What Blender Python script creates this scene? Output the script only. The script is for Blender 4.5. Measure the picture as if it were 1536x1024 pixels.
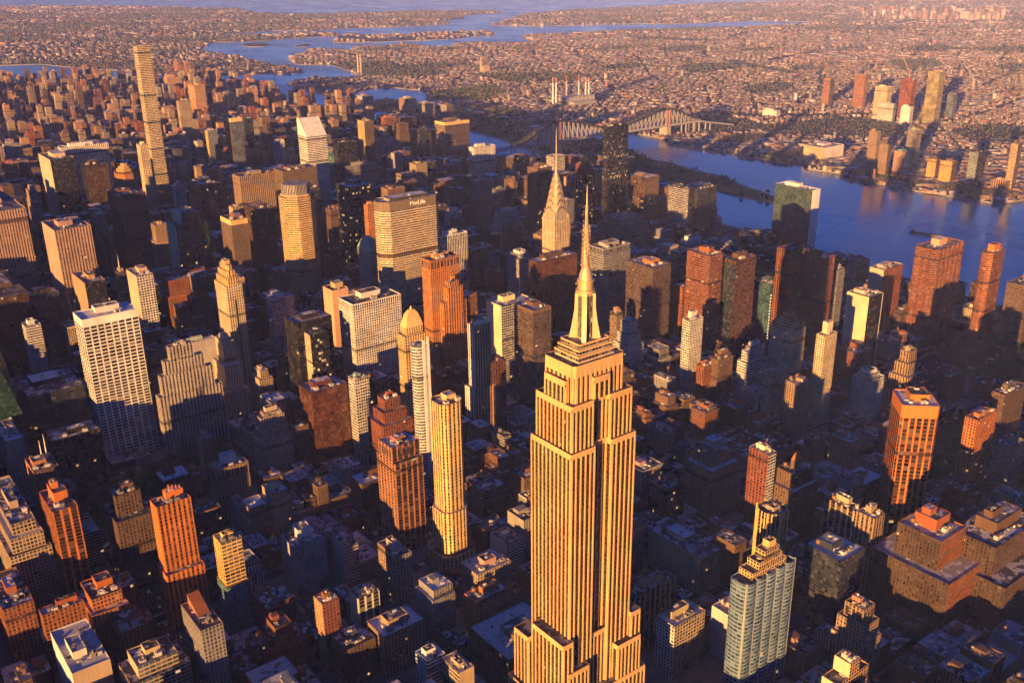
import bpy, math, random
import numpy as np
from mathutils import Vector
sc = bpy.context.scene
for o in list(bpy.data.objects): bpy.data.objects.remove(o)
COL = sc.collection
R = math.radians
# ---------------------------------------------------------------- camera, sky, sun, exposure
# world axes: X runs along the streets (to the east-south-east), Y up the avenues, metres, origin at the tallest tower
cam = bpy.data.cameras.new('camera'); cam_o = bpy.data.objects.new('camera', cam); COL.objects.link(cam_o)
cam.sensor_width = 36; cam.lens = 34.403; cam.clip_start = 1; cam.clip_end = 90000
YAW, PITCH, ROLL = 0.650826, -0.367071, -0.012018
_fw = Vector((math.sin(YAW)*math.cos(PITCH), math.cos(YAW)*math.cos(PITCH), math.sin(PITCH)))
_rt = Vector((math.cos(YAW), -math.sin(YAW), 0)); _up = _rt.cross(_fw)
_r2 = _rt*math.cos(ROLL)+_up*math.sin(ROLL); _u2 = -_rt*math.sin(ROLL)+_up*math.cos(ROLL)
from mathutils import Matrix
cam_o.matrix_world = Matrix(((_r2.x, _u2.x, -_fw.x, -421.5), (_r2.y, _u2.y, -_fw.y, -475.4), (_r2.z, _u2.z, -_fw.z, 586.5), (0, 0, 0, 1)))
sc.camera = cam_o
SUN_EL, SUN_AZ = R(6.5), R(244)          # azimuth clockwise from +Y
SUN_DIR = Vector((math.sin(SUN_AZ)*math.cos(SUN_EL), math.cos(SUN_AZ)*math.cos(SUN_EL), math.sin(SUN_EL)))
w = bpy.data.worlds.new('World'); sc.world = w; w.use_nodes = True
nt = w.node_tree; bg = nt.nodes['Background']
sky = nt.nodes.new('ShaderNodeTexSky'); sky.sky_type = 'NISHITA'; sky.sun_disc = False
sky.sun_elevation = SUN_EL; sky.sun_rotation = SUN_AZ; sky.altitude = 300; sky.air_density = 1.0; sky.dust_density = 0.0; sky.ozone_density = 10.0
nt.links.new(sky.outputs[0], bg.inputs['Color']); bg.inputs['Strength'].default_value = 0.062
sun = bpy.data.lights.new('sun', 'SUN'); sun.energy = 5; sun.angle = R(0.5); sun.color = (1.0, 0.51, 0.155)
sun_o = bpy.data.objects.new('sun', sun); COL.objects.link(sun_o)
sun_o.rotation_euler = SUN_DIR.to_track_quat('Z', 'Y').to_euler(); sun_o.location = (0, 0, 900)
sc.view_settings.view_transform = 'Standard'; sc.view_settings.look = 'None'
sc.view_settings.exposure = 1.65; sc.view_settings.gamma = 1.0
sc.render.engine = 'CYCLES'
cy = sc.cycles; cy.use_denoising = True; cy.max_bounces = 5; cy.diffuse_bounces = 2; cy.glossy_bounces = 2; cy.transmission_bounces = 2
cy.volume_bounces = 0; cy.sample_clamp_indirect = 3.0; cy.caustics_reflective = False; cy.caustics_refractive = False

# ---------------------------------------------------------------- materials
def new_mat(name):
    m = bpy.data.materials.new(name); m.use_nodes = True
    return m, m.node_tree.nodes, m.node_tree.links, m.node_tree.nodes['Principled BSDF']
class G:                                   # small node-graph helper
    def __init__(s, nodes, links): s.n, s.l = nodes, links
    def put(s, sock, v):
        if isinstance(v, (int, float)): sock.default_value = v
        elif isinstance(v, tuple): sock.default_value = v if len(v) == len(sock.default_value) else v+(1,)
        else: s.l.new(v, sock)
    def m(s, op, a, b=0.0, c=0.0):
        n = s.n.new('ShaderNodeMath'); n.operation = op
        for i, v in enumerate((a, b, c)): s.put(n.inputs[i], v)
        return n.outputs[0]
    def mix(s, f, a, b, mode='MIX'):
        n = s.n.new('ShaderNodeMix'); n.data_type = 'RGBA'; n.blend_type = mode
        s.put(n.inputs['Factor'], f); s.put(n.inputs[6], a); s.put(n.inputs[7], b)
        return n.outputs[2]
    def noise(s, vec, scale, detail=2.0):
        n = s.n.new('ShaderNodeTexNoise'); n.inputs['Scale'].default_value = scale; n.inputs['Detail'].default_value = detail
        if vec is not None: s.l.new(vec, n.inputs['Vector'])
        return n.outputs['Fac']
    def rng(s, v, a, b, c, d):
        n = s.n.new('ShaderNodeMapRange'); s.put(n.inputs[0], v)
        for i, x in enumerate((a, b, c, d)): n.inputs[i+1].default_value = x
        return n.outputs[0]
    def pos(s): return s.n.new('ShaderNodeNewGeometry').outputs['Position']
    def vmul(s, v, t):
        n = s.n.new('ShaderNodeVectorMath'); n.operation = 'MULTIPLY'; s.l.new(v, n.inputs[0]); n.inputs[1].default_value = t
        return n.outputs[0]
# a: half pier width, b: sill height, c: lintel height (fractions of a bay / a floor), sp: spandrel tone, gl: glass tint, gt: glass takes the wall tint
STY = {'grid': dict(a=.21, b=.28, c=.15, sp=.72, gl=(.030, .030, .036)), 'grid2': dict(a=.10, b=.24, c=.10, sp=.95, gl=(.022, .024, .030)),
 'gridw': dict(a=.14, b=.24, c=.10, sp=.92, gl=(.030, .030, .035)), 'bands': dict(a=.03, b=.42, c=.03, sp=1.0, gl=(.026, .030, .040)),
 'bandsd': dict(a=.02, b=.22, c=.02, sp=1.0, gl=(.018, .022, .034)), 'glass': dict(a=.05, b=.10, c=.06, sp=.8, gl=(1, 1, 1), gt=1),
 'ribs': dict(a=.27, b=.30, c=.06, sp=.34, gl=(.022, .020, .022)), 'ribsd': dict(a=.16, b=.14, c=.02, sp=.35, gl=(.014, .015, .020)),
 'ribsb': dict(a=.15, b=.26, c=.05, sp=.28, gl=(.018, .016, .018)), 'balc': dict(a=.05, b=.34, c=.0, sp=1.0, gl=(.04, .06, .075)),
 'blank': None}
_mats = {}
def facade(style):
    if style in _mats: return _mats[style]
    m, n, l, p = new_mat('facade_'+style); g = G(n, l)
    at = n.new('ShaderNodeAttribute'); at.attribute_name = 'wcol'
    P_ = g.pos()
    var = g.rng(g.noise(P_, .035, 4), .3, .7, .80, 1.14)
    streak = g.rng(g.noise(g.vmul(P_, (.5, .5, .03)), 1.0, 3), .3, .75, .84, 1.08)
    tone = g.m('MULTIPLY', var, streak)
    wall = g.mix(1.0, at.outputs['Color'], tone, 'MULTIPLY')
    st = STY[style]
    if st is None:
        l.new(wall, p.inputs['Base Color']); p.inputs['Roughness'].default_value = .85; p.inputs['Specular IOR Level'].default_value = .2
        _mats[style] = m; return m
    uv = n.new('ShaderNodeUVMap'); uv.uv_map = 'uv'
    s = n.new('ShaderNodeSeparateXYZ'); l.new(uv.outputs[0], s.inputs[0])
    x, y = s.outputs[0], s.outputs[1]
    fx, fy = g.m('FRACT', x), g.m('FRACT', y)
    mx = g.m('LESS_THAN', g.m('ABSOLUTE', g.m('SUBTRACT', fx, .5)), .5-st['a'])
    my = g.m('MULTIPLY', g.m('GREATER_THAN', fy, st['b']), g.m('LESS_THAN', fy, 1-st['c']))
    mk = g.m('MULTIPLY', mx, my)
    rnd = n.new('ShaderNodeObjectInfo').outputs['Random']
    w2 = n.new('ShaderNodeTexWhiteNoise'); w2.noise_dimensions = '2D'; c2 = n.new('ShaderNodeCombineXYZ'); l.new(g.m('FLOOR', y), c2.inputs[0]); l.new(rnd, c2.inputs[1]); l.new(c2.outputs[0], w2.inputs['Vector'])
    w3 = n.new('ShaderNodeTexWhiteNoise'); w3.noise_dimensions = '2D'; c3 = n.new('ShaderNodeCombineXYZ'); l.new(g.m('FLOOR', g.m('DIVIDE', y, 13.0)), c3.inputs[0]); l.new(rnd, c3.inputs[1]); l.new(c3.outputs[0], w3.inputs['Vector'])
    plant = g.m('MULTIPLY', g.m('LESS_THAN', g.m('FRACT', g.m('DIVIDE', g.m('FLOOR', y), 13.0)), .07), g.m('GREATER_THAN', w3.outputs['Value'], .62))   # a louvred plant floor here and there
    wall = g.mix(1.0, wall, g.rng(w2.outputs['Value'], 0, 1, .88, 1.06), 'MULTIPLY')
    if style not in ('grid2', 'strip', 'balc'): wall = g.mix(plant, wall, g.mix(1.0, wall, (.28, .28, .28), 'MULTIPLY'))
    cell = n.new('ShaderNodeCombineXYZ'); l.new(g.m('FLOOR', x), cell.inputs[0]); l.new(g.m('FLOOR', y), cell.inputs[1])
    l.new(n.new('ShaderNodeObjectInfo').outputs['Random'], cell.inputs[2])
    wn = n.new('ShaderNodeTexWhiteNoise'); wn.noise_dimensions = '3D'; l.new(cell.outputs[0], wn.inputs['Vector'])
    rs = n.new('ShaderNodeSeparateColor'); l.new(wn.outputs['Color'], rs.inputs[0])
    r1, r2, r3 = rs.outputs[0], rs.outputs[1], rs.outputs[2]
    sp = g.mix(g.m('MULTIPLY', mx, g.m('SUBTRACT', 1.0, my)), wall, g.mix(1.0, wall, (st['sp'],)*3, 'MULTIPLY'))
    big = g.rng(g.noise(P_, .06, 2), .35, .65, .55, 1.5)  # broad reflections, painted into the glass tint as soft noise
    if st.get('gt'): gl = g.mix(1.0, at.outputs['Color'], g.rng(r1, 0, 1, .35, .95), 'MULTIPLY')
    else: gl = g.mix(1.0, st['gl'], g.rng(r1, 0, 1, .4, 1.7), 'MULTIPLY')
    gl = g.mix(1.0, gl, big, 'MULTIPLY')
    gl = g.mix(g.m('MULTIPLY', g.m('GREATER_THAN', r2, .82), .30), gl, g.mix(.5, at.outputs['Color'], (.30, .27, .23)))   # blinds
    l.new(g.mix(mk, sp, gl), p.inputs['Base Color'])
    l.new(g.m('MULTIPLY_ADD', mk, -.70, .84), p.inputs['Roughness'])
    l.new(g.m('MULTIPLY_ADD', mk, .35, .18), p.inputs['Specular IOR Level'])
    geo = n.new('ShaderNodeNewGeometry')
    j = n.new('ShaderNodeVectorMath'); j.operation = 'SUBTRACT'; l.new(wn.outputs['Color'], j.inputs[0]); j.inputs[1].default_value = (.5, .5, .5)
    k = n.new('ShaderNodeVectorMath'); k.operation = 'SCALE'; l.new(j.outputs[0], k.inputs[0]); l.new(g.m('MULTIPLY', mk, .07), k.inputs['Scale'])
    a = n.new('ShaderNodeVectorMath'); a.operation = 'ADD'; l.new(geo.outputs['Normal'], a.inputs[0]); l.new(k.outputs[0], a.inputs[1])
    nn = n.new('ShaderNodeVectorMath'); nn.operation = 'NORMALIZE'; l.new(a.outputs[0], nn.inputs[0]); l.new(nn.outputs[0], p.inputs['Normal'])
    lit = g.m('MULTIPLY', g.m('LESS_THAN', r3, g.m('MULTIPLY', at.outputs['Alpha'], g.rng(w2.outputs['Value'], .55, .95, .15, 4.0))), mk)
    l.new(g.mix(r1, (1, .48, .14), (1, .66, .30)), p.inputs['Emission Color'])
    l.new(g.m('MULTIPLY', lit, g.rng(r2, 0, 1, .10, .38)), p.inputs['Emission Strength'])
    _mats[style] = m; return m
def roof_mat():
    if 'roof' in _mats: return _mats['roof']
    m, n, l, p = new_mat('roofing'); g = G(n, l)
    at = n.new('ShaderNodeAttribute'); at.attribute_name = 'wcol'; P_ = g.pos()
    patch = g.rng(g.noise(P_, .11, 3), .52, .56, 0, 1)
    fine = g.rng(g.noise(P_, .6, 4), .3, .7, .6, 1.25)
    c = g.mix(g.m('MULTIPLY', patch, at.outputs['Alpha']), at.outputs['Color'], (.60, .58, .60))
    l.new(g.mix(1.0, c, fine, 'MULTIPLY'), p.inputs['Base Color']); p.inputs['Roughness'].default_value = .8
    _mats['roof'] = m; return m
def plain(name, col, rough=.8, metal=0.0, vary=.25, scale=.2):
    if name in _mats: return _mats[name]
    m, n, l, p = new_mat(name); g = G(n, l)
    l.new(g.mix(1.0, col, g.rng(g.noise(g.pos(), scale, 4), .3, .7, 1-vary, 1+vary), 'MULTIPLY'), p.inputs['Base Color'])
    p.inputs['Roughness'].default_value = rough; p.inputs['Metallic'].default_value = metal
    _mats[name] = m; return m
C_ = dict(cream=(.60, .48, .31), white=(.68, .65, .60), pearl=(.55, .52, .50), beige=(.46, .36, .26), tan=(.32, .215, .135), brown=(.165, .098, .058),
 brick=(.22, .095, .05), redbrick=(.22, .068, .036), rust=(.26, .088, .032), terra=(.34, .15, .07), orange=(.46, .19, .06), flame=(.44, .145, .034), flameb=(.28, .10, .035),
 peach=(.52, .30, .16), gold=(.62, .42, .18), amber=(.66, .40, .12), salmon=(.50, .30, .20), rose=(.38, .25, .19), stone=(.36, .32, .28), lav=(.38, .35, .36), sand=(.40, .31, .21), dusk=(.075, .044, .026),  # dusk: shade put into the west wall colour of two setback buildings
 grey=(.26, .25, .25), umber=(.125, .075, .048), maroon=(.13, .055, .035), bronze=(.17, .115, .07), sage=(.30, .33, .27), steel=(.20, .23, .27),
 navy=(.030, .038, .055), black=(.020, .020, .024), dbrown=(.07, .045, .03), teal=(.045, .10, .115), tealslab=(.17, .27, .40), aqua=(.12, .25, .28), green=(.022, .055, .042), greenblue=(.05, .085, .085),
 copper=(.22, .36, .27), red=(.4, .08, .04), yellow=(.7, .45, .06))
GLASS_ONLY = {'amberglass': (.20, .12, .055), 'brown': (.075, .045, .028), 'maroon': (.10, .040, .024), 'bronze': (.10, .07, .045), 'steel': (.11, .13, .16)}

# ---------------------------------------------------------------- mesh helpers
class MB:
    def __init__(s): s.v, s.f, s.u, s.c, s.mi, s.ms = [], [], [], [], [], []
    def mat(s, m):
        if m not in s.ms: s.ms.append(m)
        return s.ms.index(m)
    def face(s, pts, m, col=(.5, .5, .5, 0), uv=None):
        i = len(s.v); s.v.extend(pts); s.f.append(tuple(range(i, i+len(pts))))
        s.u.append(uv or [(0, 0)]*len(pts)); s.c.append(col if len(col) == 4 else col+(0,)); s.mi.append(s.mat(m))
    def wall(s, a, b, z0, z1, style, col, lit=0, bay=3.2, fl=3.6, off=0, top=None, fl0=None):
        top = top or (a, b)
        L = math.hypot(b[0]-a[0], b[1]-a[1]); n = max(1, round(L/bay)); f0 = (z0 if fl0 is None else fl0)/fl; f1 = f0+max(1, round((z1-z0)/fl))
        f0 = math.floor(f0); f1 = f0+max(1, round((z1-z0)/fl))
        s.face([(a[0], a[1], z0), (b[0], b[1], z0), (top[1][0], top[1][1], z1), (top[0][0], top[0][1], z1)], facade(style), tuple(col[:3])+(lit,),
               [(off, f0), (off+n, f0), (off+n, f1), (off, f1)])
    def prism(s, poly, z0, z1, pick, bay=3.2, fl=3.6, lit=0, top=None):
        top = top or poly
        for i in range(len(poly)):
            a, b = poly[i], poly[(i+1) % len(poly)]
            if math.hypot(a[0]-b[0], a[1]-b[1]) < .05: continue
            dx, dy = b[0]-a[0], b[1]-a[1]; L = math.hypot(dx, dy)
            st, col = pick(dy/L, -dx/L)
            s.wall(a, b, z0, z1, st, col, lit, bay, fl, 41*i, (top[i], top[(i+1) % len(top)]))
    def cap(s, poly, z, m, col): s.face([(x, y, z) for x, y in poly], m, col)
    def box(s, x0, x1, y0, y1, z0, z1, m, col, bottom=False, top=None):
        q = [(x0, y0), (x1, y0), (x1, y1), (x0, y1)]
        for i in range(4):
            a, b = q[i], q[(i+1) % 4]
            s.face([(a[0], a[1], z0), (b[0], b[1], z0), (b[0], b[1], z1), (a[0], a[1], z1)], m, col, [(0, 0), (1, 0), (1, 1), (0, 1)])
        s.face([(x, y, z1) for x, y in q], top or m, col)
        if bottom: s.face([(x, y, z0) for x, y in q[::-1]], m, col)
    def cone(s, cx, cy, r0, r1, z0, z1, m, col, n=10, a0=0.0):
        for i in range(n):
            t0, t1 = a0+2*math.pi*i/n, a0+2*math.pi*(i+1)/n
            p = lambda t, r, z: (cx+r*math.cos(t), cy+r*math.sin(t), z)
            if r1 > .01: s.face([p(t0, r0, z0), p(t1, r0, z0), p(t1, r1, z1), p(t0, r1, z1)], m, col)
            else: s.face([p(t0, r0, z0), p(t1, r0, z0), (cx, cy, z1)], m, col)
        if r1 > .01: s.face([(cx+r1*math.cos(a0+2*math.pi*i/n), cy+r1*math.sin(a0+2*math.pi*i/n), z1) for i in range(n)], m, col)
    def beam(s, a, b, r, m, col):
        a, b = Vector(a), Vector(b); d = (b-a).normalized(); u = d.cross(Vector((0, 0, 1)) if abs(d.z) < .9 else Vector((1, 0, 0))).normalized()*r; v = d.cross(u)
        for o1, o2 in ((u+v, u-v), (u-v, -u-v), (-u-v, -u+v), (-u+v, u+v)):
            s.face([tuple(a+o1), tuple(b+o1), tuple(b+o2), tuple(a+o2)], m, col)
    def build(s, name, parent=None, loc=(0, 0, 0)):
        me = bpy.data.meshes.new(name); me.from_pydata(s.v, [], s.f); me.update()
        for m in s.ms: me.materials.append(m)
        me.polygons.foreach_set('material_index', s.mi)
        ul = me.uv_layers.new(name='uv'); ul.data.foreach_set('uv', [c for q in s.u for p in q for c in p])
        ca = me.attributes.new('wcol', 'FLOAT_COLOR', 'FACE'); ca.data.foreach_set('color', [c for q in s.c for c in q])
        o = bpy.data.objects.new(name, me); COL.objects.link(o); o.location = loc
        if parent: o.parent = parent
        return o
def tag(o, label=None, cat=None, group=None, kind=None):
    if label: o['label'] = label
    if cat: o['category'] = cat
    if group: o['group'] = group
    if kind: o['kind'] = kind
    return o
def empty(name, loc, rz=0): 
    o = bpy.data.objects.new(name, None); COL.objects.link(o); o.location = loc; o.rotation_euler.z = rz; o.empty_display_size = 1
    return o
def inset(poly, t):
    cx = sum(p[0] for p in poly)/len(poly); cy_ = sum(p[1] for p in poly)/len(poly); out = []
    for x, y in poly:
        d = math.hypot(x-cx, y-cy_); k = max(.05, 1-t*1.35/d); out.append((cx+(x-cx)*k, cy_+(y-cy_)*k))
    return out
def grow(poly, t): return inset(poly, -t)
def rect(x0, x1, y0, y1): return [(x0, y0), (x1, y0), (x1, y1), (x0, y1)]
ROOFC = [((.045, .042, .045, .3), 4), ((.07, .065, .07, .7), 4), ((.13, .12, .12, .95), 3), ((.28, .27, .28, .8), 3), ((.60, .58, .60, 0), 4), ((.13, .06, .04, .6), 1)]
def rand_roof(rg): 
    t = rg.random()*19
    for c, w_ in ROOFC:
        t -= w_
        if t < 0: return c
    return ROOFC[0][0]
def roof_part(poly, z, col, wallcol, par=1.1, rg=None, clutter=0):
    mb = MB(); rm = roof_mat(); bl = facade('blank'); q = inset(poly, .5); n = len(poly)
    for i in range(n):
        a, b, c, d = poly[i], poly[(i+1) % n], q[(i+1) % n], q[i]
        mb.face([(a[0], a[1], z), (b[0], b[1], z), (c[0], c[1], z), (d[0], d[1], z)], bl, tuple(x*1.05 for x in wallcol[:3]))
        mb.face([(c[0], c[1], z-par), (d[0], d[1], z-par), (d[0], d[1], z), (c[0], c[1], z)], bl, wallcol[:3])
    mb.cap(q, z-par, rm, col)
    if rg:
        xs = [p[0] for p in q]; ys = [p[1] for p in q]; x0, x1, y0, y1 = min(xs), max(xs), min(ys), max(ys)
        for _ in range(clutter):
            w_, d_, h_ = rg.uniform(1, 3.5), rg.uniform(1, 3.5), rg.uniform(.5, 2.2)
            if rg.random() < .25: w_ *= 2.5; h_ = .6
            cx, cy_ = rg.uniform(x0+.15*(x1-x0), x1-.15*(x1-x0)), rg.uniform(y0+.15*(y1-y0), y1-.15*(y1-y0))
            c = rg.choice([(.45, .43, .42), (.2, .19, .18), (.08, .075, .07), (.3, .22, .16), (.62, .6, .58)])
            w_ = min(w_, (x1-x0)*.25); d_ = min(d_, (y1-y0)*.25)
            mb.box(cx-w_/2, cx+w_/2, cy_-d_/2, cy_+d_/2, z-par, z-par+h_, bl, c)
    return mb
def tank_mb(cx, cy_, z, s=1.0):
    mb = MB(); wd = plain('tank_wood', (.20, .11, .06), .9); st = plain('dark_steel', (.05, .045, .045), .6)
    for a in (-1, 1):
        for b in (-1, 1): mb.box(cx+a*1.3*s-.15, cx+a*1.3*s+.15, cy_+b*1.3*s-.15, cy_+b*1.3*s+.15, z, z+3*s, st, (0, 0, 0))
    mb.cone(cx, cy_, 2*s, 1.9*s, z+3*s, z+6.6*s, wd, (0, 0, 0), 12); mb.cone(cx, cy_, 2.15*s, 0, z+6.6*s, z+8*s, st, (0, 0, 0), 12)
    return mb
# ---------------------------------------------------------------- street grid and building lots
class LCG:
    def __init__(s, seed): s.x = seed
    def random(s):
        s.x = (s.x*1103515245+12345) & 0x7fffffff
        return ((s.x >> 8) & 0x3fffff)/float(0x400000)
    def choice(s, q): return q[int(s.random()*len(q))]
    def uniform(s, a, b): return a+(b-a)*s.random()
AVEN = [-1300, -1010, -745, -475, -215, 75, 235, 385, 520, 670, 880, 1100, 1300]
def street(k): return 40+80.4*(k-34)
def lot_list():
    rg = LCG(7); F = []
    for k in range(22, 64):
        v0 = street(k)+9; v1 = street(k+1)-9
        for a in range(len(AVEN)-1):
            ua, ub = AVEN[a]+15, AVEN[a+1]-15
            for row in (0, 1):
                x = ua
                while x < ub-8:
                    w_ = rg.choice([18, 22, 25, 30, 36, 42]) if v0 > 1000 else rg.choice([13, 16, 18, 20, 22, 25, 28, 32, 38])
                    w_ = min(w_, ub-x)
                    if ub-x-w_ < 9: w_ = ub-x
                    d_ = (v1-v0)/2-rg.choice([1, 2, 3, 4]); vv = v0 if row == 0 else v1-d_
                    if w_ >= 8: F.append((x+.3, vv, w_-.6, d_))
                    x += w_
    return F
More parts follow.
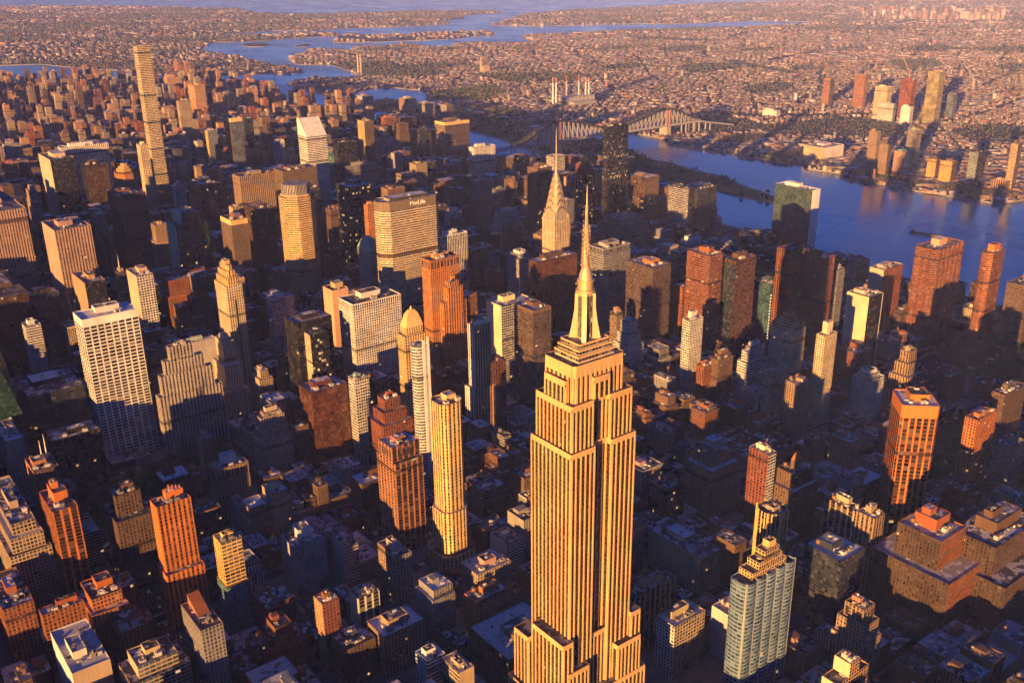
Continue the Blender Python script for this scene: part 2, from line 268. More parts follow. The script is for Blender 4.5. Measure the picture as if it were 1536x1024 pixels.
LOT_HEIGHTS = [
0,0,0,0,0,0,0,0,0,0,20,21,16,40,28,27,20,41,29,49,24,0,0,0,0,0,0,0,0,0,0,0,34,47,41,42,42,20,16,27,48,23,52,0,0,0,0,0,0,0,0,0,0,42,36,30,22,48,17,17,31,22,29,24,0,0,0,0,0,0,0,0,0,41,
42,0,0,0,0,0,0,0,0,0,0,0,0,0,0,0,0,0,0,0,0,17,22,0,0,0,0,0,0,0,43,31,42,54,57,31,50,41,47,18,40,38,38,26,56,39,61,19,21,24,30,51,57,25,24,26,26,52,36,14,34,53,44,47,25,20,17,26,46,27,
16,46,38,20,21,38,21,17,46,27,67,23,45,41,20,62,55,61,19,20,31,46,0,0,0,0,0,0,0,0,19,0,0,0,0,0,0,0,0,0,0,0,0,0,0,0,0,0,0,0,0,0,43,31,15,29,28,30,17,51,18,53,28,46,27,27,39,23,55,22,
37,20,15,46,37,21,16,25,20,37,30,15,42,16,54,23,22,34,17,17,23,40,15,21,44,36,22,20,25,34,42,17,29,30,22,21,25,46,42,46,19,34,38,30,21,53,41,0,0,0,0,0,0,0,0,34,17,0,0,0,0,0,0,0,0,0,
0,0,22,26,18,31,21,22,0,0,0,0,37,32,33,34,23,19,37,20,17,38,28,16,43,25,18,37,54,36,59,24,29,27,42,17,45,48,48,27,53,26,21,18,18,31,55,21,18,16,20,21,43,48,46,31,20,17,43,27,22,45,19,
22,49,41,41,60,20,54,47,20,17,0,0,0,0,0,0,0,21,0,0,0,0,0,0,0,0,0,0,0,0,0,0,0,0,0,0,25,22,20,35,23,17,27,14,29,55,20,16,20,14,20,52,41,25,40,40,35,26,31,29,52,56,20,21,24,26,47,50,17,
22,21,55,15,21,14,17,17,24,17,34,14,17,28,21,25,25,30,41,17,53,16,16,33,14,40,39,47,30,22,16,53,0,0,0,0,0,0,0,0,29,39,0,0,0,0,0,0,0,0,0,37,16,54,40,46,55,56,35,57,24,55,43,19,31,18,
20,29,34,59,19,45,38,23,17,16,54,36,57,38,54,24,60,27,52,30,32,45,51,39,46,23,43,49,35,15,24,30,56,45,19,24,19,18,24,16,49,15,54,33,17,14,30,45,17,21,27,64,43,19,51,31,23,26,22,18,45,
25,46,0,0,0,0,0,0,0,28,0,0,0,0,0,0,0,0,0,0,0,0,0,0,0,0,0,0,0,0,0,53,20,31,38,42,48,56,48,17,29,21,53,36,26,15,46,52,28,41,21,38,29,38,30,50,48,20,24,51,54,37,41,44,44,50,31,18,56,15,
34,48,42,17,17,28,49,21,20,25,17,53,34,18,29,16,35,22,16,15,18,23,41,42,0,0,0,0,0,41,26,42,45,22,0,0,0,0,26,62,28,37,48,30,36,24,62,29,35,23,18,43,52,53,31,41,17,20,49,17,57,25,35,38,
16,32,58,21,25,59,20,28,31,48,54,18,44,48,49,17,43,17,21,17,55,19,14,29,16,18,36,18,23,20,29,24,28,23,34,52,21,47,31,34,28,17,18,18,30,25,22,23,30,49,22,48,44,22,62,47,27,61,0,0,0,0,
0,0,0,0,0,0,65,0,0,0,0,0,0,0,0,0,0,0,0,0,0,0,0,0,0,0,0,0,47,50,22,22,14,50,41,17,23,20,45,49,39,34,20,21,36,42,40,36,34,15,19,39,54,18,28,36,15,21,21,22,20,37,21,21,24,55,28,47,17,30,
17,25,23,23,55,26,15,36,41,24,29,31,36,31,25,23,16,26,48,22,40,40,15,31,51,23,26,22,32,51,53,38,22,22,47,34,17,20,29,54,53,36,33,55,29,56,35,16,31,20,44,16,52,36,52,41,41,41,16,27,25,
42,29,33,50,16,57,57,41,29,60,20,36,48,18,41,31,35,47,46,31,24,47,58,27,20,54,34,34,49,22,27,27,49,19,20,47,19,18,22,55,16,14,22,20,67,20,21,19,28,29,58,30,21,40,41,16,22,49,28,31,31,
0,0,0,0,0,0,0,17,0,0,0,0,0,0,0,0,0,0,0,0,0,0,0,0,0,0,0,0,0,31,21,51,25,16,31,40,36,28,26,16,47,15,23,48,21,17,21,17,26,14,42,41,28,16,26,20,15,28,46,48,30,17,56,27,26,34,26,40,16,50,
21,24,22,22,23,38,14,17,25,42,20,36,30,31,53,31,27,41,29,35,24,17,22,29,25,26,17,34,57,18,16,22,14,17,42,15,23,22,21,36,25,17,43,19,48,39,51,57,17,42,37,24,18,59,18,58,49,50,41,41,37,
44,46,38,46,43,54,17,47,39,40,49,22,30,27,35,49,18,27,43,52,20,41,19,17,41,25,22,41,20,42,14,55,48,42,17,42,26,47,18,47,46,34,45,48,21,17,57,29,45,17,45,27,22,47,21,22,19,18,0,0,0,0,
0,0,60,0,0,0,0,0,0,0,0,0,0,0,0,0,0,0,0,0,0,0,0,0,25,15,29,15,22,51,26,25,38,26,30,34,23,14,39,54,21,15,36,17,36,28,45,21,24,50,14,47,17,31,50,14,21,53,20,14,24,39,31,34,23,24,20,29,
17,38,17,24,30,29,40,21,31,46,48,52,18,30,20,24,16,30,15,29,41,39,37,35,15,44,26,39,21,56,38,26,55,28,53,21,20,54,48,47,42,45,44,57,20,48,22,30,20,20,26,20,41,18,24,52,48,30,19,26,17,
29,45,51,44,51,39,55,58,30,27,55,48,43,62,39,45,23,56,37,23,45,44,28,36,24,20,51,28,18,22,19,57,43,19,27,23,17,16,19,20,53,14,18,38,21,21,61,20,44,30,44,42,17,35,46,59,20,20,18,23,30,
0,0,0,0,0,0,0,17,0,0,0,0,0,0,0,0,0,0,0,0,0,0,0,0,0,0,0,0,17,23,39,39,24,16,23,15,24,16,23,52,25,40,15,23,53,14,16,54,17,37,19,35,23,56,29,24,14,30,51,19,17,22,42,24,18,17,41,55,21,25,
22,40,26,38,55,25,24,46,27,16,20,47,52,17,17,18,39,30,31,23,46,17,17,15,23,44,21,22,17,30,20,29,17,20,42,28,17,30,43,44,27,45,24,27,17,36,35,16,43,58,52,64,51,21,38,22,35,47,17,43,40,
25,42,41,58,19,19,18,60,42,49,48,30,22,39,32,38,25,30,60,31,45,38,16,16,24,27,47,17,22,37,22,56,24,29,16,20,17,20,28,18,37,22,26,27,57,19,30,43,22,25,22,22,27,25,24,55,47,50,27,0,0,
0,0,0,0,0,0,0,61,0,0,0,0,0,0,0,0,0,0,0,0,0,0,0,0,0,0,0,0,0,47,36,38,14,22,39,25,26,40,27,25,15,20,22,17,29,30,16,15,22,40,41,29,34,20,46,44,28,40,14,22,26,35,40,22,15,38,54,40,23,34,
30,50,25,26,29,17,48,29,26,31,48,18,40,53,18,24,27,21,15,31,52,56,41,23,14,18,25,15,36,36,50,30,16,45,20,32,23,59,22,47,25,54,35,18,45,28,19,58,26,24,17,34,31,18,41,34,23,30,37,35,38,
23,32,18,24,48,38,38,50,37,20,22,63,58,34,26,58,49,54,16,56,58,28,20,48,47,49,54,31,19,58,17,48,43,35,21,17,53,14,18,16,20,23,30,41,20,14,14,18,19,21,40,49,18,35,52,17,16,35,22,60,41,
64,66,27,58,31,19,29,65,27,30,65,30,50,22,0,0,0,0,0,0,0,26,0,0,0,0,0,0,0,0,0,0,0,0,0,0,0,0,0,0,0,0,0,0,36,56,22,27,24,28,40,21,42,22,27,30,35,28,28,22,21,27,45,45,17,17,23,15,18,52,
31,19,24,24,55,37,16,34,28,18,39,21,21,28,20,15,45,38,15,15,23,49,15,16,16,15,15,25,36,28,17,22,24,28,16,22,22,15,23,34,27,26,34,18,21,37,59,18,35,35,22,17,15,17,39,45,31,16,57,29,20,
30,41,50,65,32,42,35,28,25,23,46,53,19,36,40,49,38,41,40,46,43,46,28,44,31,55,0,0,33,18,46,39,45,27,37,29,32,32,28,18,13,13,18,39,0,0,0,52,42,21,39,28,17,14,19,49,38,47,21,35,27,30,
62,17,26,23,42,48,16,29,45,55,21,23,65,0,0,0,0,0,0,0,0,16,0,0,0,0,0,0,0,0,0,0,0,0,0,0,0,0,0,0,0,0,0,0,28,34,27,40,35,42,47,21,15,16,54,17,22,23,17,37,35,35,26,36,54,50,50,22,45,29,46,
16,23,54,17,15,26,35,35,34,15,40,20,37,35,55,40,54,24,35,22,25,14,42,39,41,40,20,17,40,21,15,30,20,18,29,53,16,37,21,39,38,22,44,56,26,35,20,14,31,20,50,19,52,35,35,43,41,18,50,20,35,
42,46,44,20,43,42,57,38,44,31,30,21,43,33,21,25,15,17,12,0,0,0,0,30,27,11,21,0,0,12,0,0,0,0,0,0,18,21,16,19,53,22,33,35,26,34,27,27,51,37,21,19,31,52,24,40,20,67,23,21,44,53,42,14,49,
50,58,46,18,18,18,61,0,0,0,0,0,0,0,0,18,0,0,0,0,0,0,0,0,0,0,0,0,0,0,0,0,0,0,0,0,15,26,25,39,31,21,24,30,20,21,15,15,31,46,27,20,18,21,39,37,40,48,34,30,28,36,18,49,36,52,49,41,27,18,
27,28,50,20,54,15,37,22,40,14,21,29,39,15,16,39,21,51,27,34,46,20,17,28,45,23,35,27,29,14,39,42,35,42,23,40,31,47,48,25,41,40,32,47,49,34,55,52,28,51,16,46,38,29,32,30,39,39,26,21,21,
0,0,0,0,0,0,38,37,44,49,58,0,0,0,0,0,0,0,0,52,0,0,0,0,35,24,0,0,0,23,0,0,44,23,34,0,17,0,0,20,14,0,0,26,43,0,0,0,0,16,0,0,0,18,20,55,19,26,20,49,23,0,0,28,31,22,29,61,19,0,0,0,0,0,0,
0,55,0,0,0,0,0,0,0,0,0,0,0,0,0,0,0,0,0,0,0,0,0,46,26,28,26,46,24,21,41,23,41,25,21,20,38,20,47,35,15,50,30,17,16,47,54,42,28,26,16,48,24,52,26,25,49,37,24,50,16,28,55,50,14,19,20,16,
39,27,22,27,47,16,41,51,16,24,34,23,27,29,29,38,27,17,29,49,45,24,23,34,47,22,15,24,54,30,36,52,30,58,20,44,64,44,0,0,22,0,0,0,0,32,22,59,46,37,22,0,0,11,0,0,0,39,0,0,0,0,21,0,44,37,
18,22,15,0,52,40,42,22,24,0,38,17,41,22,0,0,31,44,54,43,31,15,44,26,19,19,21,0,0,0,24,20,53,40,21,19,0,0,0,30,45,23,24,20,0,0,0,0,0,11,46,40,18,66,27,29,26,0,0,18,0,0,0,0,0,0,0,0,0,
0,0,0,0,0,0,0,0,0,0,0,0,0,0,0,21,39,49,15,17,44,24,23,21,29,22,34,47,52,48,54,18,24,19,41,29,22,26,30,17,38,42,49,15,23,38,24,25,22,54,36,39,21,41,24,22,22,21,16,29,20,14,56,17,49,31,
39,23,18,20,22,16,30,41,40,37,35,25,17,28,27,16,27,27,54,24,33,59,19,33,22,18,39,48,21,40,22,52,43,21,46,43,25,14,0,0,0,0,17,0,0,0,38,20,0,0,0,0,0,56,0,0,0,21,23,42,28,63,0,21,20,23,
64,53,25,20,17,0,0,17,55,11,0,0,18,63,25,0,0,25,46,57,17,21,0,29,21,14,25,24,19,12,27,27,23,16,30,20,24,20,12,12,0,0,0,0,0,0,0,0,0,0,0,19,0,0,0,0,0,0,0,0,0,0,0,0,0,0,0,0,0,23,40,0,0,
0,0,0,0,0,0,0,45,24,18,26,14,50,21,17,20,21,48,31,17,45,28,15,15,46,30,29,46,28,21,14,16,37,23,41,52,20,37,24,46,34,36,25,23,23,26,35,15,39,22,52,15,26,26,24,53,17,53,17,25,40,27,25,
17,31,24,20,29,35,50,30,30,17,22,15,21,24,20,50,36,44,45,39,0,22,25,34,45,38,41,24,0,0,0,23,40,50,32,24,19,0,0,0,0,13,27,18,51,52,23,22,23,11,0,0,0,0,37,56,62,44,26,33,22,44,37,37,19,
55,31,27,25,45,19,49,26,25,39,19,15,17,31,28,0,0,0,10,0,0,0,0,21,15,0,0,20,0,0,0,0,0,0,0,21,16,11,12,0,0,0,0,0,0,0,0,0,0,0,0,0,0,0,0,0,0,0,0,0,0,0,0,0,0,0,0,0,0,0,0,0,0,0,0,16,20,56,
28,22,30,24,15,45,23,34,26,16,23,36,21,46,53,51,50,54,38,20,53,55,16,35,27,28,27,26,38,29,49,40,42,24,15,23,35,15,23,31,35,16,30,23,23,20,17,20,15,23,54,16,30,53,21,15,16,23,15,29,48,
42,49,15,21,24,24,46,17,24,39,0,0,0,0,0,29,15,28,40,18,17,0,0,0,27,0,0,25,0,0,0,49,25,19,0,0,0,0,47,0,0,0,38,19,0,0,16,49,19,48,32,12,21,31,59,58,37,54,55,45,28,38,49,48,29,20,55,41,
35,37,18,17,44,48,36,58,39,47,33,28,16,36,28,0,0,0,0,0,0,18,46,42,0,0,0,16,23,17,22,27,25,19,34,26,28,33,31,23,19,0,0,0,0,22,29,0,0,0,0,0,0,0,12,12,0,0,0,0,19,0,0,26,0,0,0,48,0,15,36,
31,22,48,23,16,53,29,39,22,42,40,15,47,45,25,21,29,17,36,36,16,22,17,20,17,48,30,15,48,24,30,39,25,16,30,24,56,28,15,42,30,28,53,46,28,36,40,18,16,42,47,47,40,39,55,23,30,42,21,51,27,
30,52,26,16,38,0,0,14,17,44,42,25,49,25,47,0,0,0,0,0,22,53,27,28,32,21,28,23,27,61,0,44,27,24,20,56,65,44,44,57,35,22,23,12,27,39,36,52,36,59,12,0,0,22,24,20,58,24,22,24,18,17,25,23,
16,48,30,46,17,31,22,56,47,20,64,24,46,0,15,19,23,19,27,41,36,17,47,44,50,54,0,0,0,25,0,0,0,0,0,22,0,0,0,0,0,23,20,41,26,49,45,66,19,26,17,28,47,27,17,22,30,16,20,58,60,55,49,45,20,
42,38,0,26,28,43,42,34,18,0,0,15,29,41,21,15,16,17,40,41,46,15,30,45,26,30,21,25,14,50,52,36,22,16,41,56,40,31,25,16,39,37,45,26,34,22,15,24,28,53,28,36,20,45,39,23,31,55,24,15,52,36,
47,37,38,28,35,40,40,21,37,19,31,50,27,14,16,30,23,14,0,0,0,28,42,36,24,10,10,0,48,44,0,46,28,46,0,37,0,17,45,24,41,35,36,47,25,0,0,0,0,40,18,34,26,22,0,10,11,10,47,0,13,0,0,0,0,26,
0,19,30,0,0,22,30,31,0,36,20,20,51,32,22,46,45,29,35,58,39,42,0,0,37,46,35,38,55,25,18,24,48,50,61,26,30,48,43,45,16,53,59,22,44,67,58,56,62,63,21,27,16,56,55,40,27,29,46,23,20,62,23,
38,28,29,20,20,18,0,20,27,25,20,18,14,12,0,34,20,49,23,37,30,17,20,26,50,24,37,32,47,54,57,96,49,55,59,100,37,59,83,52,44,16,16,50,31,34,51,48,50,42,58,77,50,88,91,101,67,101,55,34,
39,27,48,36,22,15,50,17,15,45,75,68,38,79,56,33,56,91,59,29,24,49,45,31,38,0,0,0,0,76,96,93,77,60,65,60,0,0,0,58,0,0,52,47,0,0,0,0,0,0,0,0,0,0,0,0,0,0,0,95,0,0,78,81,98,80,66,87,57,
93,54,91,80,66,70,79,74,80,0,0,0,61,62,59,0,0,54,47,80,54,70,72,71,43,59,0,43,0,0,0,48,40,0,0,108,37,109,49,126,68,68,95,95,77,70,51,36,108,119,85,61,110,93,59,92,37,109,90,80,65,80,
59,61,94,104,42,53,93,71,71,70,64,59,36,12,11,11,11,61,42,56,51,44,41,10,78,82,77,76,63,36,67,78,59,52,52,68,91,93,35,64,82,99,67,94,31,87,96,93,47,92,56,65,94,100,66,58,32,49,86,88,
89,68,48,48,85,87,103,52,77,38,58,45,78,80,51,66,55,104,71,38,69,47,45,90,91,68,38,76,66,64,45,75,95,107,80,45,36,29,39,102,87,54,105,99,28,0,0,24,0,0,0,0,0,0,0,0,0,46,72,68,0,0,0,0,
0,0,0,0,0,34,31,43,56,0,0,71,0,0,0,0,0,0,0,0,79,0,0,0,78,87,68,0,0,61,41,93,61,56,0,48,41,0,0,0,0,0,0,56,0,88,111,90,123,54,102,127,104,42,76,60,54,90,39,84,89,84,112,75,60,106,41,58,
79,83,51,86,77,42,110,96,62,58,90,74,71,72,47,41,38,35,31,28,65,59,52,30,27,22,20,33,33,106,57,81,50,31,88,104,49,52,51,37,46,48,64,37,77,52,101,33,37,63,74,51,37,38,36,97,48,86,67,
57,56,50,52,102,31,48,50,48,55,51,35,62,54,96,53,106,75,62,89,68,53,76,83,34,35,93,67,53,55,53,102,38,100,76,42,116,66,62,41,47,0,32,76,90,77,94,61,0,0,0,0,0,0,11,10,11,0,0,0,0,0,81,
0,0,0,0,0,0,0,52,0,0,0,0,0,0,0,0,0,0,72,67,50,71,64,58,56,0,0,61,53,46,38,58,49,43,40,33,28,24,50,45,89,74,41,104,61,65,55,0,0,92,104,75,72,0,0,0,103,93,58,56,58,56,69,115,101,87,116,
104,111,82,106,67,95,0,0,0,95,92,37,99,91,61,93,0,0,64,83,67,72,86,50,48,43,41,0,0,0,79,74,37,30,0,0,32,105,70,45,35,106,46,53,51,75,50,84,35,59,96,67,34,65,45,60,36,55,72,56,100,102,
45,59,69,81,71,35,52,99,50,67,71,51,75,77,46,78,54,51,90,73,78,51,60,38,103,67,39,77,101,84,100,99,36,84,48,89,104,64,63,114,123,86,116,68,0,0,0,59,42,94,42,118,68,83,78,76,0,0,0,66,
119,102,115,75,94,69,0,0,0,0,57,60,50,41,106,98,49,76,69,86,110,48,47,68,0,0,47,0,0,71,43,33,29,26,20,15,13,112,16,0,0,45,103,45,78,71,0,0,0,0,0,0,120,109,0,0,0,40,62,112,138,146,107,
104,89,94,90,71,83,63,68,130,93,88,85,80,80,79,115,72,62,80,75,72,68,65,62,61,62,64,102,98,95,59,61,56,52,71,62,62,60,53,51,0,64,43,57,56,52,47,47,43,40,39,51,55,100,87,52,33,33,48,
79,48,55,61,76,68,59,84,74,57,32,31,105,48,44,56,33,62,35,68,50,66,96,94,83,59,77,104,60,34,96,95,102,32,101,100,38,52,34,54,60,37,67,36,46,77,54,61,88,38,53,37,95,69,83,105,98,60,100,
69,65,78,44,100,95,80,75,82,82,120,63,41,80,107,60,77,84,81,60,59,48,91,44,78,57,92,82,88,46,46,49,89,88,66,67,102,88,83,80,93,46,90,81,79,103,43,44,79,75,110,68,11,0,0,94,46,84,0,0,
0,44,101,95,99,119,90,91,40,96,0,0,104,98,70,120,99,47,94,61,53,65,69,62,78,72,66,118,119,102,91,120,107,67,60,57,54,48,81,85,82,80,77,0,0,53,49,47,41,37,34,71,0,0,0,47,44,40,31,29,
110,100,48,35,32,28,22,104,46,81,71,70,102,38,34,35,88,106,50,50,68,88,65,90,51,55,37,57,36,53,59,106,66,70,32,71,46,65,38,84,45,44,33,48,82,54,48,48,55,81,84,84,80,101,60,36,54,93,
62,103,32,79,47,58,94,72,94,49,100,37,39,110,156,153,99,112,93,62,78,71,65,162,59,134,72,100,135,133,67,63,58,0,38,33,84,102,94,0,0,111,120,0,0,21,106,59,87,62,0,0,145,98,138,84,95,
86,106,125,94,86,81,79,78,82,99,0,0,73,68,67,84,54,105,84,105,73,155,72,154,102,54,125,166,84,105,91,78,86,84,119,125,72,70,83,101,99,161,105,102,96,61,55,77,63,73,77,93,82,44,38,0,
0,0,0,0,0,0,33,0,0,0,0,54,65,97,70,135,56,20,16,14,56,83,133,54,80,124,39,51,57,95,32,93,45,91,31,46,36,60,82,88,55,31,74,90,76,101,58,66,46,33,63,83,69,54,53,35,81,38,39,75,51,74,75,
47,37,45,55,34,99,32,104,77,59,57,58,57,79,73,54,31,107,94,133,140,113,73,54,43,88,57,103,128,66,109,35,32,16,11,10,0,0,0,0,73,70,10,12,13,0,0,0,0,119,98,128,127,118,74,69,120,90,103,
60,0,0,0,66,0,0,0,40,77,82,142,74,68,77,107,149,97,120,113,81,86,81,123,67,54,53,0,0,66,73,53,46,42,0,67,0,0,76,60,55,49,43,42,69,62,56,44,39,35,46,45,77,120,110,94,0,0,0,110,109,68,
39,44,97,52,47,91,45,79,53,39,33,38,86,33,75,91,61,35,59,59,89,48,34,93,38,32,32,98,56,48,32,80,32,64,64,57,34,49,51,34,88,106,105,63,76,47,73,89,61,55,65,57,75,54,74,33,166,135,138,
67,134,103,20,16,84,148,134,87,149,87,12,13,0,0,0,0,0,0,0,80,111,106,0,0,21,0,0,0,61,100,117,58,103,99,94,96,96,0,0,87,38,34,27,84,32,27,23,20,0,0,0,0,0,0,0,114,125,62,106,133,81,104,
105,142,134,83,73,0,0,0,0,58,74,0,65,83,118,96,64,49,42,0,0,0,130,56,105,62,39,0,0,67,0,0,106,71,57,97,78,72,93,79,91,96,81,61,32,46,67,67,49,45,84,91,39,84,68,71,39,51,75,31,52,59,
70,78,34,48,64,87,52,101,60,39,51,32,48,85,56,54,59,100,39,88,98,96,80,32,83,31,34,62,68,57,93,166,75,141,81,95,140,79,76,133,121,118,144,117,0,0,96,0,0,0,98,88,67,0,0,83,69,127,126,
88,81,92,61,0,0,86,0,0,89,0,0,10,11,0,0,12,79,70,56,165,11,150,119,81,115,67,59,73,131,103,131,54,118,92,57,57,63,54,53,66,83,65,105,55,53,48,42,51,111,75,107,85,139,60,81,147,85,134,
74,73,83,156,87,79,115,98,80,139,111,84,53,55,48,34,36,72,97,35,67,33,75,88,104,72,46,69,50,66,64,53,64,36,35,79,54,87,69,87,103,65,38,35,90,67,52,54,74,64,53,58,92,63,50,65,99,50,67,
49,48,62,37,102,65,165,144,135,137,144,75,100,103,84,107,144,72,111,59,124,142,92,90,73,81,72,117,125,80,74,71,86,0,0,0,101,149,80,65,63,77,0,0,90,86,46,61,122,76,109,145,139,85,12,
134,78,121,78,69,81,0,137,94,117,92,145,104,116,105,141,94,119,152,80,98,81,141,102,42,39,32,29,123,54,127,30,24,58,90,82,116,83,131,132,129,0,119,54,96,58,79,166,64,106,57,128,80,143,
80,110,58,134,109,56,46,32,39,47,64,94,66,78,68,67,84,95,62,50,70,102,96,54,70,56,59,70,54,72,47,68,100,58,45,82,53,77,57,52,73,33,67,32,55,64,73,77,53,56,53,88,51,38,91,36,100,127,
80,59,84,120,122,87,142,123,66,79,80,107,83,116,108,55,58,70,0,0,0,0,75,83,56,52,63,0,0,0,54,125,96,49,42,38,143,114,66,28,106,77,108,80,100,104,82,109,92,93,82,71,0,0,0,69,0,0,0,72,
150,147,139,143,63,86,116,59,98,67,133,139,18,15,143,116,111,101,63,12,10,122,102,69,126,82,0,0,66,63,124,95,106,112,90,59,59,114,110,88,68,134,67,117,79,67,88,129,60,66,99,99,73,58,
79,44,37,78,62,56,80,90,55,92,79,50,105,64,59,73,62,61,89,36,60,86,51,66,95,56,36,54,83,45,74,46,53,39,80,54,46,98,97,60,73,60,99,67,48,152,148,136,80,104,95,62,60,131,114,88,60,140,
156,164,56,83,0,0,0,0,49,134,112,117,32,0,0,0,0,32,89,125,23,0,0,0,84,96,0,0,0,82,79,86,76,60,73,83,76,72,125,0,97,158,128,113,0,0,84,144,66,121,107,131,76,0,0,118,128,83,127,148,167,
99,59,76,58,80,75,89,132,74,119,114,112,108,96,147,64,105,100,97,96,119,69,89,71,98,123,65,98,113,70,122,67,121,105,87,105,78,64,92,98,69,66,46,79,68,44,62,67,61,67,75,74,61,104,69,
31,47,87,35,66,60,105,101,36,36,70,81,49,45,31,76,60,36,52,59,58,35,38,62,100,37,38,50,100,45,45,123,106,67,86,166,126,84,147,111,82,127,151,154,64,99,160,88,0,0,0,22,17,98,88,96,100,
142,93,166,15,11,65,133,96,110,78,57,80,99,83,54,118,84,74,0,0,0,0,0,100,150,0,0,100,102,137,127,140,0,106,61,81,107,105,100,71,58,108,106,86,110,130,149,69,97,96,96,73,108,155,92,106,
105,90,92,92,89,83,117,125,78,61,85,73,83,82,94,65,72,118,63,115,93,121,115,112,78,104,109,36,71,56,55,88,91,72,58,50,49,104,59,67,70,33,80,100,35,50,106,33,58,67,50,78,34,59,104,81,
35,79,39,67,98,70,33,32,94,34,58,68,44,37,54,58,54,78,91,70,84,38,102,127,76,53,144,82,94,95,133,132,125,156,107,136,61,134,81,152,76,95,122,55,11,0,102,123,128,97,68,135,125,126,79,
126,120,105,126,134,0,0,100,114,87,0,0,0,84,0,0,120,158,98,67,90,129,109,61,126,100,93,109,143,158,56,58,81,91,84,63,92,70,84,95,90,67,83,100,129,110,80,83,56,118,116,69,134,53,135,
125,81,69,76,113,74,129,116,122,73,0,0,65,114,106,102,101,0,0,107,104,90,96,0,36,92,68,101,59,84,89,34,0,0,0,0,0,61,104,80,70,99,60,68,57,91,87,57,47,33,36,78,66,46,52,38,53,85,103,
32,48,50,61,58,47,66,49,57,79,93,48,54,103,101,55,146,136,138,85,115,141,107,101,96,96,96,61,147,139,109,55,139,75,137,74,83,125,118,86,111,144,106,75,150,124,71,117,93,111,89,92,80,
142,85,103,109,76,109,69,100,88,85,68,120,83,80,0,0,125,141,96,125,98,108,108,121,83,142,81,79,75,93,136,74,71,69,77,74,71,70,64,146,65,63,0,0,0,0,71,85,69,59,76,98,68,120,121,86,94,
79,103,72,101,65,103,97,92,89,93,79,59,69,69,91,72,0,0,0,0,0,0,0,0,0,0,0,0,0,0,0,0,0,92,68,69,74,59,68,49,38,98,0,0,0,0,85,34,35,104,33,55,78,77,32,89,37,98,32,83,54,53,73,35,85,32,
99,62,121,71,100,71,60,78,165,56,95,117,58,146,119,73,141,149,125,161,100,145,102,98,83,130,96,65,131,128,104,96,65,92,62,108,102,115,83,0,0,0,126,0,84,0,0,79,0,107,101,61,129,139,100,
132,146,110,135,129,96,55,99,129,99,106,0,0,0,0,70,106,63,0,0,71,102,102,102,65,110,94,104,97,96,120,126,104,99,97,54,93,86,60,89,84,81,85,78,78,61,0,0,0,0,0,0,0,0,0,0,0,0,0,0,0,0,0,
0,0,0,0,0,0,0,0,0,0,0,0,0,0,0,0,0,0,0,0,0,0,0,0,0,0,0,0,0,0,0,0,0,0,0,0,0,0,0,0,0,0,0,0,0,0,0,75,83,124,137,78,162,89,84,0,0,166,117,92,168,129,59,81,79,67,0,104,102,92,82,0,0,102,96,
57,65,0,0,0,107,106,0,0,100,96,100,138,94,142,133,112,67,65,82,54,68,76,94,100,94,97,152,86,81,93,92,117,54,115,138,93,68,110,149,106,96,87,80,82,80,82,134,80,86,82,79,57,72,66,70,67,
75,69,67,55,60,66,54,0,0,0,0,0,0,0,0,0,0,0,0,0,0,0,0,0,0,0,0,0,0,0,0,0,0,0,0,0,0,0,0,0,0,0,0,0,0,0,0,0,0,0,0,0,0,0,0,0,0,0,0,0,0,0,0,0,0,0,0,0,0,0,0,0,0,0,0,0,0,0,0,0,0,0,157,121,134,
140,134,141,144,137,0,0,59,167,93,144,122,64,62,0,0,0,0,140,0,0,0,0,130,62,139,116,162,101,142,165,56,68,64,110,125,68,86,111,55,0,0,83,82,107,0,60,104,98,97,55,138,53,101,80,94,88,
141,162,117,107,143,76,70,93,108,77,73,68,0,0,57,53,66,73,58,67,64,58,56,53,51,62,60,0,0,0,0,0,0,0,0,0,0,0,0,0,0,0,0,0,0,0,0,0,0,0,0,0,0,0,0,0,0,0,0,0,0,0,0,0,0,0,0,0,0,0,0,0,0,0,0,
0,0,0,0,0,0,0,0,0,0,0,0,0,0,0,0,0,0,0,0,0,0,0,0,0,0,0,0,0,93,142,125,166,145,162,121,128,95,0,0,0,83,121,141,112,67,133,125,94,95,156,112,100,140,60,131,152,139,167,81,138,57,80,97,
133,127,86,115,109,122,57,64,153,86,69,84,81,130,134,149,0,0,149,55,64,122,0,0,0,121,160,152,137,55,0,125,106,91,164,128,128,66,153,93,92,100,96,0,0,0,0,0,48,137,128,124,117,115,53,
0,0,0,0,0,0,0,0,0,0,0,0,0,0,0,0,0,0,0,0,0,0,0,0,0,0,0,0,0,0,0,0,0,0,0,0,0,0,0,0,0,0,0,0,0,0,0,0,0,0,0,0,0,0,0,0,0,0,0,0,0,0,0,0,0,0,0,0,0,0,0,0,0,0,0,125,66,166,142,125,0,0,0,67,115,
53,141,81,162,132,105,100,111,141,56,126,115,121,140,102,73,121,159,148,54,125,89,136,57,53,100,117,75,120,91,105,100,149,114,73,97,122,142,147,67,78,76,73,55,139,95,144,76,0,0,67,144,
149,77,58,113,135,101,57,82,70,107,76,110,84,106,139,167,122,88,116,113,110,108,94,98,79,76,108,0,0,0,0,0,0,0,0,0,0,0,0,0,0,0,0,0,0,0,0,0,0,0,0,0,0,0,0,0,0,0,0,0,0,0,0,0,0,0,0,0,0,0,
0,0,0,0,0,0,0,0,0,0,0,0,0,0,0,0,0,0,0,0,0,0,0,0,0,0,0,0,0,0,0,0,0,0,98,117,101,104,148,0,0,0,108,129,159,99,132,80,102,106,107,62,98,98,61,92,120,156,60,118,143,87,99,156,128,78,120,
97,70,100,125,75,133,58,68,91,80,158,72,0,0,136,137,132,62,116,96,101,149,129,116,150,136,94,120,96,64,97,130,113,137,54,137,110,96,113,133,75,92,96,136,151,95,59,155,149,99,62,96,0,
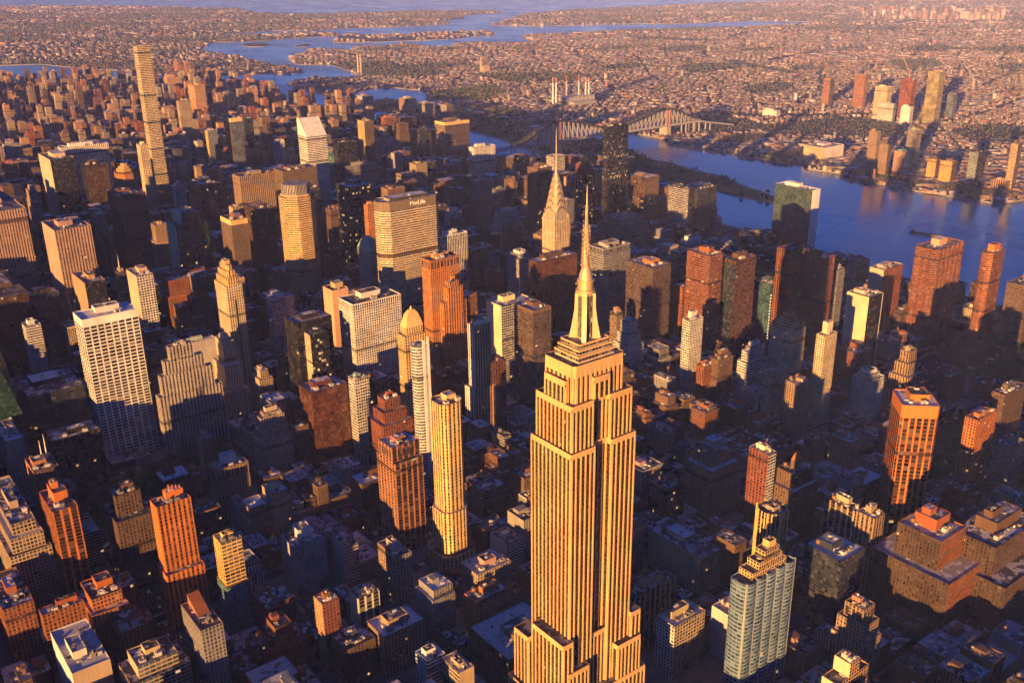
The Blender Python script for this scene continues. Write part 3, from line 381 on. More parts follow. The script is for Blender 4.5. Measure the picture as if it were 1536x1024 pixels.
0,0,0,0,0,0,0,0,0,0,0,0,0,0,0,0,0,0,0,0,0,0,0,0,0,0,0,0,0,0,0,0,0,0,0,0,0,0,0,0,0,0,0,0,0,0,0,0,0,0,0,0,0,0,0,0,0,0,0,0,0,0,0,0,0,0,0,0,0,0,0,0,0,0,0,0,0,122,61,139,131,58,0,0,0,0,0,
113,93,80,69,53,106,161,127,99,64,105,159,122,133,117,137,149,81,148,127,54,134,84,120,132,55,91,127,0,0,53,143,88,134,88,69,94,0,135,98,123,146,167,85,114,72,145,55,73,149,55,157,121,
81,69,87,148,122,123,119,96,126,110,95,99,101,127,114,128,94,86,129,55,77,104,109,0,0,0,0,0,0,0,0,0,0,0,0,0,0,0,0,0,0,0,0,0,0,0,0,0,0,0,0,0,0,0,0,0,0,0,0,0,0,0,0,0,0,0,0,0,0,0,0,0,0,
0,0,0,0,0,0,0,0,0,0,0,0,0,0,0,0,0,0,0,0,0,0,0,0,0,93,138,144,57,115,164,0,0,0,0,0,82,74,164,79,131,126,128,159,143,146,129,125,82,84,114,138,130,67,156,101,154,90,130,95,118,143,132,
108,159,146,116,122,91,126,118,119,65,108,133,72,122,70,64,53,56,149,105,110,158,55,158,98,65,56,133,109,155,74,122,64,113,131,100,121,82,63,57,93,80,97,93,132,113,84,92,128,53,125,
0,0,0,0,0,0,0,0,0,0,0,0,0,0,0,0,0,0,0,0,0,0,0,0,0,0,0,0,0,0,0,0,0,0,0,0,0,0,0,0,0,0,0,0,0,0,0,0,0,0,0,0,0,0,0,0,0,0,0,0,0,0,0,0,0,0,0,0,0,0,0,125,133,67,131,0,0,0,0,0,0,123,72,99,162,
147,160,111,67,112,113,80,102,120,126,139,135,139,90,140,80,83,59,148,151,100,147,136,92,115,112,137,115,75,106,77,64,97,81,117,67,100,135,80,68,138,130,157,88,106,60,98,95,64,96,77,
57,86,54,95,57,131,126,55,142,91,104,55,99,127,114,105,93,77,90,71,]
SEL = """
2612|a|grid|grey|p|grey apartment block with roof house, nearest left of the orange blank flank
3194|a|ribs|umber|pt|dark brown apartment block with roof house and tank, nearest left of the terracotta gothic tower
3012|a|bands|brown|u|brown banded apartment block with bare roof, second right of the ribbed gold tower
2042|l|grid|tan|p|tan low house with roof house, nearest right of the teal balcony tower
2633|a|gridw|brown|t|brown bold windowed apartment block with roof tank, second left of the tan stepped crown block
2794|a|grid|brick|t|brick apartment block with roof tank, third left of the slim brick tower
2996|a|bands|stone|p|stone banded apartment block with roof house, second right of the teal fronted block
2428|a|grid|brown|w|brown apartment block with whitish roof, nearest right of the long flat dark roof
3201|a|grid|sand|t|sand coloured apartment block with roof tank, second right of the tan loggia building
2259|a|grid|redbrick|t|red brick apartment block with roof tank, nearest in front of the orange head house tower
3200|a|grid|tan|u|tan apartment block with bare roof, third in front of the tan loggia building
4181|t|grid|tan|p|tan tower with roof house, nearest right of the white grid slab
3389|a|gridw|brown|pt|brown apartment block with roof house and tank, second in front of the tan loggia building
2045|l|grid|brown|t|brown low house with roof tank, second right of the arched crown tan tower
1860|l|gridw|tan|t|tan bold windowed low house with roof tank, fourth right of the arched crown tan tower
2605|a|grid|redbrick|w|red brick apartment block with whitish roof, fourth right of the orange roofed slab
2826|a|grid|stone|p|stone apartment block with roof house, third left of the tan stepped crown block
1859|a|grid|grey|t|grey apartment block with roof tank, third in front of the massive brown setback building
2234|a|grid|pearl|t|pale grey apartment block with roof tank, nearest left of the teal balcony tower
1857|a|ribs|umber|p|dark brown apartment block with roof house, fourth in front of the massive brown setback building
4590|t|grid|rust|u|rusty red tower with bare roof, nearest right of the white lattice tower
2815|a|bands|pearl|p|pale grey banded apartment block with roof house, nearest behind the large white roof
5399|t|grid|tan|pt|tan tower with roof house and tank, nearest left of the dark green glass box
3587|a|grid|umber|t|dark brown apartment block with roof tank, second left of the tan loggia building
2816|a|grid|stone|p|stone apartment block with roof house, third behind the large white roof
3033|a|ribs|sand|pt|sand coloured ribbed apartment block, third left of the whitish roofed brick block
1855|a|grid|brown|pt|brown apartment block with roof house and tank, sixth right of the arched crown tan tower
3385|a|bands|sand|u|sand coloured banded apartment block with bare roof, nearest right of the orange ribbed tower
2820|l|grid|brown|u|brown low house with bare roof, second behind the large white roof
3649|t|grid|rust|u|rusty red tower with bare roof, nearest right of the orange topped block
2793|a|grid|rust|t|rusty red apartment block with roof tank, third right of the orange roofed slab
1862|l|bands|stone|u|stone banded low house with bare roof, fifth right of the arched crown tan tower
2043|l|grid|rust|u|rusty red low house with bare roof, nearest in front of the arched crown tan tower
3621|t|grid|redbrick|p|red brick tower with roof house, nearest left of the striped slender tower
2792|l|grid|brown|t|brown low house with roof tank, second right of the orange roofed slab
2620|a|grid|sand|p|sand coloured apartment block with roof house, nearest left of the long flat dark roof
3019|a|grid|brick|u|brick apartment block with bare roof, third right of the ribbed gold tower
2601|l|grid|tan|p|tan low house with roof house, nearest left of the low department store
3003|a|ribs|pearl|u|pale grey ribbed apartment block with bare roof, nearest right of the golden teal tower
4435|t|bands|brick|t|brick banded tower with roof tank, nearest left of the pale banded office block
3989|t|gridw|sand|p|sand coloured tower with roof house, nearest in front of the cream art deco tower
3044|l|grid|redbrick|t|red brick low house with roof tank, nearest right of the whitish roofed brick block
2795|l|gridw|brick|u|brick bold windowed low house with bare roof, second left of the slim brick tower
2044|l|gridw|umber|t|dark brown low house with roof tank, nearest right of the arched crown tan tower
3793|a|gridw|stone|u|stone bold windowed apartment block with bare roof, nearest left of the stepped loggia building
3212|a|grid|brick|u|brick apartment block with bare roof, nearest right of the ribbed gold tower
3193|l|ribs|redbrick|t|red brick ribbed low house with roof tank, fourth left of the terracotta gothic tower
2997|l|grid|tan|w|tan low house with whitish roof, nearest left of the speckled grey front
2442|a|bands|grey|t|grey banded apartment block with roof tank, second behind the pale colonnade
2067|a|ribs|sand|p|sand coloured apartment block with roof house, second in front of the orange head house tower
3070|l|grid|grey|t|grey low house with roof tank, nearest behind the slender setback tower
3384|a|ribs|redbrick|p|red brick ribbed apartment block with roof house, nearest left of the orange ribbed tower
3014|a|bands|brown|t|brown banded apartment block with roof tank, fourth right of the ribbed gold tower
3187|l|grid|brown|w|brown low house with whitish roof, nearest left of the golden teal tower
3189|l|gridw|brown|w|brown bold windowed low house with whitish roof, second left of the teal fronted block
4765|t|grid|brick|p|brick tower with roof house, third right of the white lattice tower
1863|l|bands|brick|pt|brick banded low house, second in front of the massive brown setback building
3175|a|gridw|rust|t|rusty red bold windowed apartment block with roof tank, nearest right of the arched orange house
3040|a|grid|brown|t|brown apartment block with roof tank, second left of the whitish roofed brick block
3204|a|grid|brown|p|brown apartment block with roof house, second in front of the stepped loggia building
5100|t|grid|umber|t|dark brown tower with roof tank, nearest left of the speckled black tower
2638|a|ribs|brick|p|brick ribbed apartment block with roof house, nearest right of the brown balcony lattice slab
3604|t|gridw|grey|u|grey bold windowed tower with bare roof, nearest behind the stepped loggia building
3441|a|gridw|grey|w|grey bold windowed apartment block with whitish roof, nearest left of the white balcony slab
2806|a|grid|brick|u|brick apartment block with bare roof, nearest in front of the teal fronted block
3038|a|grid|brick|p|brick apartment block with roof house, fourth left of the whitish roofed brick block
2443|a|bands|umber|t|dark brown banded apartment block with roof tank, third behind the pale colonnade
1858|l|grid|grey|w|grey low house with whitish roof, fifth in front of the massive brown setback building
4579|t|ribs|brown|u|brown ribbed tower with bare roof, second right of the white lattice tower
2239|a|grid|sand|p|sand coloured apartment block with roof house, nearest right of the white lattice front
2985|l|grid|brown|t|brown low house with roof tank, nearest left of the pale windowless box
2805|a|grid|brick|u|brick apartment block with bare roof, third right of the golden teal tower
5095|t|grid|brick|t|brick tower with roof tank, nearest right of the gold octagon tower
4239|t|grid|brown|pt|brown tower with roof house and tank, nearest right of the scalloped crown tower
5878|t|grid|sand|u|sand coloured tower with bare roof, nearest left of the dark maroon tower
2441|a|grid|redbrick|p|red brick apartment block with roof house, nearest behind the pale colonnade
2048|l|grid|pearl|p|pale grey low house with roof house, nearest left of the arched crown tan tower
4011|t|bands|brick|t|brick banded tower with roof tank, nearest in front of the pale small windowed tower
3205|a|grid|umber|t|dark brown apartment block with roof tank, second left of the terracotta gothic tower
3609|t|grid|brick|t|brick tower with roof tank, nearest behind the copper roofed grid tower
2840|l|grid|tan|p|tan low house with roof house, nearest in front of the whitish roofed brick block
1856|a|grid|sand|pt|sand coloured apartment block, seventh right of the arched crown tan tower
4033|t|grid|brick|w|brick tower with whitish roof, nearest right of the stepped orange tower
2036|l|grid|rust|w|rusty red low house with whitish roof, second in front of the arched crown tan tower
2446|a|grid|stone|p|stone apartment block with roof house, nearest right of the pointed orange gable
3221|a|ribs|brown|u|brown ribbed apartment block with bare roof, nearest right of the white rounded tower
2974|a|bands|brown|pt|brown banded apartment block with roof house and tank, second left of the pale windowless box
2251|l|grid|brick|pt|brick low house with roof house and tank, nearest left of the orange brown setback building
3394|a|grid|umber|w|dark brown apartment block with whitish roof, nearest in front of the stepped loggia building
4400|t|bands|umber|p|dark brown banded tower with roof house, nearest right of the cream art deco tower
3007|a|grid|grey|p|grey apartment block with roof house, nearest right of the teal fronted block
4580|t|grid|brown|p|brown tower with roof house, nearest left of the cream art deco tower
3203|a|gridw|brown|pt|brown bold windowed apartment block with roof house and tank, fourth behind the teal fronted block
2849|l|gridw|brick|p|brick bold windowed low house with roof house, nearest left of the knob roofed tan tower
2440|l|grid|brick|p|brick low house with roof house, nearest left of the pale colonnade
3396|a|grid|stone|w|stone apartment block with whitish roof, third left of the terracotta gothic tower
4396|t|grid|brick|t|brick tower with roof tank, nearest in front of the white lattice tower
3405|a|grid|umber|pt|dark brown apartment block with roof house and tank, nearest right of the tan loggia building
3046|a|ribs|stone|w|stone ribbed apartment block with whitish roof, nearest left of the short cream house
2643|a|gridw|grey|u|grey bold windowed apartment block with bare roof, nearest behind the brown balcony lattice slab
2059|a|grid|brick|p|brick apartment block with roof house, nearest behind the massive brown setback building
2642|l|grid|grey|t|grey low house with roof tank, nearest left of the brown balcony lattice slab
2622|l|grid|redbrick|p|red brick low house with roof house, nearest right of the large white roof
3241|a|grid|brick|u|brick apartment block with bare roof, third in front of the terraced white building
2808|l|grid|redbrick|t|red brick low house with roof tank, nearest behind the slim brick tower
1861|l|grid|brick|p|brick low house with roof house, third right of the arched crown tan tower
3588|a|grid|brown|pt|brown apartment block with roof house and tank, nearest left of the tan loggia building
4584|t|gridw|sand|t|sand coloured bold windowed tower with roof tank, second left of the white grid slab
3236|a|grid|grey|w|grey apartment block with whitish roof, second in front of the white balcony slab
2655|l|ribs|umber|t|dark brown low house with roof tank, nearest in front of the white cream apartment house
3805|l|grid|stone|w|stone low house with whitish roof, second left of the stepped loggia building
4934|t|grid|tan|w|tan tower with whitish roof, nearest behind the pale small windowed tower
3391|a|grid|pearl|u|pale grey apartment block with bare roof, nearest in front of the tan loggia building
3190|l|ribs|rust|u|rusty red ribbed low house with bare roof, nearest left of the teal fronted block
5595|t|grid|sand|t|sand coloured tower with roof tank, second in front of the gold crowned tower
2436|a|grid|brick|p|brick apartment block with roof house, nearest left of the round glass tower
6730|t|grid|brown|u|brown tower with bare roof, fourth right of the gold ribbed tower
3666|t|grid|brick|p|brick tower with roof house, nearest behind the teal corner glass tower
4386|t|ribs|sand|p|sand coloured ribbed tower with roof house, second right of the white grid slab
5131|t|bands|tan|t|tan banded tower with roof tank, second right of the rust walled dark tower
2828|l|bands|stone|p|stone banded low house with roof house, nearest left of the tan stepped crown block
3214|a|bands|stone|pt|stone banded apartment block with roof house and tank, fifth right of the ribbed gold tower
4392|t|gridw|brown|w|brown bold windowed tower with whitish roof, nearest left of the white grid slab
4593|t|grid|rust|p|rusty red tower with roof house, nearest left of the pale small windowed tower
2651|l|bands|stone|pt|stone banded low house with roof house and tank, second left of the bright orange tower
7489|t|ribs|grey|pt|grey ribbed tower with roof house and tank, fourth behind the rosy ribbed slab
5273|t|gridw|umber|t|dark brown bold windowed tower with roof tank, fifth in front of the gold crowned tower
2804|l|grid|brown|w|brown low house with whitish roof, nearest right of the orange roofed slab
4612|t|bands|brick|t|brick banded tower with roof tank, nearest left of the lettered slab
4596|t|grid|grey|t|grey tower with roof tank, nearest behind the cream art deco tower
4636|t|bands|grey|p|grey banded tower with roof house, nearest right of the rust walled dark tower
2676|l|grid|brown|p|brown low house with roof house, second behind the orange head house tower
5610|t|bands|brick|t|brick banded tower with roof tank, nearest behind the rust walled dark tower
3687|a|gridw|brown|t|brown bold windowed apartment block with roof tank, second right of the rust orange tower
2802|l|grid|brick|p|brick low house with roof house, nearest left of the large white roof
3851|t|gridw|tan|p|tan bold windowed tower with roof house, nearest left of the rust red tower
6839|t|grid|brick|t|brick tower with roof tank, second behind the rosy ribbed slab
5298|t|bands|pearl|u|pale grey banded tower with bare roof, second behind the rust walled dark tower
2606|l|ribs|brown|p|brown ribbed low house with roof house, nearest left of the red patched roof
6697|t|grid|tan|p|tan tower with roof house, third behind the dark teal tower
3633|t|gridw|redbrick|w|red brick bold windowed tower with whitish roof, nearest right of the dark banded block
3202|a|grid|stone|p|stone apartment block with roof house, third behind the teal fronted block
3034|a|grid|umber|t|dark brown apartment block with roof tank, nearest left of the whitish roofed brick block
2474|a|grid|redbrick|u|red brick apartment block with bare roof, nearest behind the orange head house tower
3983|l|grid|stone|t|stone low house with roof tank, nearest left of the stepped pier building
3042|a|grid|brown|w|brown apartment block with whitish roof, second behind the whitish roofed brick block
3981|l|grid|brick|w|brick low house with whitish roof, second right of the small masted building
5716|t|grid|tan|pt|tan tower with roof house and tank, nearest in front of the dark maroon tower
2420|l|grid|brown|p|brown low house with roof house, nearest right of the grey pilaster building
4257|t|grid|grey|w|grey tower with whitish roof, second in front of the pair of brown towers
3424|l|grid|pearl|w|pale grey low house with whitish roof, nearest right of the striped slender tower
5605|t|bands|brown|u|brown banded tower with bare roof, third in front of the gold crowned tower
2989|l|grid|umber|p|dark brown low house with roof house, second right of the arched orange house
3239|a|bands|brown|pt|brown apartment block with roof house and tank, second in front of the terraced white building
3795|a|grid|tan|w|tan apartment block with whitish roof, nearest left of the red brown glass box
6214|t|grid|brown|p|brown tower with roof house, nearest left of the dark teal tower
3020|a|ribs|brick|p|brick ribbed apartment block with roof house, sixth right of the ribbed gold tower
6527|t|grid|grey|w|grey tower with whitish roof, second left of the dark teal tower
3197|l|bands|brick|p|brick banded low house with roof house, nearest right of the tall orange striped tower
5146|t|grid|tan|pt|tan tower with roof house and tank, nearest left of the tall black slab
3440|a|grid|brick|pt|brick apartment block with roof house and tank, nearest in front of the terraced white building
3191|l|ribs|stone|p|stone ribbed low house with roof house, nearest behind the teal fronted block
5293|t|gridw|brown|p|brown bold windowed tower with roof house, nearest left of the rust walled dark tower
3423|l|grid|sand|w|sand coloured low house with whitish roof, second in front of the striped slender tower
2809|l|grid|tan|p|tan low house with roof house, nearest left of the small ornate building
1864|l|gridw|brown|t|brown low house with roof tank, nearest in front of the massive brown setback building
2454|l|ribs|grey|p|grey ribbed low house with roof house, nearest left of the bright orange tower
7198|t|ribs|stone|w|stone ribbed tower with whitish roof, nearest left of the gold topped glass tower
2632|l|grid|grey|p|grey low house with roof house, second behind the long flat dark roof
6710|t|grid|brick|u|brick tower with bare roof, nearest right of the gold topped glass tower
5437|t|ribs|umber|u|dark brown ribbed tower with bare roof, nearest in front of the gold ribbed tower
4447|t|grid|tan|w|tan tower with whitish roof, nearest left of the scalloped crown tower
7049|t|grid|brown|p|brown tower with roof house, third right of the gold topped glass tower
3026|a|bands|redbrick|w|red brick banded apartment block with whitish roof, fifth left of the whitish roofed brick block
2644|a|ribs|redbrick|u|red brick ribbed apartment block with bare roof, second behind the brown balcony lattice slab
3208|l|ribs|grey|p|grey ribbed low house with roof house, nearest right of the terracotta gothic tower
5875|t|grid|redbrick|pt|red brick tower with roof house and tank, second left of the rosy ribbed slab
3794|t|bands|brown|t|brown banded tower with roof tank, second behind the stepped loggia building
3387|a|grid|brown|t|brown apartment block with roof tank, nearest right of the shaded setback tower
3584|a|gridw|stone|t|stone bold windowed apartment block with roof tank, nearest right of the small masted building
2628|l|grid|stone|t|stone low house with roof tank, nearest behind the long flat dark roof
5269|t|grid|brown|pt|brown tower with roof house and tank, nearest right of the speckled black tower
4622|t|bands|tan|u|tan banded tower with bare roof, nearest right of the lettered slab
2992|l|grid|tan|p|tan low house with roof house, second right of the golden teal tower
4938|t|ribs|brick|u|brick ribbed tower with bare roof, third in front of the gold corniced tower
4405|t|grid|brick|t|brick tower with roof tank, second left of the pale small windowed tower
2796|l|ribs|brown|p|brown ribbed low house with roof house, nearest left of the slim brick tower
3878|t|grid|brick|p|brick tower with roof house, nearest left of the marble ended slab
3254|a|grid|umber|pt|dark brown apartment block, nearest left of the gold tiered penthouse tower
3222|l|grid|brown|p|brown low house with roof house, eighth right of the ribbed gold tower
3483|a|grid|stone|u|stone apartment block with bare roof, nearest right of the rust orange tower
3820|t|ribs|tan|t|tan ribbed tower with roof tank, second right of the gold pyramid tower
2248|l|grid|brown|pt|brown low house with roof house and tank, nearest left of the dark tank roofed block
4182|t|grid|brown|w|brown tower with whitish roof, nearest behind the stepped pier building
4053|t|grid|sand|w|sand coloured tower with whitish roof, nearest behind the orange topped block
3612|t|grid|rust|pt|rusty red tower with roof house and tank, nearest in front of the gold pyramid tower
3055|a|grid|brick|u|brick apartment block with bare roof, nearest left of the square necked gold tower
2861|l|gridw|brown|u|brown low house with bare roof, nearest in front of the square necked gold tower
5433|t|grid|brick|u|brick tower with bare roof, fourth in front of the gold crowned tower
4602|t|grid|sand|t|sand coloured tower with roof tank, nearest right of the pale small windowed tower
2839|l|grid|brick|t|brick low house with roof tank, second right of the whitish roofed brick block
3874|t|ribs|grey|u|grey ribbed tower with bare roof, nearest behind the rust red tower
3614|t|grid|redbrick|w|red brick tower with whitish roof, nearest right of the gold pyramid tower
3228|l|grid|brick|t|brick low house with roof tank, third in front of the striped slender tower
3037|a|gridw|brown|p|brown bold windowed apartment block with roof house, nearest behind the whitish roofed brick block
6745|t|grid|tan|u|tan tower with bare roof, nearest left of the gold crowned tower
3429|l|grid|tan|w|tan low house with whitish roof, nearest in front of the striped slender tower
3408|l|grid|redbrick|p|red brick low house with roof house, second right of the stepped loggia building
4069|t|grid|brick|pt|brick tower with roof house and tank, second left of the marble ended slab
6372|t|grid|tan|w|tan tower with whitish roof, second behind the dark teal tower
4766|t|grid|brick|u|brick tower with bare roof, nearest in front of the gold corniced tower
4630|t|ribs|brick|t|brick ribbed tower with roof tank, nearest behind the pale banded office block
3626|a|grid|brown|pt|brown apartment block with roof house and tank, nearest behind the white rounded tower
4954|t|ribs|stone|t|stone ribbed tower with roof tank, second right of the lettered slab
7490|t|grid|tan|pt|tan tower with roof house and tank, third behind the rosy ribbed slab
4223|t|grid|tan|pt|tan tower with roof house and tank, second right of the stepped orange tower
5721|t|grid|redbrick|pt|red brick tower with roof house and tank, nearest right of the rosy ribbed slab
2264|l|grid|redbrick|w|red brick low house with whitish roof, nearest in front of the bright orange tower
6081|t|grid|grey|pt|grey tower with roof house and tank, fifth right of the gold ribbed tower
4604|t|ribs|stone|p|stone ribbed tower with roof house, nearest behind the white grid office block
7216|t|grid|tan|t|tan tower with roof tank, nearest left of the gold ribbed tower
6711|t|grid|brick|p|brick tower with roof house, second right of the gold topped glass tower
4925|t|grid|redbrick|p|red brick tower with roof house, nearest in front of the dark green glass box
3982|l|gridw|brick|p|brick bold windowed low house with roof house, second left of the stepped pier building
3407|l|ribs|brown|u|brown ribbed low house with bare roof, nearest right of the stepped loggia building
5892|t|gridw|rust|p|rusty red bold windowed tower with roof house, nearest right of the dark teal tower
7072|t|gridw|rust|p|rusty red bold windowed tower with roof house, third right of the gold ribbed tower
6902|t|gridw|stone|u|stone bold windowed tower with bare roof, second right of the gold ribbed tower
3773|l|grid|grey|p|grey low house with roof house, nearest in front of the small masted building
2249|a|ribs|sand|w|sand coloured ribbed apartment block with whitish roof, nearest right of the round glass tower
5573|t|grid|sand|t|sand coloured tower with roof tank, third right of the dark teal tower
6502|t|grid|stone|u|stone tower with bare roof, nearest behind the rosy ribbed slab
5232|t|grid|redbrick|t|red brick tower with roof tank, nearest left of the rosy ribbed slab
4928|t|grid|grey|t|grey tower with roof tank, second in front of the gold corniced tower
5603|t|grid|redbrick|p|red brick tower with roof house, nearest in front of the gold crowned tower
4060|t|bands|sand|w|sand coloured banded tower with whitish roof, nearest right of the grey banded tower
3395|l|grid|tan|w|tan low house with whitish roof, fifth left of the terracotta gothic tower
5732|t|bands|sand|p|sand coloured banded tower with roof house, second right of the dark teal tower
5444|t|bands|tan|t|tan banded tower with roof tank, second left of the rust walled dark tower
5246|t|grid|rust|t|rusty red tower with roof tank, nearest right of the dark green glass box
4832|t|bands|umber|p|dark brown banded tower with roof house, nearest right of the pair of brown towers
3248|a|grid|brown|t|brown apartment block with roof tank, nearest in front of the white balcony slab
3227|l|bands|brick|pt|brick banded low house with roof house and tank, seventh right of the ribbed gold tower
2653|l|grid|brick|p|brick low house with roof house, nearest in front of the knob roofed tan tower
5407|t|gridw|brown|pt|brown bold windowed tower with roof house and tank, nearest left of the gold corniced tower
4958|t|grid|umber|p|dark brown tower with roof house, nearest behind the lettered slab
4663|a|grid|brown|w|brown apartment block with whitish roof, nearest in front of the pair of brown towers
3192|l|bands|stone|pt|stone banded low house with roof house and tank, second behind the teal fronted block
6727|t|grid|sand|p|sand coloured tower with roof house, nearest right of the gold ribbed tower
6373|t|grid|brown|p|brown tower with roof house, nearest behind the dark teal tower
"""
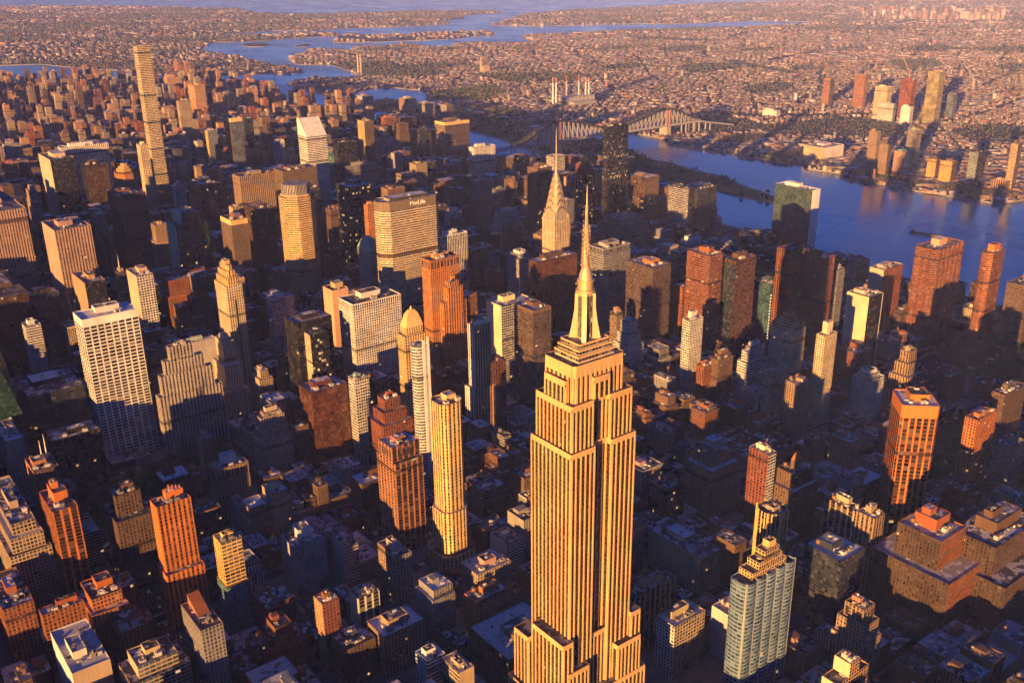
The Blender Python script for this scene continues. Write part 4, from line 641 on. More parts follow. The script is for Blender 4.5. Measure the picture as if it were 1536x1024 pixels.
TOWERS = """
grace|-159.6,727.0,67.0,38.0,192.0|office_tower|grid2:white|grid2:white|custom=flare;bay=8.5;fl=4.6;band=10|white stone office slab with bold window grid and flaring base beside the dark park
slimwhite|-184.1,952.3,20.0,23.5,125.0|office_tower|bands:pearl|bands:pearl||slim white tower with wavy horizontal bands left of the white grid slab
greenglass|-300.0,735.0,60.0,60.0,180.0|office_tower|glass:green|glass:green|taper=1|dark green glass tower cut off by the left edge of the photo
navyslab|-229.7,754.2,65.8,77.7,100.0|office_tower|glass:navy|glass:navy||wide low navy glass block left of the white grid slab, the farther of two
navylow|-227.2,671.1,54.5,36.9,72.0|office_tower|glass:black|glass:black||low black glass block at the foot of the white grid slab, the nearer of two
piersteps|-96.5,678.0,81.3,14.7,88.0|office_tower|ribs:stone|ribs:stone|steps=114,8;132,18;150,30|grey stone office building with stepped tiers and close vertical piers beside the park
lavslab|-42.6,751.6,52.0,13.0,122.0|office_tower|blank:lav|blank:lav||plain windowless lavender grey slab behind the stepped pier building
fifth500|31.1,747.8,22.5,41.8,190.0|art_deco_tower|grid:cream|grid:cream|custom=deco500|slender cream art deco tower with chamfered setbacks at its gold lit top
fifthwing|4.7,715.0,15.7,25.2,128.0|office_building|grid:cream|grid:cream|steps2=95,4,8;62,8,14|stepped cream wing at the foot of the slender cream art deco tower
whitegrid|-23.5,959.9,24.5,46.6,165.0|office_tower|blank:beige|grid2:white|bay=4;fl=4|beige tower with a rounded white lattice front behind the white grid slab
beigetwin|-25.6,1042.5,13.0,30.2,150.0|office_tower|bands:tan|bands:tan|masts=1|narrow tan banded tower carrying a pair of pale masts
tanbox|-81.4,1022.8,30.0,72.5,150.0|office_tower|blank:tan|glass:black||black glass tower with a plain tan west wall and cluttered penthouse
browncorner|-215.3,1081.8,65.6,154.1,135.0|office_tower|glass:brown|glass:brown||wide brown tower with a pinkish roof at the left edge
yellowroof|-145.5,1095.4,41.3,29.6,125.0|office_tower|glass:navy|glass:navy|yellowph=1|dark blue tower with yellow plant housings on its roof
ribbig|-92.0,1110.7,54.1,76.9,215.0|office_tower|blank:rose|ribs:rose||large rosy ribbed slab tower with a recessed dark roof at upper left
ribstepa|-167.7,1309.1,79.2,209.0,215.0|office_tower|ribs:rose|ribs:rose|steps2=196,0,0|stepped ribbed rosy tower cut off by the left edge
ribstepb|-26.1,1570.9,13.2,37.5,190.0|office_tower|ribs:rose|ribs:rose|steps2=170,0,10|narrow ribbed rosy wing right behind the stepped tower at the left edge
sloped|71.0,1809.2,49.5,103.8,205.0|office_tower|blank:beige|glass:black|custom=slope|black glass tower with pale sloping side walls at upper left
whiteribs|119.6,1910.1,104.2,28.5,212.0|office_tower|ribs:white|ribs:white||broad tower of white vertical ribs behind the black sloping tower
darksq|132.5,1779.8,48.1,36.1,190.0|office_tower|glass:black|glass:brown||dark square tower between the white ribbed tower and the orange octagon
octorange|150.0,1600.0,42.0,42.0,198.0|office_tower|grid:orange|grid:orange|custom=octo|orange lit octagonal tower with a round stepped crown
darkmaroon|93.6,1427.2,53.9,62.6,188.0|office_tower|ribs:maroon|ribs:maroon||dark maroon tower directly in front of the orange octagonal tower
park432|297.5,1835.5,29.0,29.0,426.0|residential_tower|grid2:cream|grid2:cream|custom=p432|extremely tall slender white square tower with an even window grid
goldside|245.8,1744.9,17.6,27.2,225.0|residential_tower|grid:cream|grid:cream||slim cream tower touching the foot of the tallest white square tower
paleblock|300.8,1719.5,24.5,17.1,128.0|office_building|blank:pearl|grid:pearl|steps=135,5|small pale tower with sloped shoulders near the dark teal block
tealdark|286.9,1520.3,41.7,68.7,168.0|office_tower|ribs:brown|glass:navy||dark teal tower with a ribbed brown west side and white plant on its roof
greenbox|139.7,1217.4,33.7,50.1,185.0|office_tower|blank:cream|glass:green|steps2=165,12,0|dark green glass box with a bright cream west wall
goldcornice|196.1,1133.3,30.4,47.5,180.0|office_tower|grid:bronze|grid:bronze|cornice=1|dark bronze tower with a gold cornice band round its top
pinkroof|266.2,1183.9,33.6,56.3,180.0|office_tower|glass:brown|glass:brown||dark brown tower with a pinkish roof right of the gold corniced tower
ribgold|357.6,1477.1,77.5,38.4,182.0|office_tower|ribs:tan|ribs:tan||wide tan ribbed tower with orange lit rib tops
octglass|256.0,1022.0,56.0,56.0,228.0|office_tower|bands:gold|bands:gold|custom=oct383|octagonal banded tower glowing gold with a pale glass crown
brownslab|402.1,1359.6,75.4,43.8,205.0|office_tower|grid:bronze|grid:bronze||broad brown gridded slab rising right behind the octagonal gold tower
darkshaft|393.3,1244.1,31.2,22.9,190.0|office_tower|ribs:maroon|glass:navy||dark shaft against the right side of the octagonal gold tower
specks|414.1,1107.3,48.6,48.5,212.0|office_tower|glass:black|glass:black|lit=.05|black tower with specks of lit windows left of the lettered slab
lettered|332.0,822.0,85.0,41.0,246.0|office_tower|bands:cream|bands:cream|custom=metlife|huge elongated octagonal slab with cream bands and white lettering on its crown
copperroof|334.4,898.6,20.1,42.2,150.0|office_building|grid:sage|grid:sage|custom=pyr;pcol=copper;ph=24|pale building with a green copper pyramid roof left of the lettered slab
orangeslab|376.7,974.1,19.5,13.0,208.0|office_tower|grid:orange|grid:orange||narrow orange slab standing behind the green copper pyramid roof
whitecols|425.8,835.6,60.0,13.0,172.0|office_tower|ribs:white|ribsd:white|band=8|dark glass tower with thin white columns right of the lettered slab
lincoln|281.4,633.2,49.4,22.2,205.0|office_tower|grid:orange|grid:orange|topwin=1|orange brick tower with arched upper windows right in front of the lettered slab
orangestep|300.0,618.7,25.0,13.4,165.0|art_deco_tower|ribs:orange|ribs:orange|steps=172,5;wings=1|stepped orange tower with narrow piers right of the orange brick tower
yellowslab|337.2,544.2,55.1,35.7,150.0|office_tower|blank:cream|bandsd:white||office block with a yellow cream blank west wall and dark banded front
brownband|332.2,467.6,30.5,41.3,165.0|office_tower|bands:umber|bands:umber|bandtop=1|dark brown banded office block just left of the spire of the tallest tower
stripes|238.4,469.3,24.9,14.5,165.0|residential_tower|ribs:white|ribs:peach|crownspk=1;steps2=80,4,4|slender tower of white and orange vertical stripes with a jagged crown
darkneighbour|259.5,466.1,25.8,16.0,110.0|office_building|ribs:maroon|ribs:maroon||dark narrow block right of the slender striped tower
goldpyr|146.8,485.2,31.6,17.0,168.0|art_deco_tower|grid:gold|grid:gold|custom=pyr;pcol=gold;ph=24;setb=1|gold lit tower with a pale pyramid roof and ornate upper storeys
whitecurve|111.1,402.8,17.8,16.9,188.0|residential_tower|bands:pearl|ribs:pearl|custom=curve|slim white residential tower with a rounded bay of balconies
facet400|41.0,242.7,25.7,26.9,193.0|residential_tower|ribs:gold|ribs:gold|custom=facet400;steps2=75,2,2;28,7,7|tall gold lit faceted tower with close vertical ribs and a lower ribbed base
gothicbrick|23.7,315.9,34.0,27.0,125.0|art_deco_tower|grid:terra|ribsb:terra|topwin=1;steps2=108,0,5;nolit=1|terracotta gothic tower with tall dark window slots and an ornate upper loggia
redstep|93.6,448.9,21.0,17.0,112.0|office_building|grid:redbrick|grid:redbrick|steps2=98,5,5;84,10,10|dark red brick building with stepped square top
redglass|39.8,531.0,48.9,34.1,108.0|office_building|glass:maroon|glass:maroon||red brown glass box with a pink white roof at the park side
beigestep|-22.6,542.0,29.9,13.0,88.0|office_building|grid:beige|grid:beige|steps2=75,2,3;60,5,6;rooftier=1|beige building with stepped loggia top left of the red brown glass box
brownlow|15.7,536.7,19.5,13.0,66.0|office_building|grid:brown|grid:brown||small brown brick building at the left foot of the red brown glass box
greytop|88.7,511.1,19.4,16.7,118.0|office_building|grid2:pearl|grid2:pearl|copperph=1;bay=3.5;fl=4|grey white gridded tower with a greenish copper roof house
darktwina|86.3,659.7,51.8,36.2,150.0|office_tower|glass:black|glass:black||broad dark tower with a pinkish roof behind the narrow speckled one
darktwinb|91.6,631.9,26.0,17.3,140.0|office_tower|grid:cream|glass:black|lit=.06|narrow dark glass tower with a cream edge and rows of lit windows
salmon|188.9,754.3,26.1,29.0,150.0|office_tower|blank:salmon|blank:salmon||plain salmon slab tower with almost no windows
whiteoffice|160.7,639.9,74.9,41.1,165.0|office_tower|gridw:white|gridw:white|band=6|big office block of white window grid with a pink lit roof
greywin|126.9,831.4,36.4,16.3,130.0|office_tower|grid2:pearl|grid2:pearl|bay=3.5;fl=4;band=5|pale grey tower with small square windows and a dark slot under its roof
chrysler|575.0,715.0,32.0,32.0,200.0|art_deco_tower|grid:cream|grid:cream|custom=chrysler|art deco skyscraper with a tiered scalloped crown and needle spire
gradbrown|822.6,1066.5,38.7,32.7,200.0|office_tower|blank:umber|glass:brown|lit=.02|dark tower with a rust brown west wall left of the scalloped crown tower
bluebands|559.6,789.6,30.5,35.5,120.0|office_building|bands:pearl|bands:pearl|rooftier=1|office block of pale bands with gold penthouse below the scalloped crown tower
maroonblock|477.1,638.7,80.5,21.2,165.0|office_tower|glass:maroon|glass:maroon||dark maroon glass block with a black roof left of the great spire
greybands|578.3,600.2,56.9,33.9,175.0|office_tower|bands:grey|bands:grey|band=8|grey banded tower with a flat pale roof just right of the great spire
orangetop|601.6,516.1,38.5,57.4,160.0|office_tower|bands:umber|bands:umber|orangeph=1|dark brown office block with a bright orange plant house on top
redslab|636.1,436.1,27.3,45.5,190.0|office_tower|bands:rust|bands:rust|lit=.012|rust red banded tower of strong colour right of the orange topped block
darkpair|672.5,419.1,46.3,24.0,180.0|office_tower|glass:navy|bands:maroon|band=6|dark tower with an orange lit roof right beside the rust red tower
tealglass|752.6,414.9,30.3,30.7,128.0|office_tower|glass:teal|glass:teal|litcol=1|teal glass tower with a column of white lit floors at its corner
redribs|756.0,387.0,30.0,24.4,188.0|residential_tower|ribs:rust|ribs:rust||slender rust red ribbed tower with an orange penthouse before the river
orangetall|814.5,359.6,14.8,44.5,172.0|residential_tower|grid:rust|grid:rust|lit=.012|tall rust orange apartment tower lit on its upper half
greyback|861.8,372.6,17.2,13.0,140.0|residential_tower|bands:grey|bands:grey||narrow grey tower tucked right behind the rust orange apartment tower
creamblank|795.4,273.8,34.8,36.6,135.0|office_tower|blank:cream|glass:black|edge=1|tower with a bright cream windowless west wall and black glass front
beigeback|939.1,342.8,53.7,25.0,132.0|residential_tower|blank:beige|ribs:rust||tan tower with a rusty crown standing behind the cream windowless one
corinth|1000.9,294.2,78.3,36.4,165.0|residential_tower|bands:rust|bands:rust|custom=corinth|massive rust brown apartment tower made of fluted bays by the river
rivertower|1095.7,254.2,48.1,19.8,150.0|residential_tower|bands:rust|bands:rust|custom=octo2|brown chamfered tower with an orange centre bay and square penthouse by the river
edgebrown|1115.1,195.5,122.1,36.2,105.0|residential_tower|bands:brown|bands:brown||wide brown apartment block cut off by the right edge by the river
hospital|1162.4,280.5,53.1,45.2,28.0|hospital_building|grid:beige|grid:beige||long low beige hospital block with white roofs near the park trees
octstub|983.3,329.7,50.2,13.0,58.0|residential_tower|bands:umber|bands:umber||squat brown apartment block at the foot of the fluted river tower
creamhotel|634.5,283.5,30.5,36.0,118.0|residential_tower|gridw:cream|gridw:cream|rooftier=2|cream gridded tower with a glowing gold tiered penthouse
goldslim|615.2,218.2,25.6,13.3,135.0|residential_tower|grid:cream|grid:cream|neck=1|slim gold lit tower with a narrow square neck on top
creamround|584.5,272.7,36.6,14.5,73.0|residential_tower|gridw:cream|gridw:cream||short cream apartment house with bold window grid and brown penthouse
brownknobs|567.3,217.3,26.2,20.9,80.0|residential_tower|grid:tan|grid:tan|tanks=2|tan apartment tower with round knobs on its roof beside the short cream house
whiteslab|545.6,386.5,25.7,15.0,125.0|residential_tower|balc:white|gridw:white|headhouse=1|white slab with dark zigzag balconies on its west side
bandslim|537.0,524.8,13.0,14.5,100.0|office_building|bands:tan|bands:tan||narrow tan banded block left of the white stepped one
bandstep|528.3,490.0,18.9,16.9,98.0|office_building|bands:white|bands:white|steps2=80,3,4;65,6,8|white banded building with stepped terraces right of the great spire
whitesteps|597.4,322.9,34.1,13.0,85.0|residential_tower|bands:white|bands:white|steps2=70,3,4;tanks=1;rooftier=1|white terraced apartment house with a round roof tank
brownstepa|552.1,337.9,30.1,13.0,80.0|apartment_building|grid:brown|grid:brown|rooftier=1|brown apartment house with stepped crown left of the white terraced house
brownbl|537.3,350.3,21.6,13.0,70.0|apartment_building|grid:rust|grid:rust||slim brick red house close right of the white balcony slab
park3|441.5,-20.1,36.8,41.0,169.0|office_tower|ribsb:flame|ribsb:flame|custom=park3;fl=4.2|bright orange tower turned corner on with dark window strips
orangeright|585.4,-6.4,44.9,14.0,108.0|residential_tower|grid:flame|grid:flame|phcol=flame;lit=.02|orange brick tower with a square orange head house near the right edge
greyright|666.9,4.7,50.3,16.0,112.0|residential_tower|grid:umber|grid:umber||brown grey tower near the right edge behind the orange brick tower
bandgreen|643.5,-25.3,30.9,23.6,62.0|office_building|bands:sage|bands:sage||pale green banded block at the right edge below the orange brick tower
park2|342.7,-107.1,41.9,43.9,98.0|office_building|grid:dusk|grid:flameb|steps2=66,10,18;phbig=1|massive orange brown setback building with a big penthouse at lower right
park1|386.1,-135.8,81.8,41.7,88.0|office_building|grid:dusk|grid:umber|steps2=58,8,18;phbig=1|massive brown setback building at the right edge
colonnade|347.1,-21.4,13.0,40.6,85.0|office_building|ribsb:sand|ribsb:sand||pale building with tall colonnades along its west side
tantower|338.8,-42.0,17.5,19.6,92.0|office_building|ribs:tan|ribs:tan||narrow tan ribbed tower right behind the pale colonnade building
darkglass1|272.5,-53.5,37.0,39.3,78.0|office_building|bandsd:navy|bandsd:navy|tanks=2|dark glass block with cluttered round roof tanks near the teal tower
crownbrown|226.0,-108.2,16.3,18.2,78.0|apartment_building|grid:tan|grid:tan|topwin=1;steps2=64,3,4;48,6,6|tan tower with an arched crown of tall openings at lower right
frontcream|162.1,-139.7,13.2,14.6,75.0|apartment_building|blank:cream|gridw:peach|steps2=62,14,0|cream and orange apartment house with a blank stepped top at the bottom edge
teal325|119.0,-68.0,60.0,16.0,128.0|residential_tower|balc:tealslab|balc:tealslab|custom=teal325|teal glass tower with curved balconies and a stepped gold crown at lower right
skyround|200.0,-30.0,25.0,25.0,140.0|residential_tower|ribsd:gold|ribsd:gold|custom=skyround;bay=3.6|round sided dark glass tower with glowing gold edges behind the teal tower
longgrey|211.9,58.0,28.8,70.6,48.0|office_building|grid:sand|grid:sand||long low pale building with a flat dark roof right of the tallest tower
ornategrey|99.9,41.3,58.4,13.0,60.0|office_building|ribsb:sand|ribsb:sand||broad grey building with tall pilasters close right of the tallest tower
latticewhite|107.5,-5.8,38.6,21.4,56.0|office_building|gridw:white|gridw:sand||small building with a white lattice front low right of the tallest tower
ribbedorange|-281.6,419.8,22.6,49.8,115.0|office_tower|ribsb:flame|ribsb:flame|phcol=flame;phbig=1|dark tower with a frame of orange ribs at lower left
leftgrid|-313.5,452.2,21.2,107.7,98.0|apartment_building|gridw:sand|gridw:sand|steps2=86,4,6;70,8,10|sand coloured stepped building with bold gridded walls at the left edge
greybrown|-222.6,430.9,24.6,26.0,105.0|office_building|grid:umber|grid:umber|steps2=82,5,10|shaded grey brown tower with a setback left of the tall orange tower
tallorange|-209.3,340.4,32.2,18.1,130.0|residential_tower|blank:flame|ribs:flame|signph=1;steps2=60,2,5|tall orange tower with vertical stripes and a ragged penthouse
goldteal|-169.7,296.8,19.8,19.1,98.0|residential_tower|grid:amber|balc:amber|steps2=52,1,2;basecol=teal|bright golden tower with curved top and a teal glass lower half
orangeroof|-224.0,210.0,18.8,45.8,80.0|office_building|grid:grey|grid:grey|orangeroof=1|grey slab with a rusty orange roof and a wedge shaped roof house
archorange|-279.9,325.0,25.9,35.4,70.0|apartment_building|grid:flame|gridw:flame|steps2=58,3,6|orange brick house with stepped arched loggias at lower left
orangelow|-318.2,341.3,35.2,13.0,62.0|apartment_building|grid:flameb|grid:flameb|whiteroof=1|orange brown block with a white tented roof at lower left
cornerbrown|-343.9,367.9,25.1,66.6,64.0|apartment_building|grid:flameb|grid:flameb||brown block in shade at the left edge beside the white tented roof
greybox|-317.5,251.5,29.9,68.5,58.0|office_building|blank:pearl|blank:sand|whiteroof=1|pale grey windowless box with a dark cluttered roof at lower left
litbrown|-269.1,294.2,25.4,34.6,48.0|apartment_building|grid:tan|grid:flameb||brown house with an orange lit front behind the pale windowless box
beigeterr|-273.3,226.8,32.9,27.3,58.0|apartment_building|blank:sand|balc:sand|steps2=46,8,4|beige terraced building at the bottom edge right of the pale windowless box
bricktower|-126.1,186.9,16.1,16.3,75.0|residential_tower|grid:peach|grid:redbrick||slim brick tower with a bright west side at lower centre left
ornatesmall|-87.3,195.9,22.0,17.2,58.0|office_building|blank:cream|ribsb:pearl||small ornate building with tall pale window bays beside the slim brick tower
tealface|-96.0,307.2,33.9,31.5,58.0|office_building|blank:grey|glass:aqua|headhouse=1|small office block with a bright teal glass front
mansard|-26.3,231.1,17.3,35.3,58.0|apartment_building|grid:tan|grid:grey||narrow deep block with a speckled grey front left of the ribbed gold tower
redroof|-121.1,158.4,28.7,30.3,42.0|apartment_building|grid:redbrick|grid:umber||red brick house with a red patched roof at the bottom
creamcourt|-89.3,149.4,41.7,28.9,46.0|apartment_building|grid:tan|grid:tan||wide brown house with two light roofs at lower centre
departstore|-19.9,62.0,62.0,58.0,42.0|department_store|grid:umber|grid:umber|whiteroof=1|huge low department store with broad pale roofs left of the tallest tower
wavywhite|-87.6,82.1,18.1,17.1,62.0|apartment_building|balc:white|bands:white||white banded corner house at the bottom edge beside the department store
blackroof|-74.6,54.5,14.3,24.8,62.0|apartment_building|bands:sand|blank:sand||tan house with a black flat roof at the bottom edge beside the white banded one
whiteroofbig|26.4,171.4,39.8,28.8,48.0|office_building|grid:sand|grid:sand|whiteroof=1|grey building with a large white roof below the ribbed gold tower
orangeflank|5.3,144.3,36.9,18.1,42.0|apartment_building|blank:flame|grid:tan||low house with an orange lit blank flank in front of the large white roof
tanpark|-104.4,481.5,37.9,23.2,72.0|office_building|grid:tan|grid:tan|topwin=1;headhouse=1|tan building with a loggia storey and a tall roof house beside the park
tanslim|-78.8,591.8,13.3,19.5,58.0|office_building|blank:tan|grid:tan||slim tan tower standing against the park trees
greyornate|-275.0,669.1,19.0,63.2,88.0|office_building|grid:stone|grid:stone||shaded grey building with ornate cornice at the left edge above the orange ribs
antennabrown|-270.9,550.1,25.1,37.8,98.0|office_building|blank:terra|grid:umber|masts=2|dark brown building with a pinkish roof house and small mast at left
whitecourt|681.5,186.2,32.3,27.6,64.0|residential_tower|gridw:white|gridw:white|rooftier=1|white cream apartment house with a brick penthouse near the park
setbackslim|773.5,189.2,19.8,13.0,82.0|office_building|ribs:tan|ribs:tan|steps2=66,4,4;48,8,8|slender brown tower with setbacks beyond the bright orange tower
brownpark|820.2,151.4,45.5,13.0,44.0|apartment_building|grid:rust|grid:rust||brick red block with a cluttered roof right of the slender setback tower
brickmid|763.6,262.0,36.0,35.9,60.0|apartment_building|grid:brick|grid:brick||broad brown brick block below the cream windowless tower
lattice|339.3,85.3,13.0,25.5,108.0|residential_tower|grid:redbrick|balc:pearl||tall brown slab with a white lattice of balconies on its right edge
clustera|331.2,153.4,35.2,27.4,82.0|apartment_building|grid:tan|grid:tan|steps2=66,5,6;rooftier=1|tan brick apartment block with a stepped crown right of the tallest tower
clusterb|362.7,67.6,34.0,22.4,84.0|apartment_building|grid:brown|grid:brown|steps2=66,4,4;gable=1|brown block with a pointed orange roof gable behind the round sided tower
brownwhite|444.2,263.1,24.8,23.5,60.0|apartment_building|grid:brick|grid:brick|whiteroof=1|brown brick block with a whitish roof in the middle of the brownstones
pairtan|494.1,136.1,24.6,13.3,56.0|apartment_building|grid:tan|grid:tan||tan block of two neighbouring houses left of the bright orange tower, the left one
pairtanb|524.8,107.6,20.0,29.7,54.0|apartment_building|grid:tan|grid:tan||tan block of two neighbouring houses left of the bright orange tower, the right one
trump|1026.1,1080.3,62.8,13.0,262.0|residential_tower|glass:black|glass:black|lithi=1;bay=2.6;fl=3.3|tall black glass slab with many lit windows beside the river
gothicblack|1018.9,1144.8,33.8,27.0,150.0|residential_tower|glass:black|glass:black|custom=pyr;pcol=black;ph=34;lit=.03|dark tower with a steep pointed black roof behind the scalloped crown tower
twinbrown|1113.4,1047.8,43.6,57.0,145.0|residential_tower|glass:brown|grid:brown|lit=.03|pair of brown towers in one block right of the tall black slab
unplaza|1068.4,878.2,13.9,56.2,154.0|office_tower|bandsd:pearl|glass:navy||glass tower with white bands catching light, left of a blue twin
unplazab|1089.8,872.1,58.9,13.0,152.0|office_tower|glass:navy|bandsd:navy||dark blue banded glass tower, right twin of the white banded one
secretariat|1244.3,705.3,26.3,93.1,155.0|office_tower|glass:greenblue|blank:white||thin slab with blue green glass front and white marble end at the river
gothicwhite|890.8,711.6,35.8,19.9,110.0|apartment_building|ribs:white|ribs:white|crownspk=1|short white building with a ribbed gothic crown before the blue glass twins
beekman|948.3,952.1,68.8,50.5,95.0|apartment_building|grid:tan|bands:grey|steps2=80,12,6;60,20,10|stepped orange and grey block at the foot of the tall black slab
citi|511.5,1464.9,47.5,41.4,248.0|office_tower|bands:white|bands:white|custom=citi|white banded tower with a steeply slanted wedge roof
blacktower|719.9,1729.0,54.3,24.5,180.0|office_tower|glass:black|glass:black||plain black tower right of the slant roofed white tower
goldribs|921.4,1951.0,29.5,37.5,188.0|residential_tower|ribs:gold|ribs:bronze||gold and grey ribbed tower right of the plain black tower
navytower|1109.2,1965.9,34.5,14.4,145.0|residential_tower|glass:navy|glass:navy||narrow dark navy slab left of the broad gold crowned tower
goldcrown|1180.1,1939.0,87.9,52.9,160.0|residential_tower|bands:tan|bands:umber|cornice=1|broad grey tower with a glowing gold crown near the bridge
whiteribs2|1065.1,1631.2,69.7,24.3,140.0|residential_tower|ribs:white|ribs:white||tower of bright white vertical ribs where the bridge meets the shore
lex731|529.2,1925.4,31.6,42.7,236.0|office_tower|glass:bronze|glass:steel|cornice=1|glass tower with a bright gold top left of a dark navy shaft
lexdark|684.1,2213.3,26.0,18.7,190.0|office_tower|glass:navy|glass:navy||dark navy shaft beside the gold topped glass tower
easttwin|640.0,2603.8,37.9,23.3,205.0|residential_tower|grid:sand|grid:sand||sandy tower with a gold lit top right of the tallest white square tower
eastpair|872.7,3096.0,39.6,66.2,195.0|residential_tower|grid:peach|grid:peach||pair of joined pink brick towers rising highest over the uptown houses
eastgold|569.4,2199.7,26.7,19.5,170.0|residential_tower|grid:amber|grid:steel||slim golden tower left of the gold topped glass tower
eastfar|1080.3,3995.0,65.9,42.8,140.0|residential_tower|grid:peach|grid:peach||brick towers by the far shore right of the tallest white square tower
eastback|1394.1,3661.2,43.7,34.6,120.0|residential_tower|grid:rust|grid:rust||rust red pair of towers on the shore of the distant bend of the river
whitefin|728.1,2116.4,28.3,21.8,130.0|office_building|ribs:white|ribs:white|crownspk=1|small white building with a jagged finned crown left of the slant roofed tower
goldneck|705.7,2005.9,29.4,16.6,125.0|office_building|blank:cream|grid:cream|steps2=110,3,3|small cream building with narrow glowing top left of the slant roofed tower
tealcurve|685.8,1760.7,46.5,13.0,150.0|office_tower|glass:aqua|glass:aqua||teal glass tower with a lit edge below the plain black tower
midgreya|735.0,1717.8,99.9,13.9,120.0|office_building|grid:grey|grid:grey||grey block with a red brown middle bay below the gold and grey ribbed tower
sagetower|879.9,1372.1,59.9,13.0,118.0|office_building|grid:sage|grid:sage|copperph=1|sage green tower with glassy top in the crowd of east side towers
glasscone|882.3,1292.2,28.5,13.0,112.0|office_building|glass:steel|glass:steel||slim pale glass tower with rounded top left of the rust brown wall
whiteterr|757.1,1112.4,52.2,13.0,112.0|office_building|grid:pearl|grid:pearl|steps2=96,4,5;78,8,10|pale terraced building with an orange roof left of the rust brown wall
roundbrick|740.3,1041.3,20.3,37.7,95.0|office_building|grid:brick|grid:brick||brown brick block with rounded roof above the pale banded office block
brickspread|541.3,828.4,15.9,39.2,92.0|office_building|grid:brick|grid:brick|tanks=2|brown brick building with an arched roof house left of the pale banded block
licgold|3122.7,1531.6,36.5,48.2,197.9|office_tower|glass:lic|glass:lic||tallest green gold tower across the river with a chamfered top
licred|3158.1,1657.9,27.5,51.0,154.2|residential_tower|glass:rust2|glass:rust2|crane=1|red glass tower topped by a crane across the river
licwhite|3053.5,1592.1,22.4,38.9,69.4|office_building|blank:pearl|blank:lav||white blank faced building at the foot of the red glass tower across the river
licpale|3081.3,1679.8,18.0,66.5,70.9|office_building|grid:pearl|grid:steel||pale gridded block in front of the cream tower across the river
liccream|3184.1,1778.3,32.3,56.8,117.1|office_building|grid:cream|grid:cream||cream tower behind the pale gridded block across the river
licbrown|3334.0,1983.8,23.9,48.3,134.7|residential_tower|grid:terra|grid:terra||pinkish brown tower left of the cream tower across the river
liceast|3318.2,2140.9,28.5,34.0,112.9|residential_tower|grid:terra|grid:umber||brown tower alone left of the other towers inland across the river
licslabd|3343.7,1585.8,24.4,27.8,95.2|office_building|glass:steel|glass:steel||dark slab close right of the tallest green gold tower across the river
lichouse|2867.4,2063.3,25.3,70.6,23.8|office_building|blank:pearl|grid:pearl||white boxy building alone among the low houses across the river
lica|2181.5,1166.1,16.8,28.8,119.3|residential_tower|grid:tan|grid:tan||leftmost of the waterfront towers across the river, slim and tan
licb|2130.1,1095.2,16.5,27.8,97.4|residential_tower|grid:tan|grid:umber||second slim tan waterfront tower, standing just right of the first one
licc|2194.7,1077.2,34.2,36.3,71.4|residential_tower|grid:salmon|glass:aqua||shorter pinkish waterfront tower behind the red shed
licd|2331.3,1130.9,25.0,30.6,111.7|residential_tower|balc:sand|grid:sand||tall tan tower set back behind the pinkish waterfront tower
lice|2218.7,994.4,24.3,26.6,57.1|residential_tower|grid:amber|grid:umber||squat golden brown waterfront block, the left of a joined pair
licf|2193.1,932.7,27.6,35.6,63.4|residential_tower|grid:amber|grid:umber||squat golden brown waterfront block, the right of a joined pair
licg|2193.3,863.8,38.2,24.5,98.4|residential_tower|balc:sage|glass:black||greenish tan waterfront tower with a dark south side
lich|2229.0,778.2,21.3,19.7,128.7|residential_tower|balc:gold|grid:umber||tall golden tower nearest the right edge on the far river bank
gantry|2198.7,781.9,28.2,36.6,32.5|office_building|ribsb:peach|ribsb:peach||low arched peach building under the golden tower on the far river bank
redshed|2118.2,1032.3,20.0,35.6,19.0|boathouse|blank:flame|blank:flame||low bright red shed on the far river bank
whitebox|2220.7,1369.0,100.6,77.8,41.7|warehouse|grid:cream|blank:pearl||big pale box shaped warehouse on the far river bank
pinkpair|1730.7,5698.3,16.6,81.2,59.3|residential_tower|grid:terra|grid:terra||pair of pinkish towers on the island beyond the tall white tower
pinkpairb|1769.1,5661.3,16.7,56.8,43.5|residential_tower|grid:terra|grid:terra||smaller pinkish block right of the pink pair on the island
islanda|1814.3,3170.1,43.5,75.8,58.5|residential_tower|ribs:rose|ribs:stone||rosy ribbed block with lit top on the wooded island
islandb|1799.0,3000.5,39.3,61.1,59.4|residential_tower|ribs:stone|ribs:stone||grey stepped block right of the rosy one on the wooded island
islandc|1829.2,2898.4,32.7,68.5,58.6|residential_tower|grid:stone|grid:umber||grey brown row of flats behind the gold crowned tower on the wooded island
hospitalisl|2540.9,2357.6,46.6,33.8,21.4|office_building|blank:sand|grid:sand||tan box building just behind the right end of the bridge
shoreblock|1459.3,3437.3,59.4,89.3,61.3|residential_tower|grid:rust|grid:rust||brick block on the shore right of the slant roofed tower
shorewhite|1613.3,3193.3,47.5,61.9,84.3|office_building|grid:pearl|grid:grey||pale block with a brick crown at the river bend
shorebrick|1611.0,3300.1,19.1,34.9,102.4|residential_tower|grid:rust|grid:rust||narrow brick tower beside the pale block at the river bend
"""  # litbrown, orangeflank and frontcream have orange sunlight put into a wall's colour
